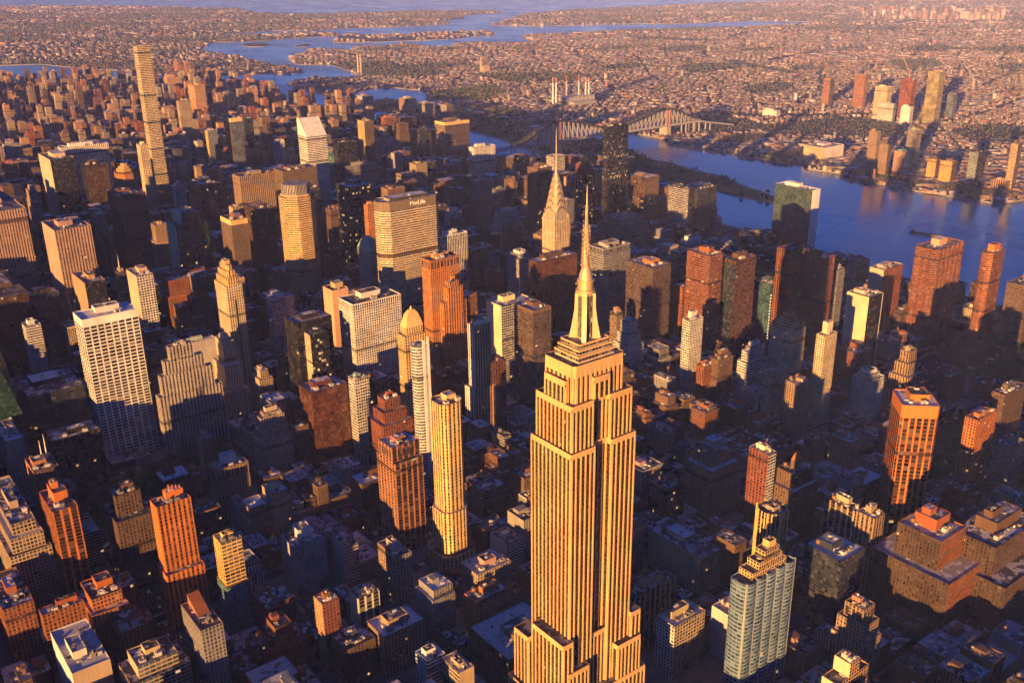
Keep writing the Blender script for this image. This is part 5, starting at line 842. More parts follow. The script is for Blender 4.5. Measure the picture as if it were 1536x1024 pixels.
LAND = {'bronx': [(688, 7129), (1209, 6877), (1362, 6287), (1534, 5945), (1613, 5438), (1725, 5331), (1977, 5244), (2200, 5082), (2298, 5149), (2359, 5317), (2360, 5809), (2450, 6579), (2423, 7018), (2475, 7319), (2748, 7824), (2863, 8029), (2996, 7889), (3307, 7902), (3589, 7962), (3859, 7923), (4059, 7967), (4176, 8252), (4066, 8518), (3659, 8679), (3268, 8695), (3338, 9031), (3931, 9123), (4166, 8860), (4827, 8936), (5326, 8719), (5784, 8747), (5910, 8894), (5850, 9271), (6646, 9666), (6922, 10089), (6940, 10336), (7792, 10413), (7947, 10845), (7688, 11350), (7125, 11752), (6410, 11877), (5960, 11995), (5530, 12390), (5576, 13594), (5978, 14909), (5261, 17660), (2981, 21372)], 'brother': [(2920, 7540), (3051, 7667), (3132, 7581), (3095, 7357), (2960, 7198), (2862, 7298)], 'brother2': [(3169, 7078), (3305, 7189), (3352, 7139), (3210, 6937), (3137, 6965)], 'rikers': [(3571, 7173), (3770, 7525), (4059, 7967), (4266, 7876), (4588, 7660), (4801, 7706), (5131, 7632), (5305, 7437), (5165, 7027), (4856, 6970), (4460, 6787), (4126, 6915), (3858, 6977)], 'queens': [(2149, 439), (2170, 712), (2079, 729), (2070, 808), (2063, 898), (2057, 957), (2059, 1036), (2068, 1112), (2050, 1176), (2103, 1220), (2104, 1233), (2092, 1338), (2140, 1381), (2111, 1435), (2119, 1533), (2091, 1588), (2116, 1629), (2106, 1720), (2114, 1833), (2101, 1898), (2158, 2035), (2158, 2155), (2165, 2191), (2114, 2365), (2069, 2471), (2022, 2629), (2086, 2845), (2089, 2895), (2138, 3043), (2121, 3175), (2110, 3244), (2144, 3369), (2130, 3512), (2326, 3832), (2281, 3952), (2266, 4046), (2174, 4092), (2064, 4037), (1946, 3960), (1876, 3918), (1873, 4065), (1889, 4319), (1925, 4577), (2006, 4679), (2159, 4767), (2306, 4700), (2364, 4572), (2436, 4700), (2526, 4984), (2589, 5270), (2628, 5480), (2511, 5532), (2484, 5622), (2567, 5873), (2656, 6069), (3124, 6652), (3168, 6518), (3314, 6368), (3443, 6601), (3645, 6486), (3849, 6569), (3925, 6489), (3850, 6178), (3986, 6038), (4258, 6343), (4402, 6192), (4514, 6074), (4652, 5929), (4857, 6029), (4974, 6353), (5162, 6638), (5333, 6710), (5570, 6582), (6099, 6554), (6847, 6315), (7502, 6051), (8353, 5935), (8668, 6134), (8330, 6739), (7458, 6889), (7147, 7347), (6222, 7689), (5990, 8226), (6613, 8789), (7749, 9876), (8998, 10130), (10931, 10154), (12648, 9982), (14711, 9575), (20121, 7654), (19826, 507), (3189, -437)], 'roosevelt': [(1800, 3468), (1746, 3357), (1773, 3262), (1749, 3123), (1730, 2988), (1701, 2869), (1738, 2612), (1741, 2526), (1722, 2381), (1675, 2218), (1650, 2102), (1634, 1986), (1645, 1809), (1637, 1745), (1630, 1475), (1651, 1304), (1641, 1225), (1659, 1106), (1694, 1127), (1729, 1204), (1744, 1270), (1768, 1333), (1801, 1403), (1808, 1474), (1816, 1576), (1852, 1674), (1828, 1740), (1897, 1886), (1901, 1916), (1955, 2063), (1985, 2188), (1975, 2359), (1979, 2574), (2033, 2765), (2050, 2904), (2046, 3070), (2044, 3158), (2057, 3293), (2005, 3341), (1991, 3542), (1995, 3670), (1876, 3583)]}
GREEN = [[(2142, 3501), (2279, 3687), (2463, 3782), (2701, 3760), (2578, 3483), (2323, 3301), (2203, 3347)], [(2121, 3175), (2224, 3141), (2189, 2831), (2091, 2663), (2090, 2841)], [(2122, 1530), (2320, 1533), (2238, 1445), (2114, 1432)], [(2098, 1199), (2171, 1136), (2120, 937), (2092, 1042)], [(2112, 933), (2207, 909), (2203, 757), (2142, 726), (2077, 812)], [(2436, 4700), (2779, 5268), (3074, 4978), (2894, 4413), (2660, 4337)], [(2214, 1817), (2374, 1864), (2469, 1761), (2317, 1726)], [(5355, 3168), (5638, 3018), (5227, 2690), (4901, 2789)], [(2908, 4298), (3279, 4147), (3460, 3767), (3128, 3614), (2828, 3811)]]
PARKS = [[(-215, 560), (-20, 560), (-20, 672), (-215, 672)], [(1028, 309), (1109, 291), (1170, 254), (1321, 248), (1071, 99), (949, 103), (923, 155), (982, 241)], [(746, 237), (862, 269), (991, 270), (985, 221), (912, 180), (797, 196), (667, 164)], [(728, 114), (842, 131), (675, 38), (612, 45)]]
CARS = [(250, -117, 180), (-223, 284, 90), (-219, 284, 90), (260, -36, 0), (-215, 322, 90), (-211, 322, 270), (79, 182, 90), (83, 182, 90), (-219, 331, 90), (-215, 349, 90), (206, 123, 0), (32, 277, 0), (-211, 380, 270), (32, 281, 0), (32, 284, 0), (356, -43, 0), (83, 264, 90), (-206, 395, 270), (372, -40, 0), (372, -36, 0), (-211, 413, 270), (-215, 424, 90), (-206, 424, 90), (389, -27, 90), (66, 325, 90), (71, 325, 90), (-194, 438, 0), (25, 361, 180), (25, 365, 180), (-223, 472, 90), (83, 351, 90), (85, 358, 180), (-219, 495, 90), (-219, 511, 270), (381, 150, 90), (-219, 522, 180), (376, 158, 270), (-219, 525, 180), (381, 158, 90), (-215, 531, 270), (-211, 531, 90), (-211, 551, 90), (-206, 551, 90), (-206, 559, 90), (-211, 587, 270), (-220, 599, 0), (-205, 599, 0), (-220, 602, 0), (-205, 602, 0), (-220, 606, 0), (-206, 608, 90), (-211, 624, 90), (-206, 643, 270), (605, 36, 180), (605, 40, 180), (622, 36, 180), (643, 40, 180), (-154, 679, 180), (-154, 683, 180), (-134, 679, 180), (511, 269, 90), (-134, 683, 180), (-115, 679, 180), (512, 284, 0), (661, 70, 90), (666, 62, 270), (524, 287, 90), (666, 70, 270), (528, 287, 90), (531, 284, 0), (674, 62, 270), (678, 62, 90), (546, 284, 0), (689, 172, 8), (695, 183, 278), (695, 187, 188), (713, 192, 8), (715, 191, 8), (726, 187, 8), (736, 181, 188), (732, 190, 278), (725, 207, 98), (774, 123, 0), (619, 365, 180), (783, 120, 0), (749, 195, 278), (740, 214, 98), (741, 215, 188), (796, 116, 0), (796, 120, 0), (796, 123, 0), (743, 224, 98), (763, 196, 98), (764, 202, 8), (777, 207, 98), (765, 230, 188), (762, 236, 98), (823, 123, 0), (771, 221, 98), (771, 226, 98), (790, 205, 98), (777, 229, 8), (781, 232, 8), (794, 218, 278), (798, 246, 188), (819, 215, 188), (841, 192, 8), (836, 204, 8), (843, 195, 8), (876, 129, 90), (850, 197, 180), (850, 204, 180), (839, 230, 188), (844, 228, 278), (834, 255, 278), (871, 194, 188), (852, 233, 98), (870, 200, 180), (880, 192, 278), (856, 238, 278), (882, 192, 8), (871, 217, 188), (871, 218, 90), (885, 197, 8), (876, 218, 90), (863, 244, 278), (880, 218, 90), (899, 182, 278), (877, 225, 8), (876, 229, 90), (884, 215, 8), (895, 194, 278), (874, 239, 278), (904, 182, 278), (880, 229, 90), (862, 269, 98), (877, 248, 98), (859, 281, 0), (889, 229, 188), (876, 253, 278), (909, 193, 98), (874, 261, 278), (911, 197, 98), (908, 206, 188), (891, 244, 188), (871, 284, 90), (880, 273, 90), (876, 284, 90), (877, 284, 0), (894, 256, 278), (916, 215, 98), (908, 232, 8), (880, 284, 90), (888, 273, 90), (888, 284, 90), (895, 277, 0), (922, 228, 278), (917, 238, 98), (884, 297, 90), (895, 281, 0), (930, 218, 278), (911, 262, 278), (946, 201, 98), (924, 247, 8), (942, 221, 278), (929, 246, 278), (920, 266, 188), (949, 214, 188), (941, 233, 188), (955, 206, 98), (942, 232, 188), (955, 207, 278), (931, 257, 188), (931, 269, 98), (934, 264, 188), (939, 264, 278), (962, 221, 8), (963, 230, 278), (961, 236, 278), (981, 197, 180), (958, 245, 188), (981, 200, 180), (981, 204, 180), (963, 245, 98), (999, 200, 180), (986, 247, 8), (1019, 197, 180), (982, 277, 0), (1019, 204, 180), (996, 281, 0), (1039, 197, 180), (996, 284, 0), (1039, 200, 180), (1039, 204, 180), (1018, 281, 0), (1058, 200, 180), (1018, 284, 0), (1065, 200, 180), (1029, 277, 0), (1065, 204, 180), (1074, 197, 180), (1043, 281, 0), (1043, 284, 0), (1091, 188, 90), (1100, 188, 90), (1096, 200, 180), (1096, 204, 180), (1104, 188, 270), (1096, 209, 90), (1064, 277, 0), (1100, 209, 90), (1064, 284, 0), (1096, 220, 90), (1100, 220, 90), (1079, 281, 0), (1108, 237, 270), (1096, 277, 0), (1109, 284, 0)]
# ---------------------------------------------------------------- the setting: water, land, pavements, parks, roads
def ground_mat(name, c0, c1, scale, rough=.9):
    m, n, l, p = new_mat(name); g = G(n, l); P_ = g.pos()
    f = g.rng(g.noise(P_, scale, 6), .35, .65, 0, 1)
    l.new(g.mix(f, c0, c1), p.inputs['Base Color']); p.inputs['Roughness'].default_value = rough; p.inputs['Specular IOR Level'].default_value = .2
    return m
def water_mat():
    m, n, l, p = new_mat('river_water'); g = G(n, l)
    P_ = g.pos()
    b1 = g.noise(g.vmul(P_, (.05, .02, .03)), 1.0, 5); b2 = g.noise(g.vmul(P_, (.004, .0015, .002)), 1.0, 3)
    l.new(g.mix(g.rng(b2, .35, .65, 0, 1), (.05, .15, .185), (.075, .19, .235)), p.inputs['Base Color'])
    l.new(g.rng(g.noise(g.vmul(P_, (.003, .0012, .002)), 1.0, 4), .35, .65, .07, .30), p.inputs['Roughness']); p.inputs['IOR'].default_value = 1.45; p.inputs['Specular IOR Level'].default_value = 1.0
    bu = n.new('ShaderNodeBump'); bu.inputs['Strength'].default_value = .28; bu.inputs['Distance'].default_value = .8
    l.new(g.m('ADD', b1, g.m('MULTIPLY', b2, .6)), bu.inputs['Height']); l.new(bu.outputs[0], p.inputs['Normal'])
    return m
WATER = water_mat(); EARTH = ground_mat('city_ground', (.045, .040, .040), (.10, .085, .075), .02)
SUBURB = ground_mat('suburb_ground', (.022, .027, .030), (.050, .054, .060), .012); PARK = ground_mat('park_lawn', (.035, .065, .022), (.065, .10, .032), .03)
ASPH = ground_mat('asphalt', (.035, .035, .037), (.055, .055, .058), .05); PAVE = ground_mat('concrete_pavement', (.13, .125, .12), (.19, .18, .17), .1)
def flat(name, polys, z, m, side=None, z0=None):
    mb = MB()
    for p in polys:
        from mathutils.geometry import tessellate_polygon
        area = sum(p[i][0]*p[(i+1) % len(p)][1]-p[(i+1) % len(p)][0]*p[i][1] for i in range(len(p)))
        if area < 0: p = p[::-1]
        for t in tessellate_polygon([[Vector((x, y, 0)) for x, y in p]]):
            q = [p[i] for i in t]
            if (q[1][0]-q[0][0])*(q[2][1]-q[0][1])-(q[1][1]-q[0][1])*(q[2][0]-q[0][0]) < 0: q = q[::-1]
            mb.face([(x, y, z) for x, y in q], m)
        if z0 is not None:
            for i in range(len(p)):
                a, b = p[i], p[(i+1) % len(p)]
                mb.face([(a[0], a[1], z0), (b[0], b[1], z0), (b[0], b[1], z), (a[0], a[1], z)], side or m)
    return tag(mb.build(name), kind='structure')
FAR = 26000
mb = MB(); mb.face([(-FAR, -FAR, -3), (FAR, -FAR, -3), (FAR, FAR, -3), (-FAR, FAR, -3)], WATER); tag(mb.build('water'), kind='structure')
SHORE_V = [-3000, -788, 100, 430, 838, 1557, 2145, 3083, 3890, 4300]; SHORE_U = [1290, 1290, 1285, 1310, 1365, 1410, 1440, 1530, 1610, 1630]
def shore(v): return float(np.interp(v, SHORE_V, SHORE_U))
NORTH = [(1630, 4440), (1560, 4700), (1470, 4850), (1360, 5080), (1180, 5420), (1020, 5330), (830, 5550), (620, 6400), (-1500, 6500)]
MANH = [(-3200, -3000)]+[(u, v) for u, v in zip(SHORE_U, SHORE_V)]+NORTH+[(-3200, 6500)]
STONE = plain('seawall_stone', (.22, .20, .19))
flat('ground', [MANH], 0, EARTH, STONE, -6)
for k in LAND: flat('land', [LAND[k]], 0, SUBURB if k != 'roosevelt' else PARK, STONE, -6)
flat('park_lawn', GREEN, .02, PARK); flat('park_ground', [PARKS[0], PARKS[1], PARKS[3]], .35, PARK)
rd = lambda pts, w_: [[(a[0]-dy*w_, a[1]+dx*w_), (a[0]+dy*w_, a[1]-dx*w_), (b[0]+dy*w_, b[1]-dx*w_), (b[0]-dy*w_, b[1]+dx*w_)] for a, b in zip(pts, pts[1:]) for L in [math.hypot(b[0]-a[0], b[1]-a[1])] for dx, dy in [((b[0]-a[0])/L, (b[1]-a[1])/L)]]
flat('highway', rd([(8308, 5806), (5742, 3877)], 24)+rd([(8898, 6060), (7700, 5055), (5897, 3718)], 26)+rd([(8093, 5059), (6405, 3801)], 22), 9, PAVE, PAVE, 0)
rg0 = LCG(5); pave = []
for k in range(22, 64):
    for a in range(len(AVEN)-1): pave.append(rect(AVEN[a]+12, AVEN[a+1]-12, street(k)+6, street(k+1)-6))
pave = [p for p in pave if p[1][0] < shore((p[0][1]+p[2][1])/2)+10]
flat('pavement', pave, .15, PAVE, PAVE, -.1)
mb = MB(); white = plain('road_paint', (.6, .6, .58), .7)
for a in AVEN[3:-1]:
    for lane in (-6, -2, 2, 6):
        for k in range(30, 52):
            for t in range(0, 66, 12): mb.face([(a+lane-.12, street(k)+8+t, .012), (a+lane+.12, street(k)+8+t, .012), (a+lane+.12, street(k)+13+t, .012), (a+lane-.12, street(k)+13+t, .012)], white)
    for k in range(30, 52):
        for s_ in (-7, 7):
            for t in range(-11, 12, 2): mb.face([(a+t, street(k)+s_-1.4, .012), (a+t+.9, street(k)+s_-1.4, .012), (a+t+.9, street(k)+s_+1.4, .012), (a+t, street(k)+s_+1.4, .012)], white)
tag(mb.build('road_marking'), kind='structure')
q = PARKS[2]; flat('road', [q], .2, ASPH)

# ---------------------------------------------------------------- buildings
def colr(style, c):
    if style == 'glass' and c in GLASS_ONLY: return GLASS_ONLY[c]
    if c == 'lic': return (.28, .24, .13)
    if c == 'rust2': return (.21, .065, .035)
    return C_[c]
BL = lambda: facade('blank')
def fluted(w_, d_, n, r, sides='ws', amp=.75):
    # rectangle whose south and west sides are rows of rounded bays
    p = []; x0, x1, y0, y1 = -w_/2, w_/2, -d_/2, d_/2
    m = max(1, round(w_/(2*r))); b = w_/m
    for i in range(m):
        cx = x0+b*(i+.5)
        for t in range(n+1):
            a = math.pi+math.pi*t/n; p.append((cx+b*.5*math.cos(a)*.999, y0+r*amp*math.sin(a)))
    p += [(x1, y1), (x0, y1)]
    if 'w' in sides:
        m = max(1, round(d_/(2*r))); b = d_/m
        for i in range(m):
            cy_ = y1-b*(i+.5)
            for t in range(1, n):
                a = math.pi/2+math.pi*t/n; p.append((x0+r*amp*math.cos(a), cy_+b*.5*math.sin(a)*.999))
    return p
def ngon(n, r, a0=0.0): return [(r*math.cos(a0+2*math.pi*i/n), r*math.sin(a0+2*math.pi*i/n)) for i in range(n)]
def tower(key, geo, name, W, S, opt, label):
    u0, v0, w_, d_, h = geo; rg = LCG(sum(ord(c)*(i+3) for i, c in enumerate(key))*7919)
    for _ in range(5): rg.random()
    O = {}
    last = None
    for kv in opt.split(';'):
        if '=' in kv: last, v = kv.split('=', 1); O[last] = [v]
        elif kv: O[last].append(kv)
    ws, wc = W.split(':'); ss, sc_ = S.split(':'); wcol, scol = colr(ws, wc), colr(ss, sc_)
    f = lambda k, dflt: float(O[k][0]) if k in O else dflt
    bay, fl, lit = f('bay', 3.4 if ss not in ('ribs', 'ribsb', 'balc') else 4.4), f('fl', 3.7), f('lit', .002)
    if ss == 'ribsb': bay = 6.5
    cust = O.get('custom', [''])[0]; rz = 0.0
    if cust == 'park3': rz = R(-43.9)
    root = empty(name, (u0+w_/2, v0+d_/2, 0), rz); tag(root, label, 'building')
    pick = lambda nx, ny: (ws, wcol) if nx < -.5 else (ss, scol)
    pickb = lambda nx, ny: ('blank', wcol if nx < -.5 else scol)
    x0, x1, y0, y1 = -w_/2, w_/2, -d_/2, d_/2; base = rect(x0, x1, y0, y1)
    if cust == 'octglass': pass
    if cust in ('octo', 'oct383', 'skyround'): r_ = min(w_, d_)/2/math.cos(math.pi/8); base = ngon(8, r_, math.pi/8)
    if cust == 'metlife': base = [(x0, y0), (x1, y0), (x1+13, y0+14), (x1+13, y1-14), (x1, y1), (x0, y1), (x0-13, y1-14), (x0-13, y0+14)]
    if cust in ('octo2', 'facet400', 'park3'): c = {'octo2': 8, 'park3': 2.2}.get(cust, 5.5); c = min(c, d_*.3); base = [(x0+c, y0), (x1-c, y0), (x1, y0+c), (x1, y1-c), (x1-c, y1), (x0+c, y1), (x0, y1-c), (x0, y0+c)]
    if cust == 'curve': base = [(x1, y0), (x1, y1)]+[(x0+d_/2+d_/2*math.cos(a), d_/2*math.sin(a)) for a in [math.pi/2+math.pi*i/10 for i in range(11)]]
    if cust == 'corinth': base = fluted(w_, d_, 5, 6.5, amp=.6)
    if cust == 'teal325': base = fluted(w_, d_, 6, 6.0, amp=.36)
    rcol = rand_roof(rg)
    if 'whiteroof' in O: rcol = (.50, .47, .46, 0)
    if 'orangeroof' in O: rcol = (.30, .11, .05, .1)
    bigbase = 1 if h > 60 else 0
    # lower tiers
    tiers = [tuple(float(x) for x in t.split(',')) for t in O.get('steps2', [])]
    zb = tiers[0][0] if tiers else -2
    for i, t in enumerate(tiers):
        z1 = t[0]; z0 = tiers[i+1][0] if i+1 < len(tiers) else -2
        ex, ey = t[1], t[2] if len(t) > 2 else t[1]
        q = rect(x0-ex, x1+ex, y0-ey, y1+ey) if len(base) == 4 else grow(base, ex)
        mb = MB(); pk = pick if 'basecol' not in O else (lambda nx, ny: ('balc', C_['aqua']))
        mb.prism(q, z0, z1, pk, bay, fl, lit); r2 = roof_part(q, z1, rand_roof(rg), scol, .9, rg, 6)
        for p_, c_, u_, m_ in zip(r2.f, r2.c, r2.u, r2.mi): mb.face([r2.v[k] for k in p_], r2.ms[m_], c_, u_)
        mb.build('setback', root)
    band = f('band', 0)
    mb = MB()
    if cust in ('flare', 'slope'):
        F_, zt = (9, 105) if cust == 'flare' else (20, 120); zs = [-2]+[zt*i/9 for i in range(1, 10)]
        off = lambda z: F_*max(0, 1-max(z, 0)/zt)**2
        rr = lambda z: rect(x0, x1, y0-off(z), y1+off(z))
        for a, b in zip(zs, zs[1:]):
            mb.prism(rr(a), a, b, pick, bay, (b-a)/max(1, round((b-a)/fl)), lit, rr(b))
        zlow = zt
        mb.prism(base, zlow, h-band, pick, bay, fl, lit)
    elif 'taper' in O:
        mb.prism(grow(base, 0), zb, h*.45, pick, bay, fl, lit); top = [(x0, y0), (x1-22, y0), (x1-6, y1), (x0, y1)]
        mb.prism(base, h*.45, h, pick, bay, fl, lit, top); base = top
    elif 'lithi' in O:
        mb.prism(base, zb, h*.55, pick, bay, fl, .012); mb.prism(base, h*.55, h*.9, pick, bay, fl, .10); mb.prism(base, h*.9, h, pick, bay, fl, .03)
    elif cust == 'octo2':
        def pk(nx, ny): return (ss, C_['flame']) if abs(nx)+abs(ny) > 1.2 else (ss, scol)
        mb.prism(base, zb, h, pk, bay, fl, lit)
    elif cust == 'metlife':
        z = -2
        for za, zc, kind in ((-2, 70, 0), (70, 76, 1), (76, 158, 0), (158, 164, 1), (164, 232, 0), (232, 246, 2)):
            pk = pick if kind == 0 else (lambda nx, ny: ('ribs', C_['umber'])) if kind == 1 else (lambda nx, ny: ('blank', (.16, .12, .09)))
            mb.prism(base, za, zc, pk, bay, (zc-za)/max(1, round((zc-za)/fl)), lit)
    elif cust == 'park3':
        mb.prism(base, zb, h-14, pick, bay, fl, .01); band = 14
    elif cust == 'curve':
        mb.prism(base, zb, h, lambda nx, ny: ('bands', wcol) if nx < -.1 else ('ribs', scol), bay, fl, lit)
    elif 'cornice' in O:
        band = 9; mb.prism(base, zb, h-band, pick, bay, fl, lit)
    elif 'bandtop' in O:
        band = 5; mb.prism(base, zb, h-band, pick, bay, fl, lit)
    else:
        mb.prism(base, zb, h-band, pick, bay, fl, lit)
    if band:
        bc = C_['gold'] if 'cornice' in O else tuple(min(1, x*1.08) for x in scol)
        if cust == 'park3' or 'bandtop' in O or 'cornice' in O or cust == 'flare': mb.prism(base, h-band, h, lambda nx, ny: ('blank', bc), bay, fl)
        else: mb.prism(base, h-band, h-1.5, lambda nx, ny: ('ribsd', scol), bay, band-1.5); mb.prism(base, h-1.5, h, pickb)
    if 'topwin' in O:       # a loggia storey of tall arched openings below the roof
        for a, b in zip(base, base[1:]+base[:1]):
            L = math.hypot(b[0]-a[0], b[1]-a[1]); n = max(2, int(L/5)); dx, dy = (b[0]-a[0])/L, (b[1]-a[1])/L
            dk = plain('dark_opening', (.02, .017, .015), .5)
            for i in range(n):
                t0, t1 = L*(i+.28)/n, L*(i+.72)/n; o_ = .06
                P2 = lambda t, z: (a[0]+dx*t+dy*o_, a[1]+dy*t-dx*o_, z)
                zz0, zz1 = h-13, h-5; r_ = (t1-t0)/2
                pts = [P2(t0, zz0), P2(t1, zz0)]+[P2((t0+t1)/2+r_*math.cos(s*math.pi/6), zz1+r_*math.sin(s*math.pi/6)) for s in range(7)]
                mb.face(pts, dk)
    mb.build('wall', root)
    xs = [p[0] for p in base]; ys = [p[1] for p in base]; bw, bd = max(xs)-min(xs), max(ys)-min(ys)
    mx_, my_ = (max(xs)+min(xs))/2, (max(ys)+min(ys))/2
    near = h < 140 and (v0 < 700)
    if cust not in ('citi', 'pyr', 'chrysler'): roof_part(base, h, rcol, wcol if ws == 'blank' else scol, 1.2, rg, 30 if near else 12).build('roof', root)
    # upper tiers
    ztop, q = h, base
    for t in O.get('steps', []):
        z1, ins = (float(x) for x in t.split(',')); q2 = rect(x0+ins*.7, x1-ins, y0+min(ins*.3, d_*.2), y1-min(ins*.3, d_*.2))
        mb = MB(); mb.prism(q2, ztop-1, z1, pick, bay, fl, lit); r2 = roof_part(q2, z1, rcol, scol, .9, rg, 4)
        for p_, c_, u_, m_ in zip(r2.f, r2.c, r2.u, r2.mi): mb.face([r2.v[k] for k in p_], r2.ms[m_], c_, u_)
        mb.build('upper_tier', root); ztop, q = z1, q2
        mx_, my_ = (q2[0][0]+q2[1][0])/2, 0; bw, bd = q2[1][0]-q2[0][0], q2[2][1]-q2[1][1]
    # roof houses, plant and tanks
    def house(nm, cx, cy_, a, b, z0, z1, col, st='blank', roof=None):
        mb = MB(); qq = rect(cx-a/2, cx+a/2, cy_-b/2, cy_+b/2); mb.prism(qq, z0-1.2, z1, lambda nx, ny: (st, col), 3, 3.5)
        r2 = roof_part(qq, z1, roof or rand_roof(rg), col, .5, rg, 3)
        for p_, c_, u_, m_ in zip(r2.f, r2.c, r2.u, r2.mi): mb.face([r2.v[k] for k in p_], r2.ms[m_], c_, u_)
        return mb.build(nm, root)
    if cust == 'pyr':
        mb = MB(); pc = C_[O['pcol'][0]]; ph = f('ph', 14); qq, zz = base, h
        if 'setb' in O:
            qq = inset(base, 3.5); mb.prism(qq, h-.5, h+9, pick, bay, fl, lit); mb.cap(base, h-.5, roof_mat(), (.1, .09, .08, 0)); zz = h+9
        gq = grow(qq, .7); k_ = .30 if ph < 30 else .05; tq = [(x*k_, y*k_) for x, y in gq]
        m_ = facade('blank') if O['pcol'][0] != 'black' else facade('glass')
        for i in range(4):
            a, b, c2, d2 = gq[i], gq[(i+1) % 4], tq[(i+1) % 4], tq[i]
            am, bm, cm, dm = [((p1[0]*.45+p2[0]*.55), (p1[1]*.45+p2[1]*.55)) for p1, p2 in ((a, d2), (b, c2), (b, c2), (a, d2))]
            s_ = ph*(.62 if ph < 30 else .55)
            mb.face([(a[0], a[1], zz), (b[0], b[1], zz), (bm[0], bm[1], zz+s_), (am[0], am[1], zz+s_)], m_, pc)
            mb.face([(am[0], am[1], zz+s_), (bm[0], bm[1], zz+s_), (c2[0], c2[1], zz+ph*.85), (d2[0], d2[1], zz+ph*.85)], m_, pc)
        mb.cap([(x, y) for x, y in tq], zz+ph*.85, m_, pc); mb.cone(0, 0, max(.6, bw*.07), 0, zz+ph*.85, zz+ph*1.08, m_, pc, 8)
        mb.build('pyramid_roof', root)
    elif cust == 'citi':
        mb = MB(); bl = BL(); al = plain('pale_metal', (.62, .60, .60), .5); zt = h+36; yb = y1-9
        roofc = (.60, .57, .57)
        mb.face([(x0, y0, h), (x1, y0, h), (x1, yb, zt), (x0, yb, zt)], al); mb.face([(x0, yb, zt), (x1, yb, zt), (x1, y1, zt), (x0, y1, zt)], al)
        mb.face([(x0, y0, h), (x0, yb, zt), (x0, y1, zt), (x0, y1, h)], bl, wcol); mb.face([(x1, y0, h), (x1, y1, h), (x1, y1, zt), (x1, yb, zt)], bl, wcol); mb.face([(x1, y1, h), (x0, y1, h), (x0, y1, zt), (x1, y1, zt)], bl, wcol)
        mb.build('slanted_roof', root)
        for s_ in (x0, x1-1.6):
            mb = MB(); 
            for A, B in (((y0, h), (yb, zt)), ): mb.face([(s_, A[0], A[1]), (s_+1.6, A[0], A[1]), (s_+1.6, B[0], B[1]+1.2), (s_, B[0], B[1]+1.2)], bl, wcol)
            mb.build('parapet', root)
    elif cust == 'chrysler':
        steel = plain('bright_steel', (.62, .50, .34), .38, .55, .12); dk = plain('dark_opening', (.02, .017, .015), .5)
        for z0, z1, g_ in ((-2, 62, 14), (62, 118, 6)):
            mb = MB(); qq = rect(x0-g_, x1+g_, y0-g_, y1+g_); mb.prism(qq, z0, z1, pick, 3.2, 3.6, lit); r2 = roof_part(qq, z1, rcol, wcol, .9, rg, 8)
            for p_, c_, u_, m_ in zip(r2.f, r2.c, r2.u, r2.mi): mb.face([r2.v[k] for k in p_], r2.ms[m_], c_, u_)
            mb.build('setback', root)
        mb = MB()                               # stone shoulders with corner ornaments at the base of the crown
        mb.prism(rect(x0+3, x1-3, y0+3, y1-3), h-1, h+12, pick, 3.2, 3.6, lit); mb.cap(rect(x0+3, x1-3, y0+3, y1-3), h+12, steel, (0, 0, 0))
        for sx in (-1, 1):
            for sy in (-1, 1): mb.cone(sx*(w_/2-2), sy*(w_/2-2), 1.6, .3, h, h+7, steel, (0, 0, 0), 8)
        mb.cap(base, h, roof_mat(), (.2, .18, .15, 0)); mb.build('shoulder', root)
        for k in range(6):
            a_ = (13.4, 11.6, 9.7, 7.7, 5.6, 3.5)[k]; b_ = h+(2, 12, 23, 34, 45, 55)[k]; t_ = h+(25, 37, 48, 58, 66, 72)[k]; dep = a_+(.9, .9, .9, .8, .7, .6)[k]; prof = []
            for i in range(13):
                x = -a_+2*a_*i/12; prof.append((x, b_+(t_-b_)*(1-abs(x/a_)**2.2)))
            mb = MB()
            for ax in (0, 1):
                P2 = (lambda x, y, z: (x, y, z)) if ax == 0 else (lambda x, y, z: (y, x, z))
                for i in range(12):
                    (xa, za), (xb, zb_) = prof[i], prof[i+1]
                    mb.face([P2(xa, -dep, za), P2(xb, -dep, zb_), P2(xb, dep, zb_), P2(xa, dep, za)], steel)
                for s_ in (-dep, dep):
                    mb.face([P2(x, s_, z) for x, z in [(-a_, b_-6)]+prof+[(a_, b_-6)]], steel)
                    for i in range(1, 6):
                        t = -1+i/3; xx = a_*.82*t; zc = b_+(t_-b_)*(1-abs(t*.82)**2.2)*.72
                        e = s_+(.06 if s_ > 0 else -.06); s3 = a_*.13; mb.face([P2(xx-s3, e, zc-s3), P2(xx+s3, e, zc-s3), P2(xx, e, zc+1.5*s3)], dk)
            mb.build('crown_tier', root)
        mb = MB(); mb.cone(0, 0, 3.0, 1.4, h+66, h+84, steel, (0, 0, 0), 8); mb.cone(0, 0, 1.4, .7, h+84, h+108, steel, (0, 0, 0), 8); mb.cone(0, 0, .7, .1, h+108, h+146, steel, (0, 0, 0), 6); mb.build('spire', root)
    elif cust == 'metlife':
        t = bpy.data.curves.new('lettering', 'FONT'); t.body = 'MetLife'; t.size = 9.5; t.extrude = .25; t.align_x = 'CENTER'; t.align_y = 'CENTER'
        o = bpy.data.objects.new('lettering', t); COL.objects.link(o); o.parent = root; o.rotation_euler = (R(90), 0, 0); o.location = (8, y0-.3, 239); t.materials.append(plain('sign_white', (.8, .78, .74), .5)); dg = bpy.context.evaluated_depsgraph_get(); me = bpy.data.meshes.new_from_object(o.evaluated_get(dg)); bpy.data.objects.remove(o); o = bpy.data.objects.new('lettering', me); COL.objects.link(o); o.parent = root; o.rotation_euler = (R(90), 0, 0); o.location = (8, y0-.3, 239)
        house('penthouse', 0, 0, bw*.62, bd*.55, h, h+3.5, (.05, .045, .045)); house('air_unit', -bw*.28, 0, 12, 14, h, h+3, (.3, .28, .26))
    elif cust == 'oct383':
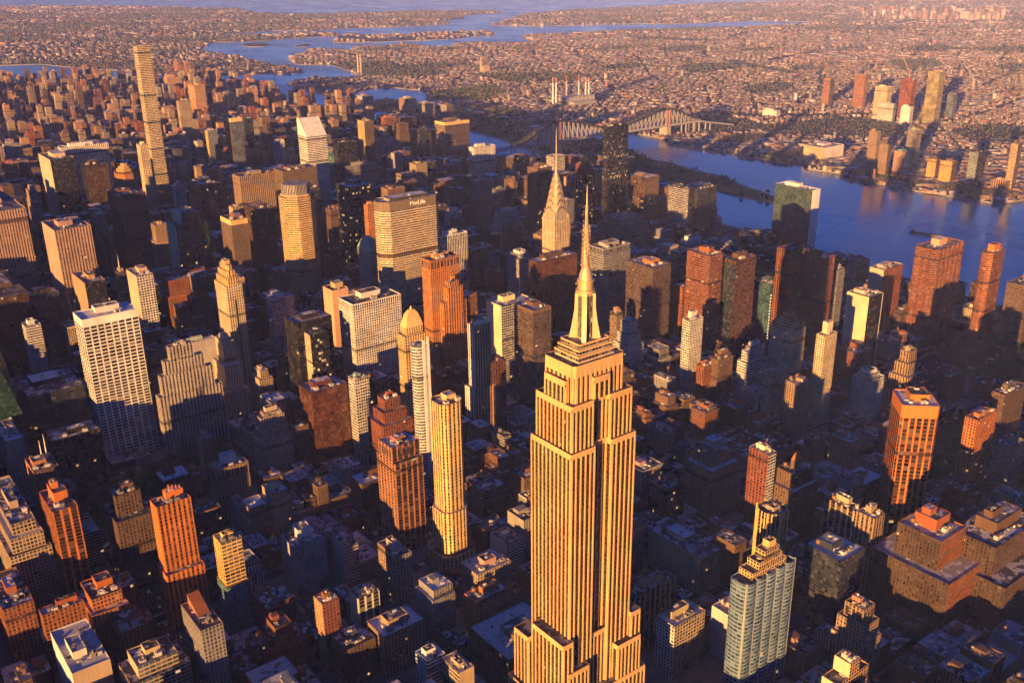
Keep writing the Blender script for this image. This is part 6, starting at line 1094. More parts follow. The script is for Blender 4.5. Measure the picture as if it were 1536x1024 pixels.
        mb = MB(); qq = ngon(8, 24, math.pi/8); mb.prism(qq, h-1, h+19, lambda nx, ny: ('ribsd', C_['pearl']), 2.6, 19); mb.cap(qq, h+19, roof_mat(), (.2, .19, .18, .3)); mb.build('glass_crown', root)
        mb = MB(); qq = ngon(8, 27, math.pi/8); mb.prism(qq, h-.5, h+3, lambda nx, ny: ('blank', C_['peach']), 3, 3); mb.cap(qq, h+3, roof_mat(), (.4, .36, .33, 0)); mb.build('ledge', root)
    elif cust == 'octo':
        for r_, za, zc in ((17.5, h-1, h+5), (13, h+5, h+10), (8, h+10, h+15)):
            mb = MB(); qq = ngon(8, r_, math.pi/8); mb.prism(qq, za, zc, lambda nx, ny: ('ribs', C_['amber']), 2.5, zc-za); mb.cap(qq, zc, roof_mat(), (.35, .30, .22, 0)); mb.build('crown_ring', root)
    elif cust == 'octo2': house('penthouse', 0, 0, bw*.38, bd*.55, h, h+10, C_['flame'])
    elif cust == 'skyround':
        am = facade('blank')
        for x, y in base: mb = MB(); mb.box(x*1.01-.7, x*1.01+.7, y*1.01-.7, y*1.01+.7, 0, h+1.2, am, C_['amber']); mb.build('corner_rib', root)
        house('penthouse', 0, 0, 9, 9, h, h+3, (.3, .25, .2))
    elif cust == 'teal325':
        for a, b, cx, z0, z1, nm in ((42, 14, 0, h, h+5, 'upper_tier'), (29, 12, 2, h+5, h+11, 'upper_tier'), (18, 10, 4, h+11, h+18, 'upper_tier'), (8, 7, 6, h+18, h+24, 'penthouse')): house(nm, cx, 1, a, b, z0+.6, z1, C_['gold'], 'gridw' if nm != 'penthouse' else 'blank')
        mb = MB()
        for i in range(0, len(base)):            # pale corner piers between the curved bays
            pass
        for cx in (x0, x0+w_/5*1, x0+w_/5*2, x0+w_/5*3, x0+w_/5*4, x1): mb.box(cx-.6, cx+.6, y0-1.0, y0+.5, -2, h+.6, BL(), C_['sage'])
        mb.build('pier', root)
    elif cust == 'curve':
        mb = MB(); mb.box(x0+d_*.9, x1+.4, y0-.5, y0+.6, 40, h+9, BL(), C_['white']); mb.build('fin', root)
        mb = MB(); mb.box(x0+d_*.55, x0+d_*.75, y0-.4, y0+.5, 20, h+6, BL(), C_['white']); mb.build('fin', root)
    elif cust == 'deco500':
        for ins, z1 in ((2.2, 200), (4.6, 209), (7.2, 216)): 
            mb = MB(); qq = [(x0+ins+2, y0+ins), (x1-ins-2, y0+ins), (x1-ins, y0+ins+2), (x1-ins, y1-ins-2), (x1-ins-2, y1-ins), (x0+ins+2, y1-ins), (x0+ins, y1-ins-2), (x0+ins, y0+ins+2)]
            mb.prism(qq, h-1 if ins < 3 else z1-11, z1, lambda nx, ny: ('ribs', C_['gold']), 4, 4.5); mb.cap(qq, z1, roof_mat(), (.35, .28, .2, 0)); mb.build('upper_tier', root)  # gold sunlight on the upper tiers is put into their colour
        house('penthouse', 0, 0, 7, 12, 216, 221, C_['peach'])
        mb = MB(); mb.box(-1.6, 1.6, y0-.08, y0+.5, 20, 170, facade('ribsd'), C_['steel']); mb.build('window_strip', root)
    elif cust == 'p432':
        mb = MB(); mb.prism(rect(x0+2.2, x1-2.2, y0+2.2, y1-2.2), h-.8, h-.79, pickb); mb.cap(rect(x0+1, x1-1, y0+1, y1-1), h-.5, roof_mat(), (.3, .28, .26, .4)); mb.build('roof_deck', root)
        for zc in (78, 138, 198, 258, 318, 412):
            mb = MB(); mb.prism(grow(base, .05), zc-2.5, zc+2.5, lambda nx, ny: ('grid2', (.22, .19, .16)), 4.83, 5); mb.build('open_storey', root)
    elif cust == 'corinth':
        house('penthouse', -4, 0, 22, 14, h, h+9, C_['salmon']); house('penthouse', 20, 2, 16, 10, h, h+4, C_['rust'])
    else:
        pcol = C_[O['phcol'][0]] if 'phcol' in O else tuple(min(.6, x*rg.uniform(.8, 1.15)) for x in (wcol if ws == 'blank' else scol))
        if 'orangeph' in O: pcol = C_['flame']
        if 'copperph' in O: pcol = C_['copper']
        if 'sunlitph' in O:
            for i in range(3): house('air_unit', mx_-bw*.25+i*bw*.22, my_-bd*.1, bw*.17, bd*.35, ztop, ztop+5, C_['yellow'])  # yellow light on the roof, painted as the housings' colour
        rt_ = O.get('rooftier', ['0'])[0]
        if rt_ != '0':
            hh = 5 if rt_ == '1' else 7; a, b = bw*.72, bd*.72
            for i in range(int(rt_)+1): house('upper_tier', mx_+bw*.04, my_+bd*.05, a, b, ztop, ztop+hh, C_['amber'] if rt_ == '2' else scol, 'bands' if i < 1 or rt_ == '2' else 'blank'); a *= .68; b *= .7; ztop += hh
        elif 'neck' in O: house('head_house', mx_, my_, bw*.42, bd*.6, ztop, ztop+16, wcol); 
        elif 'headhouse' in O: house('head_house', mx_+bw*.05, my_+bd*.15, bw*.42, bd*.45, ztop, ztop+9, tuple(min(.6, x*1.1) for x in C_['pearl']) )
        elif 'phbig' in O: house('penthouse', mx_+bw*.06, my_+bd*.05, bw*.55, bd*.5, ztop, ztop+11, pcol); house('head_house', mx_-bw*.02, my_+bd*.1, bw*.25, bd*.2, ztop+10, ztop+17, pcol)
        elif 'gable' in O:
            mb = MB(); g1 = C_['flame']; a, b = bw*.3, bd*.3; mb.box(mx_-a/2, mx_+a/2, my_-b/2, my_+b/2, ztop-1.2, ztop+9, BL(), scol)
            mb.face([(mx_-a/2, my_-b/2, ztop+9), (mx_+a/2, my_-b/2, ztop+9), (mx_, my_, ztop+20)], BL(), g1); mb.face([(mx_+a/2, my_-b/2, ztop+9), (mx_+a/2, my_+b/2, ztop+9), (mx_, my_, ztop+20)], BL(), g1)
            mb.face([(mx_+a/2, my_+b/2, ztop+9), (mx_-a/2, my_+b/2, ztop+9), (mx_, my_, ztop+20)], BL(), g1); mb.face([(mx_-a/2, my_+b/2, ztop+9), (mx_-a/2, my_-b/2, ztop+9), (mx_, my_, ztop+20)], BL(), g1); mb.build('pointed_roof', root)
        elif 'signph' in O:
            house('penthouse', mx_+bw*.12, my_+bd*.1, bw*.5, bd*.45, ztop, ztop+8, C_['flame']); 
            for i in range(5): mb = MB(); cx = mx_-bw*.1+i*bw*.1; mb.box(cx-.5, cx+.5, my_-bd*.05, my_+bd*.05, ztop+8, ztop+11+(i*7 % 4), BL(), C_['flame']); mb.build('roof_fin', root)
        elif 'orangeroof' in O:
            mb = MB(); a, b = x0+bw*.3, x1-bw*.15; mb.face([(a, y0+bd*.4, h-1), (b, y0+bd*.4, h-1), (b, y1-2, h+9), (a, y1-2, h+9)], BL(), C_['flameb']); mb.face([(a, y1-2, h-1), (a, y0+bd*.4, h-1), (a, y1-2, h+9)], BL(), C_['terra']); mb.face([(b, y0+bd*.4, h-1), (b, y1-2, h-1), (b, y1-2, h+9)], BL(), C_['terra']); mb.face([(b, y1-2, h-1), (a, y1-2, h-1), (a, y1-2, h+9), (b, y1-2, h+9)], BL(), C_['terra']); mb.build('wedge_house', root)
        elif 'crownspk' in O:
            for i in range(6): mb = MB(); cx = x0+bw*(i+.5)/6; mb.box(cx-bw*.05, cx+bw*.05, y0+.2, y0+2.2, h-1, h+4+(i*5 % 3)*1.6, BL(), C_['white']); mb.build('crown_fin', root)
            house('penthouse', mx_, my_+1, bw*.6, bd*.5, ztop, ztop+6, pcol)
        else:
            a, b = bw*rg.uniform(.32, .55), bd*rg.uniform(.32, .5); ox, oy = bw*rg.uniform(-.12, .15), bd*rg.uniform(-.08, .15)
            house('penthouse', mx_+ox, my_+oy, a, b, ztop, ztop+rg.uniform(3.5, 7), pcol)
        if near or h > 150:
            for i in range(2): house('air_unit', mx_+bw*rg.uniform(-.36, .36), my_-bd*.3, min(5, bw*.2), min(4, bd*.2), ztop if rt_ == '0' else h, (ztop if rt_ == '0' else h)+rg.uniform(1.5, 3), rg.choice([(.4, .38, .36), (.2, .19, .18), (.5, .48, .46)]))
        for i in range(int(f('tanks', 1 if (h < 100 and rg.random() < .45 and v0 < 700) else 0))): tank_mb(mx_+bw*(-.3+.5*i), my_+bd*.28, h-1.2 if rt_ == '0' else h-1).build('water_tank', root)
        for i in range(int(f('masts', 0))): mb = MB(); mb.cone(mx_+bw*(.1+.2*i), my_+bd*.2, .9, .15, ztop, ztop+22+6*i, plain('pale_metal', (.62, .60, .60), .5), (0, 0, 0), 6); mb.build('mast', root)
        if 'crane' in O:
            mb = MB(); st = plain('crane_paint', (.4, .2, .12), .6); mb.beam((0, 0, h), (0, 0, h+26), 1.2, st, (0, 0, 0)); mb.beam((8, 0, h+14), (-38, 10, h+78), 1.0, st, (0, 0, 0)); mb.build('crane', root)
        if 'edge' in O: mb = MB(); mb.box(x1-.8, x1+.3, y0-.3, y0+.8, 0, h, BL(), C_['pearl']); mb.build('corner_strip', root)
        if 'litcol' in O:
            em, n, l, p = new_mat('lit_floor_strip'); p.inputs['Base Color'].default_value = (.1, .1, .1, 1); p.inputs['Emission Color'].default_value = (1, .72, .4, 1); p.inputs['Emission Strength'].default_value = .55
            mb = MB()
            for i in range(20): mb.face([(x0+1.5, y0-.08, 14+i*5), (x0+4.2, y0-.08, 14+i*5), (x0+4.2, y0-.08, 16.4+i*5), (x0+1.5, y0-.08, 16.4+i*5)], em)
            mb.build('lit_window_column', root)
    if 'wings' in O:
        for s_ in (-1, 1): mb = MB(); qq = rect(x0-7 if s_ < 0 else x1+.02, x0-.02 if s_ < 0 else x1+7, y0+2, y1+2); mb.prism(qq, -2, h-22, pick, bay, fl, lit); mb.cap(qq, h-22, roof_mat(), (.3, .2, .12, 0)); mb.build('wing', root)
    return root
for line in TOWERS.strip().split('\n'):
    k, g5, nm, W, S, opt, lab = line.split('|')
    tower(k, [float(x) for x in g5.split(',')], nm, W, S, opt, lab)

# ---------------------------------------------------------------- the tallest tower in front
def spire_tower():
    root = empty('art_deco_skyscraper', (0, 0, 0)); tag(root, 'tallest limestone art deco skyscraper in front, with setbacks and a spired mast', 'skyscraper')
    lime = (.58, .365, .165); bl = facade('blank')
    STY['strip'] = dict(a=.08, b=.30, c=.06, sp=.75, gl=(.016, .014, .014)); strip = (.095, .045, .018)
    dark = (.05, .045, .04, .3)
    def piers(mb, a, b, z0, z1, nb, end=1.5, capz=4.0, pw=1.15):
        L = math.hypot(b[0]-a[0], b[1]-a[1]); dx, dy = (b[0]-a[0])/L, (b[1]-a[1])/L; ox, oy = dy, -dx
        nb = max(1, nb); f0 = math.floor(z0/3.7); n = max(1, round((z1-z0)/3.7))
        mb.face([(a[0], a[1], z0), (b[0], b[1], z0), (b[0], b[1], z1), (a[0], a[1], z1)], facade('strip'), strip+(.004,), [(0, f0), (nb*2, f0), (nb*2, f0+n), (0, f0+n)])
        def bar(t0, t1, za, zb, o_):
            P2 = lambda t, k, z: (a[0]+dx*t+ox*k, a[1]+dy*t+oy*k, z)
            mb.face([P2(t0, o_, za), P2(t1, o_, za), P2(t1, o_, zb), P2(t0, o_, zb)], bl, lime)
            mb.face([P2(t0, -.2, za), P2(t0, o_, za), P2(t0, o_, zb), P2(t0, -.2, zb)], bl, lime); mb.face([P2(t1, o_, za), P2(t1, -.2, za), P2(t1, -.2, zb), P2(t1, o_, zb)], bl, lime)
            mb.face([P2(t0, o_, zb), P2(t1, o_, zb), P2(t1, -.2, zb), P2(t0, -.2, zb)], bl, lime)
        for i in range(nb+1):
            w_ = pw if 0 < i < nb else end*1.5
            c = L*i/nb; t0, t1 = max(0, c-w_/2), min(L, c+w_/2)
            bar(t0, t1, z0, z1-capz*.55, .65)
        bar(0, L, z1-capz, z1+.6, .45)
    def block(name, x0, x1, y0, y1, z0, z1, notch=0, nd=6.0, bay=4.3, capz=3.6, rc=dark):
        mb = MB(); nbx = lambda L: max(1, round(L/bay))
        if notch:
            c0, c1 = -5.0, 11.0
            pl = [(x0, y0), (c0, y0), (c0, y0+nd), (c1, y0+nd), (c1, y0), (x1, y0), (x1, y1), (c1, y1), (c1, y1-nd), (c0, y1-nd), (c0, y1), (x0, y1)]
        else: pl = rect(x0, x1, y0, y1)
        for i in range(len(pl)):
            a, b = pl[i], pl[(i+1) % len(pl)]; piers(mb, a, b, z0, z1, nbx(math.hypot(b[0]-a[0], b[1]-a[1])), capz=capz)
        if notch:
            mb.cap(rect(x0, c0, y0, y1), z1, roof_mat(), rc); mb.cap(rect(c1, x1, y0, y1), z1, roof_mat(), rc); mb.cap(rect(c0, c1, y0+nd, y1-nd), z1, roof_mat(), rc)
        else: mb.cap(pl, z1, roof_mat(), rc)
        return mb.build(name, root)
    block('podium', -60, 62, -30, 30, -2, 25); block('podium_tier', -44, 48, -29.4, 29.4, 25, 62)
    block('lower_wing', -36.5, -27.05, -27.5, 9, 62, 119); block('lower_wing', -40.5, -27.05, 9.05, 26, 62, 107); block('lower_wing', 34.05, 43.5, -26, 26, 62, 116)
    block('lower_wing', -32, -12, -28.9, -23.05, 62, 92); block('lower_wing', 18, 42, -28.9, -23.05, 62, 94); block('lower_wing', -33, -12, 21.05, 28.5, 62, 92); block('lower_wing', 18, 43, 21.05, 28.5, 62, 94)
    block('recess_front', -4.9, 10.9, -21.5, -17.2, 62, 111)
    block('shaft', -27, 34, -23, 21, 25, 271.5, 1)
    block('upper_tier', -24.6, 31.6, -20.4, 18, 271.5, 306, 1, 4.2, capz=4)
    # crown block with the tall arched centre bays
    mb = MB(); x0, x1, y0, y1, z0, z1 = -20, 26.5, -17, 15, 306, 333
    pl = [(x0+2, y0), (x1-2, y0), (x1, y0+2), (x1, y1-2), (x1-2, y1), (x0+2, y1), (x0, y1-2), (x0, y0+2)]
    for i in range(8):
        a, b = pl[i], pl[(i+1) % 8]; L = math.hypot(b[0]-a[0], b[1]-a[1]); piers(mb, a, b, z0, z1, max(1, round(L/4.4)), capz=8, pw=1.9)
    mb.cap(pl, z1, roof_mat(), dark); mb.build('crown_block', root)
    for qx0, qx1, qy0, qy1 in ((-23.5, -20.6, -12, 10), (27.1, 30, -12, 10), (-4, 10.5, -19.5, -17.6), (-4, 10.5, 15.6, 17.4)):
        mb = MB(); q = rect(qx0, qx1, qy0, qy1)
        for i in range(4): a, b = q[i], q[(i+1) % 4]; piers(mb, a, b, 306, 322, max(1, round(math.hypot(b[0]-a[0], b[1]-a[1])/4.4)), capz=4)
        mb.cap(q, 322, roof_mat(), dark); mb.build('shoulder', root)
    cx, cy_ = 3.3, -1
    for i, (hw, hd, za, zb) in enumerate(((16.5, 12.5, 333, 337.5), (14.8, 11, 337.5, 341.5), (13.2, 9.6, 341.5, 345))):
        mb = MB(); q = rect(cx-hw, cx+hw, cy_-hd, cy_+hd); mb.prism(q, za-1, zb, lambda nx, ny: ('bands', (.50, .40, .28)), 3, 4.5); mb.cap(q, zb, roof_mat(), (.22, .19, .16, .3))
        for a in (1,): 
            q2 = grow(q, .35)
            for k in range(4):
                a_, b_ = q2[k], q2[(k+1) % 4]; mb.face([(a_[0], a_[1], zb-.9), (b_[0], b_[1], zb-.9), (b_[0], b_[1], zb+.6), (a_[0], a_[1], zb+.6)], bl, lime)
        mb.build('observation_tier', root)
    alu = plain('mast_aluminium', (.48, .34, .19), .42, .35, .12); gl = facade('ribsd'); mast = MB()
    mast.cone(cx, cy_, 5.1, 4.7, 344, 378, facade('blank'), (.48, .34, .19), 16)
    mo = mast.build('mast', root)
    for k in range(4):
        a = math.pi/4+k*math.pi/2; ca, sa = math.cos(a), math.sin(a); mb = MB()
        prof = [(0, 344), (11.4, 344), (9.6, 352), (8.2, 360), (7.3, 367), (7.0, 377), (5.8, 380), (0, 380)]; t = 1.5
        A = [(cx+r*ca-sa*t, cy_+r*sa+ca*t, z) for r, z in prof]; B = [(cx+r*ca+sa*t, cy_+r*sa-ca*t, z) for r, z in prof]
        mb.face(A[::-1], alu); mb.face(B, alu)
        for i in range(len(prof)-1): mb.face([A[i], A[i+1], B[i+1], B[i]], alu)
        mb.build('mast_wing', mo)
    for k in range(4):
        a = k*math.pi/2; ca, sa = math.cos(a), math.sin(a); mb = MB(); P2 = lambda t, z, o_: (cx+ca*o_-sa*t, cy_+sa*o_+ca*t, z)
        mb.face([P2(2.0, 346, 5.15), P2(-2.0, 346, 5.15), P2(-1.7, 376, 5.15), P2(1.7, 376, 5.15)][::-1], gl, (.30, .25, .18, .1), [(0, 0), (3, 0), (3, 8), (0, 8)]); mb.build('glazed_strip', mo)
    mb = MB()
    for r0, r1, za, zb in ((6.8, 6.8, 378, 380.5), (5.6, 5.4, 380.5, 386), (6.1, 6.1, 386, 387.2), (4.9, 4.4, 387.2, 391), (4.4, 3.1, 391, 395)): mb.cone(cx, cy_, r0, r1, za, zb, alu, (0, 0, 0), 20)
    mb.build('mast_dome', mo)
    mb = MB(); st = plain('antenna_steel', (.42, .30, .20), .5, .3); rgx = LCG(3)
    mb.cone(cx, cy_, 3.1, 2.3, 395, 402, st, (0, 0, 0), 10); mb.cone(cx, cy_, 2.3, 1.7, 402, 424, st, (0, 0, 0), 8); mb.cone(cx, cy_, 1.25, .9, 424, 438, st, (0, 0, 0), 8); mb.cone(cx, cy_, .6, .1, 438, 452, st, (0, 0, 0), 6)
    for z in range(396, 426, 3):
        for k in range(6):
            a = k*math.pi/3+z; r = 3.3-(z-396)*.045; mb.box(cx+r*math.cos(a)-.35, cx+r*math.cos(a)+.35, cy_+r*math.sin(a)-.35, cy_+r*math.sin(a)+.35, z, z+1.9, st, (0, 0, 0))
    mb.build('antenna', root)
    for i in range(4): mb = MB(); a = i*math.pi/2+.6; mb.box(cx+14*math.cos(a)-1.4, cx+14*math.cos(a)+1.4, -1+10*math.sin(a)-1, -1+10*math.sin(a)+1, 333, 335, bl, (.2, .18, .16)); mb.build('air_unit', root)
spire_tower()

# ---------------------------------------------------------------- ordinary buildings: chosen ones as things, the rest in one mesh
LOTS = lot_list()
sel = {}
for line in SEL.strip().split('\n'):
    i, kd, st_, c_, ft, lab = line.split('|'); sel[int(i)] = (kd, st_, c_, ft, lab)
KN = {'t': 'apartment_tower', 'a': 'apartment_block', 'l': 'low_house'}
for i, (kd, st_, c_, ft, lab) in sel.items():
    u, v, w_, d_ = LOTS[i]; h = LOT_HEIGHTS[i]; rg = LCG(i*77+5); [rg.random() for _ in range(4)]
    root = empty(KN[kd], (u+w_/2, v+d_/2, 0)); tag(root, lab, 'building', 'ordinary buildings between the towers')
    k = rg.uniform(.8, 1.15); col = tuple(x*k for x in C_[c_]); x0, x1, y0, y1 = -w_/2, w_/2, -d_/2, d_/2
    pk = lambda nx, ny: ((st_, col) if (ny < -.5 or rg.random() > .45 or h < 20) else ('blank', tuple(x*.9 for x in col)))
    mb = MB(); q = rect(x0, x1, y0, y1); setb = h > 30 and rg.random() < .45; hz = h
    if setb:
        hz = h*rg.uniform(.72, .88); ins = rg.uniform(2, 4.5); q2 = rect(x0+ins, x1-ins*rg.random(), y0+ins, y1-ins*.3)
    mb.prism(q, -.2, hz, pk, 3.0, 3.4, .003)
    if st_ in ('grid', 'gridw') and rg.random() < .6: mb.prism(grow(q, .5), hz-1.6, hz+.1, lambda nx, ny: ('blank', tuple(min(.6, x*1.25) for x in col)))
    mb.build('wall', root); rc = rand_roof(rg) if ft != 'w' else (.46, .44, .44, 0); dense = 26 if u < 500 and v < 500 else 10
    roof_part(q, hz+.1, rc, col, 1.1, rg, dense).build('roof', root)
    if setb:
        mb = MB(); mb.prism(q2, hz-1, h, pk, 3.0, 3.4, .003); r2 = roof_part(q2, h, rc, col, .9, rg, 4)
        for p_, c2, u_, m_ in zip(r2.f, r2.c, r2.u, r2.mi): mb.face([r2.v[k2] for k2 in p_], r2.ms[m_], c2, u_)
        mb.build('upper_storeys', root); x0, x1, y0, y1 = q2[0][0], q2[1][0], q2[0][1], q2[2][1]
    if 'p' in ft or ft == 't':
        a, b = (x1-x0)*rg.uniform(.28, .45), (y1-y0)*rg.uniform(.25, .42); cx, cy_ = (x0+x1)/2+(x1-x0)*rg.uniform(-.15, .15), (y0+y1)/2+(y1-y0)*rg.uniform(-.05, .2)
        mb = MB(); mb.box(cx-a/2, cx+a/2, cy_-b/2, cy_+b/2, h-1.1, h+rg.uniform(2.8, 5.5), BL(), tuple(x*rg.uniform(.8, 1.2) for x in col), top=None); mb.build('roof_house', root)
    if 't' in ft: tank_mb(x0+(x1-x0)*rg.uniform(.2, .35), y0+(y1-y0)*rg.uniform(.62, .8), h-1.1, .8).build('water_tank', root)
mbs = MB(); rg = LCG(41)
PALE = ['brown', 'brown', 'brick', 'brick', 'tan', 'umber', 'umber', 'redbrick', 'sand', 'grey', 'stone', 'brown', 'rust', 'umber', 'dusk']
SST = ['grid', 'grid', 'gridw', 'ribs', 'bands', 'glass', 'glass']
TALLC = ['terra', 'peach', 'rust', 'tan', 'sand', 'brick', 'beige', 'stone', 'salmon', 'umber']
def block_box(mb, x0, x1, y0, y1, h, rg, clutter=1, z0=-.2, dark=0):
    c_ = rg.choice(TALLC if dark else PALE); st_ = rg.choice(SST) if h > 30 else 'grid'
    if st_ == 'glass' and dark: st_ = 'grid'
    if st_ == 'glass': c_ = rg.choice(['navy', 'brown', 'black', 'steel'])
    k = rg.uniform(.75, 1.15); col = tuple(x*k for x in colr(st_, c_))
    q = rect(x0, x1, y0, y1); mb.prism(q, z0, h, lambda nx, ny: (st_, col), 3.2, 3.5, .002); rc = rand_roof(rg); mb.cap(q, h, roof_mat(), rc)
    if clutter > 2:
        lip = tuple(min(.6, x*1.2) for x in col)
        for a, b in zip(q, q[1:]+q[:1]):           # parapet
            dx, dy = (b[0]-a[0]), (b[1]-a[1]); L = math.hypot(dx, dy); ox, oy = dy/L, -dx/L
            A, B = (a[0]+ox*.25, a[1]+oy*.25), (b[0]+ox*.25, b[1]+oy*.25); C2, D2 = (b[0]-ox*.3, b[1]-oy*.3), (a[0]-ox*.3, a[1]-oy*.3)
            mb.face([(A[0], A[1], h-1.2), (B[0], B[1], h-1.2), (B[0], B[1], h+1), (A[0], A[1], h+1)], BL(), lip); mb.face([(A[0], A[1], h+1), (B[0], B[1], h+1), (C2[0], C2[1], h+1), (D2[0], D2[1], h+1)], BL(), lip); mb.face([(C2[0], C2[1], h), (D2[0], D2[1], h), (D2[0], D2[1], h+1), (C2[0], C2[1], h+1)], BL(), lip)
        if h > 24 and rg.random() < .45:           # a set back top
            i1, i2 = rg.uniform(2, 4), rg.uniform(1, 3); h2 = h+rg.uniform(3.5, 7.5); q2 = rect(x0+i1, x1-i2, y0+i2, y1-i1)
            if x1-x0 > 12 and y1-y0 > 12: mb.prism(q2, h, h2, lambda nx, ny: (st_, col), 3.2, 3.5, .002); mb.cap(q2, h2, roof_mat(), rc); h = h2; x0, x1, y0, y1 = x0+i1, x1-i2, y0+i2, y1-i1
        if rg.random() < .3:                       # a wooden tank on legs
            tx, ty = x0+(x1-x0)*rg.uniform(.2, .8), y0+(y1-y0)*rg.uniform(.5, .8); wd = plain('tank_wood', (.20, .11, .06), .9)
            for sx in (-.9, .9):
                for sy in (-.9, .9): mb.box(tx+sx-.12, tx+sx+.12, ty+sy-.12, ty+sy+.12, h, h+2.6, wd, (0, 0, 0))
            mb.cone(tx, ty, 1.6, 1.5, h+2.6, h+5.4, wd, (0, 0, 0), 9); mb.cone(tx, ty, 1.7, 0, h+5.4, h+6.5, wd, (0, 0, 0), 9)
    for _ in range(clutter):
        k2 = rg.random()**2*.34+.06; a, b = (x1-x0)*k2, (y1-y0)*k2*rg.uniform(.6, 1.5); cx, cy_ = x0+(x1-x0)*rg.uniform(.25, .75), y0+(y1-y0)*rg.uniform(.25, .75)
        mb.box(cx-a/2, cx+a/2, cy_-b/2, cy_+b/2, h, h+.8+k2*rg.uniform(4, 13), BL(), tuple(min(.6, x*rg.uniform(.7, 1.5)) for x in col), top=roof_mat())
for i, (u, v, w_, d_) in enumerate(LOTS):
    if LOT_HEIGHTS[i] and i not in sel: block_box(mbs, u, u+w_, v, v+d_, LOT_HEIGHTS[i], rg, (7 if v < 450 else 4) if u > -350 and v > -250 and v < 1000 else 1)
tag(mbs.build('city_block_buildings'), 'remaining mass of low and mid rise buildings filling the blocks between the towers', 'city blocks', kind='stuff')
# uptown beyond the named towers
mbs = MB(); rg = LCG(77)
for k in range(64, 121):
    for a, b in ((-745, -475), (-475, -215), (-215, 75), (75, 235), (235, 385), (385, 520), (520, 670), (670, 880), (880, 1100), (1100, 1300), (1300, 1500)):
        v0, v1 = street(k)+8, street(k+1)-8
        if v0 > 5350+(0 if a < 400 else -250): continue
        if a > 1200 and v0 > 4800: continue
        for row in (0, 1):
            x = a+13
            while x < b-20:
                w_ = rg.choice([22, 28, 34, 40]); w_ = min(w_, b-13-x)
                if x+w_ < shore((v0+v1)/2)-40 and w_ > 10:
                    h = rg.uniform(16, 34)
                    t = rg.random()
                    if t < .30: h = rg.uniform(62, 132)
                    elif t < .52: h = rg.uniform(36, 58)
                    if h > 56 and w_ > 22: w_ = rg.uniform(17, 23)
                    d_ = 31-rg.uniform(0, 4) if h < 56 else rg.uniform(18, 26)
                    block_box(mbs, x, x+w_-.8, v0+row*33, v0+row*33+d_, h, rg, 1, dark=h > 36)
                x += w_
tag(mbs.build('uptown_buildings'), 'far mass of uptown apartment buildings reaching to the river bend', 'city blocks', kind='stuff')

# ---------------------------------------------------------------- the far boroughs: houses and trees too many to count
def inside(px, py, poly):
    r = np.zeros(len(px), bool); n = len(poly); j = n-1
    for i in range(n):
        xi, yi = poly[i]; xj, yj = poly[j]
        c = ((yi > py) != (yj > py)) & (px < (xj-xi)*(py-yi)/((yj-yi) or 1e-9)+xi); r ^= c; j = i
    return r
def cover(x, y): return np.sin(x/410+1.3)*np.cos(y/530)+.7*np.sin((x+y)/270+.4)+.5*np.cos((x-2*y)/190)     # which quarters are leafy, which are yards and sheds
def sample(rs, n, d0, d1, lands, rows=True):
    ang = rs.uniform(YAW-.66, YAW+.66, n); d = np.sqrt(rs.uniform(d0**2, d1**2, n)) if d1 < 5000 else d0+(d1-d0)*rs.random(n)**1.5
    x, y = -421+d*np.sin(ang), -475+d*np.cos(ang); th = turn(x, y, d)
    if rows:
        k = np.clip(d/6500, .62, 2.8); c, s_ = np.cos(th), np.sin(th); a, b = x*c+y*s_, -x*s_+y*c
        P_ = 64*k; r = np.floor(b/P_); f = np.where(b/P_-r < .5, .22, .70); loose = rs.random(n) < .38; b = np.where(loose, b, (r+f)*P_+rs.uniform(-4, 4, n)*k); ok0 = (a/(k*240)-np.floor(a/(k*240))) > .09
        x, y = a*c-b*s_, a*s_+b*c; x, y, d = x[ok0], y[ok0], d[ok0]
    ok = np.zeros(len(x), bool)
    for k in lands: ok |= inside(x, y, LAND[k])
    for q in GREEN: ok &= ~inside(x, y, q)
    cv = cover(x, y); ok &= ((cv > -1.0) | (d < 3700)) if rows else (rs.random(len(x)) < np.clip(.45-cv*.45, .06, 1)*np.where(d < 3700, .35, 1))
    return x[ok], y[ok], d[ok]
def turn(x, y, d): return 1.1*np.sin(np.floor(x/900+.3*np.sin(y/700))*12.9898+np.floor(y/800+.3*np.cos(x/600))*78.233)
def quad_mesh(name, V, F, cols, m, label, cat):
    me = bpy.data.meshes.new(name); me.vertices.add(len(V)); me.vertices.foreach_set('co', V.astype(np.float32).ravel())
    nf, k = F.shape; me.loops.add(nf*k); me.loops.foreach_set('vertex_index', F.astype(np.int32).ravel()); me.polygons.add(nf)
    me.polygons.foreach_set('loop_start', np.arange(0, nf*k, k, dtype=np.int32)); me.polygons.foreach_set('loop_total', np.full(nf, k, np.int32)); me.update(calc_edges=True)
    ca = me.attributes.new('wcol', 'FLOAT_COLOR', 'FACE'); ca.data.foreach_set('color', cols.astype(np.float32).ravel())
    me.materials.append(m); o = bpy.data.objects.new(name, me); COL.objects.link(o); tag(o, label, cat, kind='stuff'); return o
m, n, l, p = new_mat('house_paint'); at = n.new('ShaderNodeAttribute'); at.attribute_name = 'wcol'; l.new(at.outputs['Color'], p.inputs['Base Color']); p.inputs['Roughness'].default_value = .85; HOUSE = m
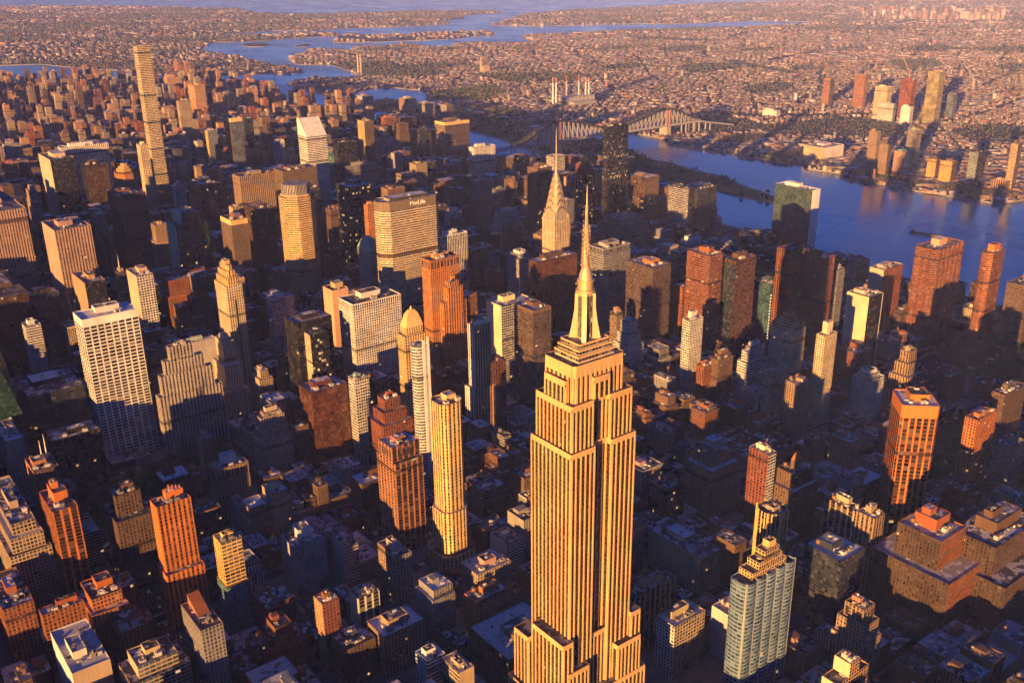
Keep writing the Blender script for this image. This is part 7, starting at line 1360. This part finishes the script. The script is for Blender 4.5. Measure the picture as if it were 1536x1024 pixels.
def houses(name, rs, x, y, d, label, big=1.0):
    N = len(x); sc1 = np.clip(d/6500, .62, 2.8)*big
    a = rs.uniform(9, 15, N)*sc1; b = rs.uniform(13, 21, N)*sc1; h = rs.uniform(5.5, 10, N)*np.clip(sc1, .9, 1.35)
    t = rs.random(N); ind = (t < .03) | ((cover(x, y) > 1.0) & (t < .30)) | ((d < 3600) & (t < .22)); a[ind] *= rs.uniform(1.8, 4.5, ind.sum()); b[ind] *= rs.uniform(1.2, 2.6, ind.sum()); h[ind] *= rs.uniform(.8, 1.5, ind.sum()); tall = (t > .9975); h[tall] = rs.uniform(18, 42, tall.sum())
    if big > 1: h = rs.uniform(30, 90, N)
    th = turn(x, y, d)
    ct, st_ = np.cos(th), np.sin(th); V = np.zeros((N, 8, 3))
    for i, (sx, sy) in enumerate(((-1, -1), (1, -1), (1, 1), (-1, 1))):
        lx, ly = a/2*sx, b/2*sy
        V[:, i, 0] = V[:, i+4, 0] = x+lx*ct-ly*st_; V[:, i, 1] = V[:, i+4, 1] = y+lx*st_+ly*ct; V[:, i+4, 2] = h
    V[:, :4, 2] = -.3
    base = np.arange(N)[:, None, None]*8; F = (base+np.array([[0, 1, 5, 4], [1, 2, 6, 5], [2, 3, 7, 6], [3, 0, 4, 7], [4, 5, 6, 7]])[None]).reshape(-1, 4)
    wallp = np.array([(.30, .16, .11), (.22, .11, .08), (.34, .25, .19), (.38, .33, .29), (.42, .39, .37), (.18, .13, .11), (.27, .23, .21)])
    roofp = np.array([(.04, .045, .055), (.065, .07, .085), (.14, .155, .18), (.33, .35, .40), (.13, .075, .06), (.16, .14, .13), (.05, .05, .06), (.48, .50, .54)])
    cols = np.ones((N, 5, 4)); cols[:, :4, :3] = wallp[rs.integers(0, len(wallp), N)][:, None]*np.where(rs.random((N, 1, 1)) < .15, 1.25, rs.uniform(.45, .95, (N, 1, 1))); cols[:, 4, :3] = roofp[rs.integers(0, len(roofp), N)]
    quad_mesh(name, V.reshape(-1, 3), F, cols.reshape(-1, 4), HOUSE, label, 'houses')
rs = np.random.default_rng(11)
x, y, d = sample(rs, 120000, 2100, 9000, ['queens']); houses('borough_houses', rs, x, y, d, 'endless low houses and sheds of the borough across the river')
x, y, d = sample(rs, 60000, 8000, 22000, ['queens']); houses('distant_houses', rs, x, y, d, 'tiny far houses fading toward the horizon on the right')
x, y, d = sample(rs, 60000, 4500, 22000, ['bronx', 'rikers']); houses('north_shore_houses', rs, x, y, d, 'tiny far houses on the shores and islands beyond the river bend')
ang = rs.uniform(.98, 1.10, 160); dd = rs.uniform(11500, 13500, 160); houses('far_town_towers', rs, -421+dd*np.sin(ang), -475+dd*np.cos(ang), dd, 'cluster of pink lit towers on the far right skyline', 1.6); 
def tree_clumps(name, rs, x, y, s, label, m):
    N = len(x); o6 = np.array([(1, 0, 0), (0, 1, 0), (-1, 0, 0), (0, -1, 0), (0, 0, 1), (0, 0, -.8)]); V = o6[None]*s[:, None, None]*rs.uniform(.6, 1.25, (N, 6, 1))
    V[:, :, 0] += x[:, None]; V[:, :, 1] += y[:, None]; V[:, :, 2] += s[:, None]*.9
    F = (np.arange(N)[:, None, None]*6+np.array([[0, 1, 4], [1, 2, 4], [2, 3, 4], [3, 0, 4], [1, 0, 5], [2, 1, 5], [3, 2, 5], [0, 3, 5]])[None]).reshape(-1, 3)
    g_ = np.array([(.06, .085, .030), (.045, .07, .024), (.09, .075, .03), (.12, .065, .03), (.07, .09, .04)]); cols = np.ones((N, 8, 4)); cols[:, :, :3] = g_[rs.integers(0, 5, N)][:, None]
    return quad_mesh(name, V.reshape(-1, 3), F, cols.reshape(-1, 4), HOUSE, label, 'trees')
x, y, d = sample(rs, 170000, 2100, 17000, ['queens', 'bronx'], False); tree_clumps('street_trees', rs, x, y, rs.uniform(3.5, 7, len(x))*np.clip(d/5500, .7, 2.4), 'countless trees among the far borough streets', None)
def scatter(poly, n, rs):
    xs = [p[0] for p in poly]; ys = [p[1] for p in poly]; x = rs.uniform(min(xs), max(xs), n); y = rs.uniform(min(ys), max(ys), n); ok = inside(x, y, poly); return x[ok], y[ok]
gx, gy = [], []
for q in GREEN: a, b = scatter(q, 900, rs); gx.append(a); gy.append(b)
a, b = scatter(LAND['roosevelt'], 9000, rs); t = rs.random(len(a)) < np.where(b < 1750, np.where(np.sin(a/23)+np.cos(b/31) > .2, .5, .04), .42); gx.append(a[t]); gy.append(b[t])
gx, gy = np.concatenate(gx), np.concatenate(gy)
tree_clumps('island_woodland', rs, gx, gy, rs.uniform(3.5, 8, len(gx)), 'wooded cover of the long river island and far riverside parks', None)

# ---------------------------------------------------------------- park trees near the towers
def tree_mesh(seed):
    rg = LCG(seed); mb = MB(); bark = plain('bark', (.06, .045, .03), .9); lf = plain('leaves_%d' % seed, [(.045, .085, .022), (.060, .090, .026), (.085, .080, .026), (.080, .060, .022)][seed % 4], .7, 0, .5, .8)
    tk = MB(); tk.cone(0, 0, .45, .18, 0, 6, bark, (0, 0, 0), 6)
    for k in range(4): a = k*1.7+seed; tk.beam((0, 0, 3.5), (2.2*math.cos(a), 2.2*math.sin(a), 7.5), .12, bark, (0, 0, 0))
    cl = [(0, 0, 7.5, 2.6), (.5, -.5, 9.5, 2.2)]+[(rg.uniform(-2.6, 2.6), rg.uniform(-2.6, 2.6), rg.uniform(5.5, 10.5), rg.uniform(1.4, 2.6)) for _ in range(12)]
    for cx, cy_, cz_, r in cl:
        for _ in range(26):
            d = Vector((rg.uniform(-1, 1), rg.uniform(-1, 1), rg.uniform(-1, 1)))
            if d.length < .05: continue
            p = Vector((cx, cy_, cz_))+d.normalized()*r*rg.uniform(.6, 1.05); u = Vector((rg.uniform(-1, 1), rg.uniform(-1, 1), rg.uniform(-.6, .6))).normalized()*.55; v = u.cross(d).normalized()*.45
            mb.face([tuple(p-u-v), tuple(p+u-v), tuple(p+u+v), tuple(p-u+v)], lf)
    o = mb.build('park_tree'); tk.build('trunk', o); return o
protos = []
for s in range(4):
    o = tree_mesh(s); o.location = (0, 0, -500); protos.append(o)
used = set()
def plant(x, y, z, s, label, group):
    k = int(rs.integers(0, 4)); o = protos[k]
    if k in used:
        t = o.children[0].copy(); o = o.copy(); COL.objects.link(o); COL.objects.link(t); t.parent = o
    used.add(k); o.location = (x, y, z); o.scale = (s, s, s*rs.uniform(.85, 1.15)); o.rotation_euler.z = rs.uniform(0, 6.28); tag(o, label, 'tree', group)
def grove(poly, n, label, group, keep=lambda x, y: True):
    x, y = scatter(poly, n, rs)
    for a, b in zip(x, y):
        if keep(a, b): plant(a, b, .3, rs.uniform(.85, 1.35), label, group)
clear = lambda x, y: all(not (r.location.x-20 < x < r.location.x+20 and r.location.y-16 < y < r.location.y+16) for r in blockers)
blockers = [o for o in COL.objects if o.type == 'EMPTY' and -300 < o.location.x < 60 and 450 < o.location.y < 720]
grove(PARKS[0], 210, 'dark leafy tree of the shady park below the white grid slab', 'trees of the shady park below the white grid slab', clear)
blockers = [o for o in COL.objects if o.type == 'EMPTY' and 600 < o.location.x < 1300 and 0 < o.location.y < 400]
grove(PARKS[1], 260, 'dark leafy tree of the riverside park at the right edge', 'trees of the riverside park at the right edge', clear)
grove(PARKS[3], 40, 'leafy tree on the dark plot right of the bright orange tower', 'trees on the plot right of the bright orange tower')

# ---------------------------------------------------------------- cars in the streets one can see into
CAR_KINDS = [('yellow', (.62, .36, .03)), ('white', (.70, .70, .68)), ('black', (.02, .02, .022)), ('silver', (.38, .39, .40)), ('red', (.35, .03, .02))]
lamp, n_, l_, p_ = new_mat('headlamp'); p_.inputs['Base Color'].default_value = (.8, .8, .75, 1); p_.inputs['Emission Color'].default_value = (1, .84, .6, 1); p_.inputs['Emission Strength'].default_value = .8
tail, n_, l_, p_ = new_mat('tail_lamp'); p_.inputs['Base Color'].default_value = (.4, .02, .02, 1); p_.inputs['Emission Color'].default_value = (1, .06, .03, 1); p_.inputs['Emission Strength'].default_value = .8
def car_mesh(nm, col):
    mb = MB(); pt = plain('car_paint_'+nm, col, .3, 0, .04); gl = plain('car_glass', (.02, .022, .026), .1, 0, .05); ty = plain('tyre', (.02, .02, .02), .9)
    prof = [(-2.3, .35), (2.3, .35), (2.3, .75), (2.15, .88), (1.0, .95), (.45, 1.45), (-1.25, 1.48), (-1.95, .98), (-2.3, .9)]
    for s_ in (-.9, .9): q = [(x, s_, z) for x, z in prof]; mb.face(q if s_ < 0 else q[::-1], pt)
    for i in range(len(prof)):
        (xa, za), (xb, zb_) = prof[i], prof[(i+1) % len(prof)]; mb.face([(xa, .9, za), (xb, .9, zb_), (xb, -.9, zb_), (xa, -.9, za)][::-1], gl if i in (4, 6) else pt)
    for s_ in (-.92, .92): mb.face([(.9, s_, .97), (.42, s_, 1.38), (-1.2, s_, 1.4), (-1.8, s_, 1.0)][::(1 if s_ > 0 else -1)], gl)
    for x in (-1.45, 1.45):
        for s_ in (-.93, .93): mb.face([(x+.34*math.cos(t*math.pi/4), s_, .34+.34*math.sin(t*math.pi/4)) for t in range(8)], ty)
    for s_ in (-.62, .62):
        mb.face([(2.32, s_-.2, .55), (2.32, s_+.2, .55), (2.32, s_+.2, .75), (2.32, s_-.2, .75)], lamp); mb.face([(-2.32, s_+.2, .6), (-2.32, s_-.2, .6), (-2.32, s_-.2, .8), (-2.32, s_+.2, .8)], tail)
    return mb
cars = [car_mesh(nm, c).build('car') for nm, c in CAR_KINDS]; seen = set()
for x, y, a in CARS:
    k = int(rs.choice(5, p=[.28, .26, .2, .2, .06])); o = cars[k]
    if k in seen: o = o.copy(); COL.objects.link(o)
    seen.add(k); o.location = (x, y, .02); o.rotation_euler.z = R(a); tag(o, 'tiny %s car with its lamps lit, down in the dark streets between the blocks' % CAR_KINDS[k][0], 'car', '%s cars in the streets' % CAR_KINDS[k][0])
# ---------------------------------------------------------------- bridge, power station, other far landmarks
def bridge():
    root = empty('cantilever_bridge', (1935, 2028, 0)); tag(root, 'long steel cantilever bridge with dark curved top chords crossing the river island', 'bridge')
    pale = plain('bridge_paint', (.27, .26, .27), .7); dark = plain('dark_chord', (.03, .03, .034), .6); red = plain('red_tower', (.36, .15, .11), .7)
    Z = (0, 0, 0)
    ks = [(1500, 47), (1678, 107), (1935, 60), (2192, 100), (2360, 50)]
    def top(u):
        for (a, za), (b, zb) in zip(ks, ks[1:]):
            if a <= u <= b: t = (u-a)/(b-a); t = t*t*(3-2*t); return za+(zb-za)*t
        return 45
    mb = MB(); dz = lambda u: 42 if 1500 < u < 2360 else 42-max(0, (1500-u)/460*14, (u-2360)/200*34)
    us = list(range(1230, 2560, 30))
    for a, b in zip(us, us[1:]):
        for y0, y1, c, zo in ((-15, 15, 0, 0),):
            za, zb = dz(a), dz(b)
            mb.face([(a-1935, y0, za), (b-1935, y0, zb), (b-1935, y1, zb), (a-1935, y1, za)], pale); mb.face([(a-1935, y0, za-5), (b-1935, y0, zb-5), (b-1935, y0, zb), (a-1935, y0, za)], pale)
            mb.face([(b-1935, y1, zb-5), (a-1935, y1, za-5), (a-1935, y1, za), (b-1935, y1, zb)], pale); mb.face([(a-1935, y0, za-5), (a-1935, y1, za-5), (b-1935, y1, zb-5), (b-1935, y0, zb-5)], pale)
    mb.build('deck', root)
    for y in (-14, 14):
        mb = MB(); step = 20; us = list(range(1500, 2361, step))
        for a, b in zip(us, us[1:]):
            mb.beam((a-1935, y, top(a)), (b-1935, y, top(b)), 3.2, dark, Z); mb.beam((a-1935, y, 43), (b-1935, y, 43), 1.8, pale, Z)
            if top(a) > 46:
                mb.beam((a-1935, y, 43), (a-1935, y, top(a)), 1.25, pale, Z); up = top(b) > top(a); mb.beam((a-1935, y, 43 if up else top(a)), (b-1935, y, top(b) if up else 43), 1.0, pale, Z)
        mb.build('truss', root)
    for u in (1678, 2192):
        t = empty('bridge_tower', (u-1935, 0, 0)); t.parent = root
        for y in (-14.5, 14.5):
            for x in (-7, 7): mb = MB(); mb.box(x-2.2, x+2.2, y-2.2, y+2.2, 36, top(u)+2, red, Z); mb.cone(x, y, 2.4, .2, top(u)+2, top(u)+9, red, Z, 8); mb.build('tower_leg', t)
        mb = MB(); mb.box(-11, 11, -18, 18, -6, 36, plain('pier_masonry', (.30, .27, .25), .9), Z); mb.build('pier', t)
    for u in (1500, 1590, 2290, 2330, 2360, 2420, 1420, 1340):
        mb = MB(); 
        for y in (-11, 11): mb.box(u-1935-2, u-1935+2, y-2, y+2, -6, dz(u)-5, pale, Z)
        mb.build('pier', root)
bridge()
def power_station():
    root = empty('power_station', (2520, 2930, 0)); tag(root, 'pale power station with four tall pairs of white and red chimneys', 'power station')
    mb = MB(); mb.prism(rect(-75, 95, -55, -5), -1, 38, lambda nx, ny: ('ribs', C_['pearl']), 8, 9); mb.cap(rect(-75, 95, -55, -5), 38, roof_mat(), (.5, .47, .46, 0)); mb.build('boiler_house', root)
    mb = MB(); mb.prism(rect(-60, 70, -95, -55.1), -1, 20, lambda nx, ny: ('blank', C_['grey']), 8, 9); mb.cap(rect(-60, 70, -95, -55.1), 20, roof_mat(), (.5, .47, .46, 0)); mb.build('turbine_hall', root)
    for x, y, h in STACKS:
        for o_ in (-7, 7):
            mb = MB(); mb.cone(x+o_, y-o_*.4, 4.2, 2.9, 0, h*.8, plain('chimney_white', (.60, .57, .55)), (0, 0, 0), 12); mb.cone(x+o_, y-o_*.4, 2.9, 2.6, h*.8, h, plain('red_tower', (.36, .15, .11)), (0, 0, 0), 12); mb.build('chimney', root)
STACKS = [(-62, 40, 118), (-8, 10, 125), (30, -8, 126), (78, -22, 112)]
power_station()
def pylon(x, y, h, label):
    root = empty('suspension_bridge_tower', (x, y, 0)); tag(root, label, 'bridge tower'); st = plain('pylon_steel', (.45, .38, .33), .6)
    for s_ in (-9, 9): mb = MB(); mb.box(s_-3, s_+3, -3.5, 3.5, -4, h, st, (0, 0, 0)); mb.build('tower_leg', root)
    for z in (h-7, h*.45): mb = MB(); mb.box(-6, 6, -2, 2, z, z+5, st, (0, 0, 0)); mb.build('cross_beam', root)
pylon(2400, 4635, 122, 'pale twin legged bridge tower standing at the bend of the far river')
def church(x, y):
    root = empty('church', (x, y, 0)); tag(root, 'tan church with a tall pointed steeple rising from the far houses', 'church'); c = (.42, .30, .21)
    mb = MB(); mb.box(-18, 30, -14, 14, 0, 28, facade('blank'), c); mb.build('nave', root); mb = MB(); mb.face([(-18, -14, 28), (30, -14, 28), (30, 0, 42), (-18, 0, 42)], facade('blank'), c); mb.face([(30, 14, 28), (-18, 14, 28), (-18, 0, 42), (30, 0, 42)], facade('blank'), c); mb.face([(-18, 14, 28), (-18, -14, 28), (-18, 0, 42)], facade('blank'), c); mb.build('roof', root)
    mb = MB(); mb.box(-29, -18, -6, 6, 0, 60, facade('blank'), c); mb.cone(-23.5, 0, 8, 0, 60, 105, facade('blank'), c, 4, math.pi/4); mb.build('steeple', root)
church(3060, 4330)
def barge():
    root = empty('barge', (1662, 678, -3)); root.rotation_euler.z = R(101); tag(root, 'long dark barge moored on the blue river', 'barge'); m = plain('barge_hull', (.10, .07, .05)); mb = MB()
    mb.box(-42, 42, -6, 6, -.5, 2.4, m, (0, 0, 0)); mb.build('hull', root); mb = MB(); mb.box(30, 39, -4, 4, 2.4, 7, plain('cabin_paint', (.5, .3, .2)), (0, 0, 0)); mb.build('cabin', root); mb = MB(); mb.box(-38, 26, -4.6, 4.6, 2.4, 3.6, plain('cargo', (.16, .10, .07)), (0, 0, 0)); mb.build('cargo', root)
barge()
# ---------------------------------------------------------------- air
def haze():
    mb = MB(); e = FAR+800; m = bpy.data.materials.new('haze'); m.use_nodes = True; nt = m.node_tree; nt.nodes.clear()
    out = nt.nodes.new('ShaderNodeOutputMaterial'); v = nt.nodes.new('ShaderNodeVolumePrincipled'); v.inputs['Color'].default_value = (.28, .36, .94, 1); v.inputs['Density'].default_value = HAZE; v.inputs['Anisotropy'].default_value = -.35
    nt.links.new(v.outputs[0], out.inputs['Volume'])
    mb.box(-e, e, -e, e, -12, 640, m, (0, 0, 0), bottom=True); tag(mb.build('haze'), kind='stuff')
HAZE = 2.7e-5
haze()
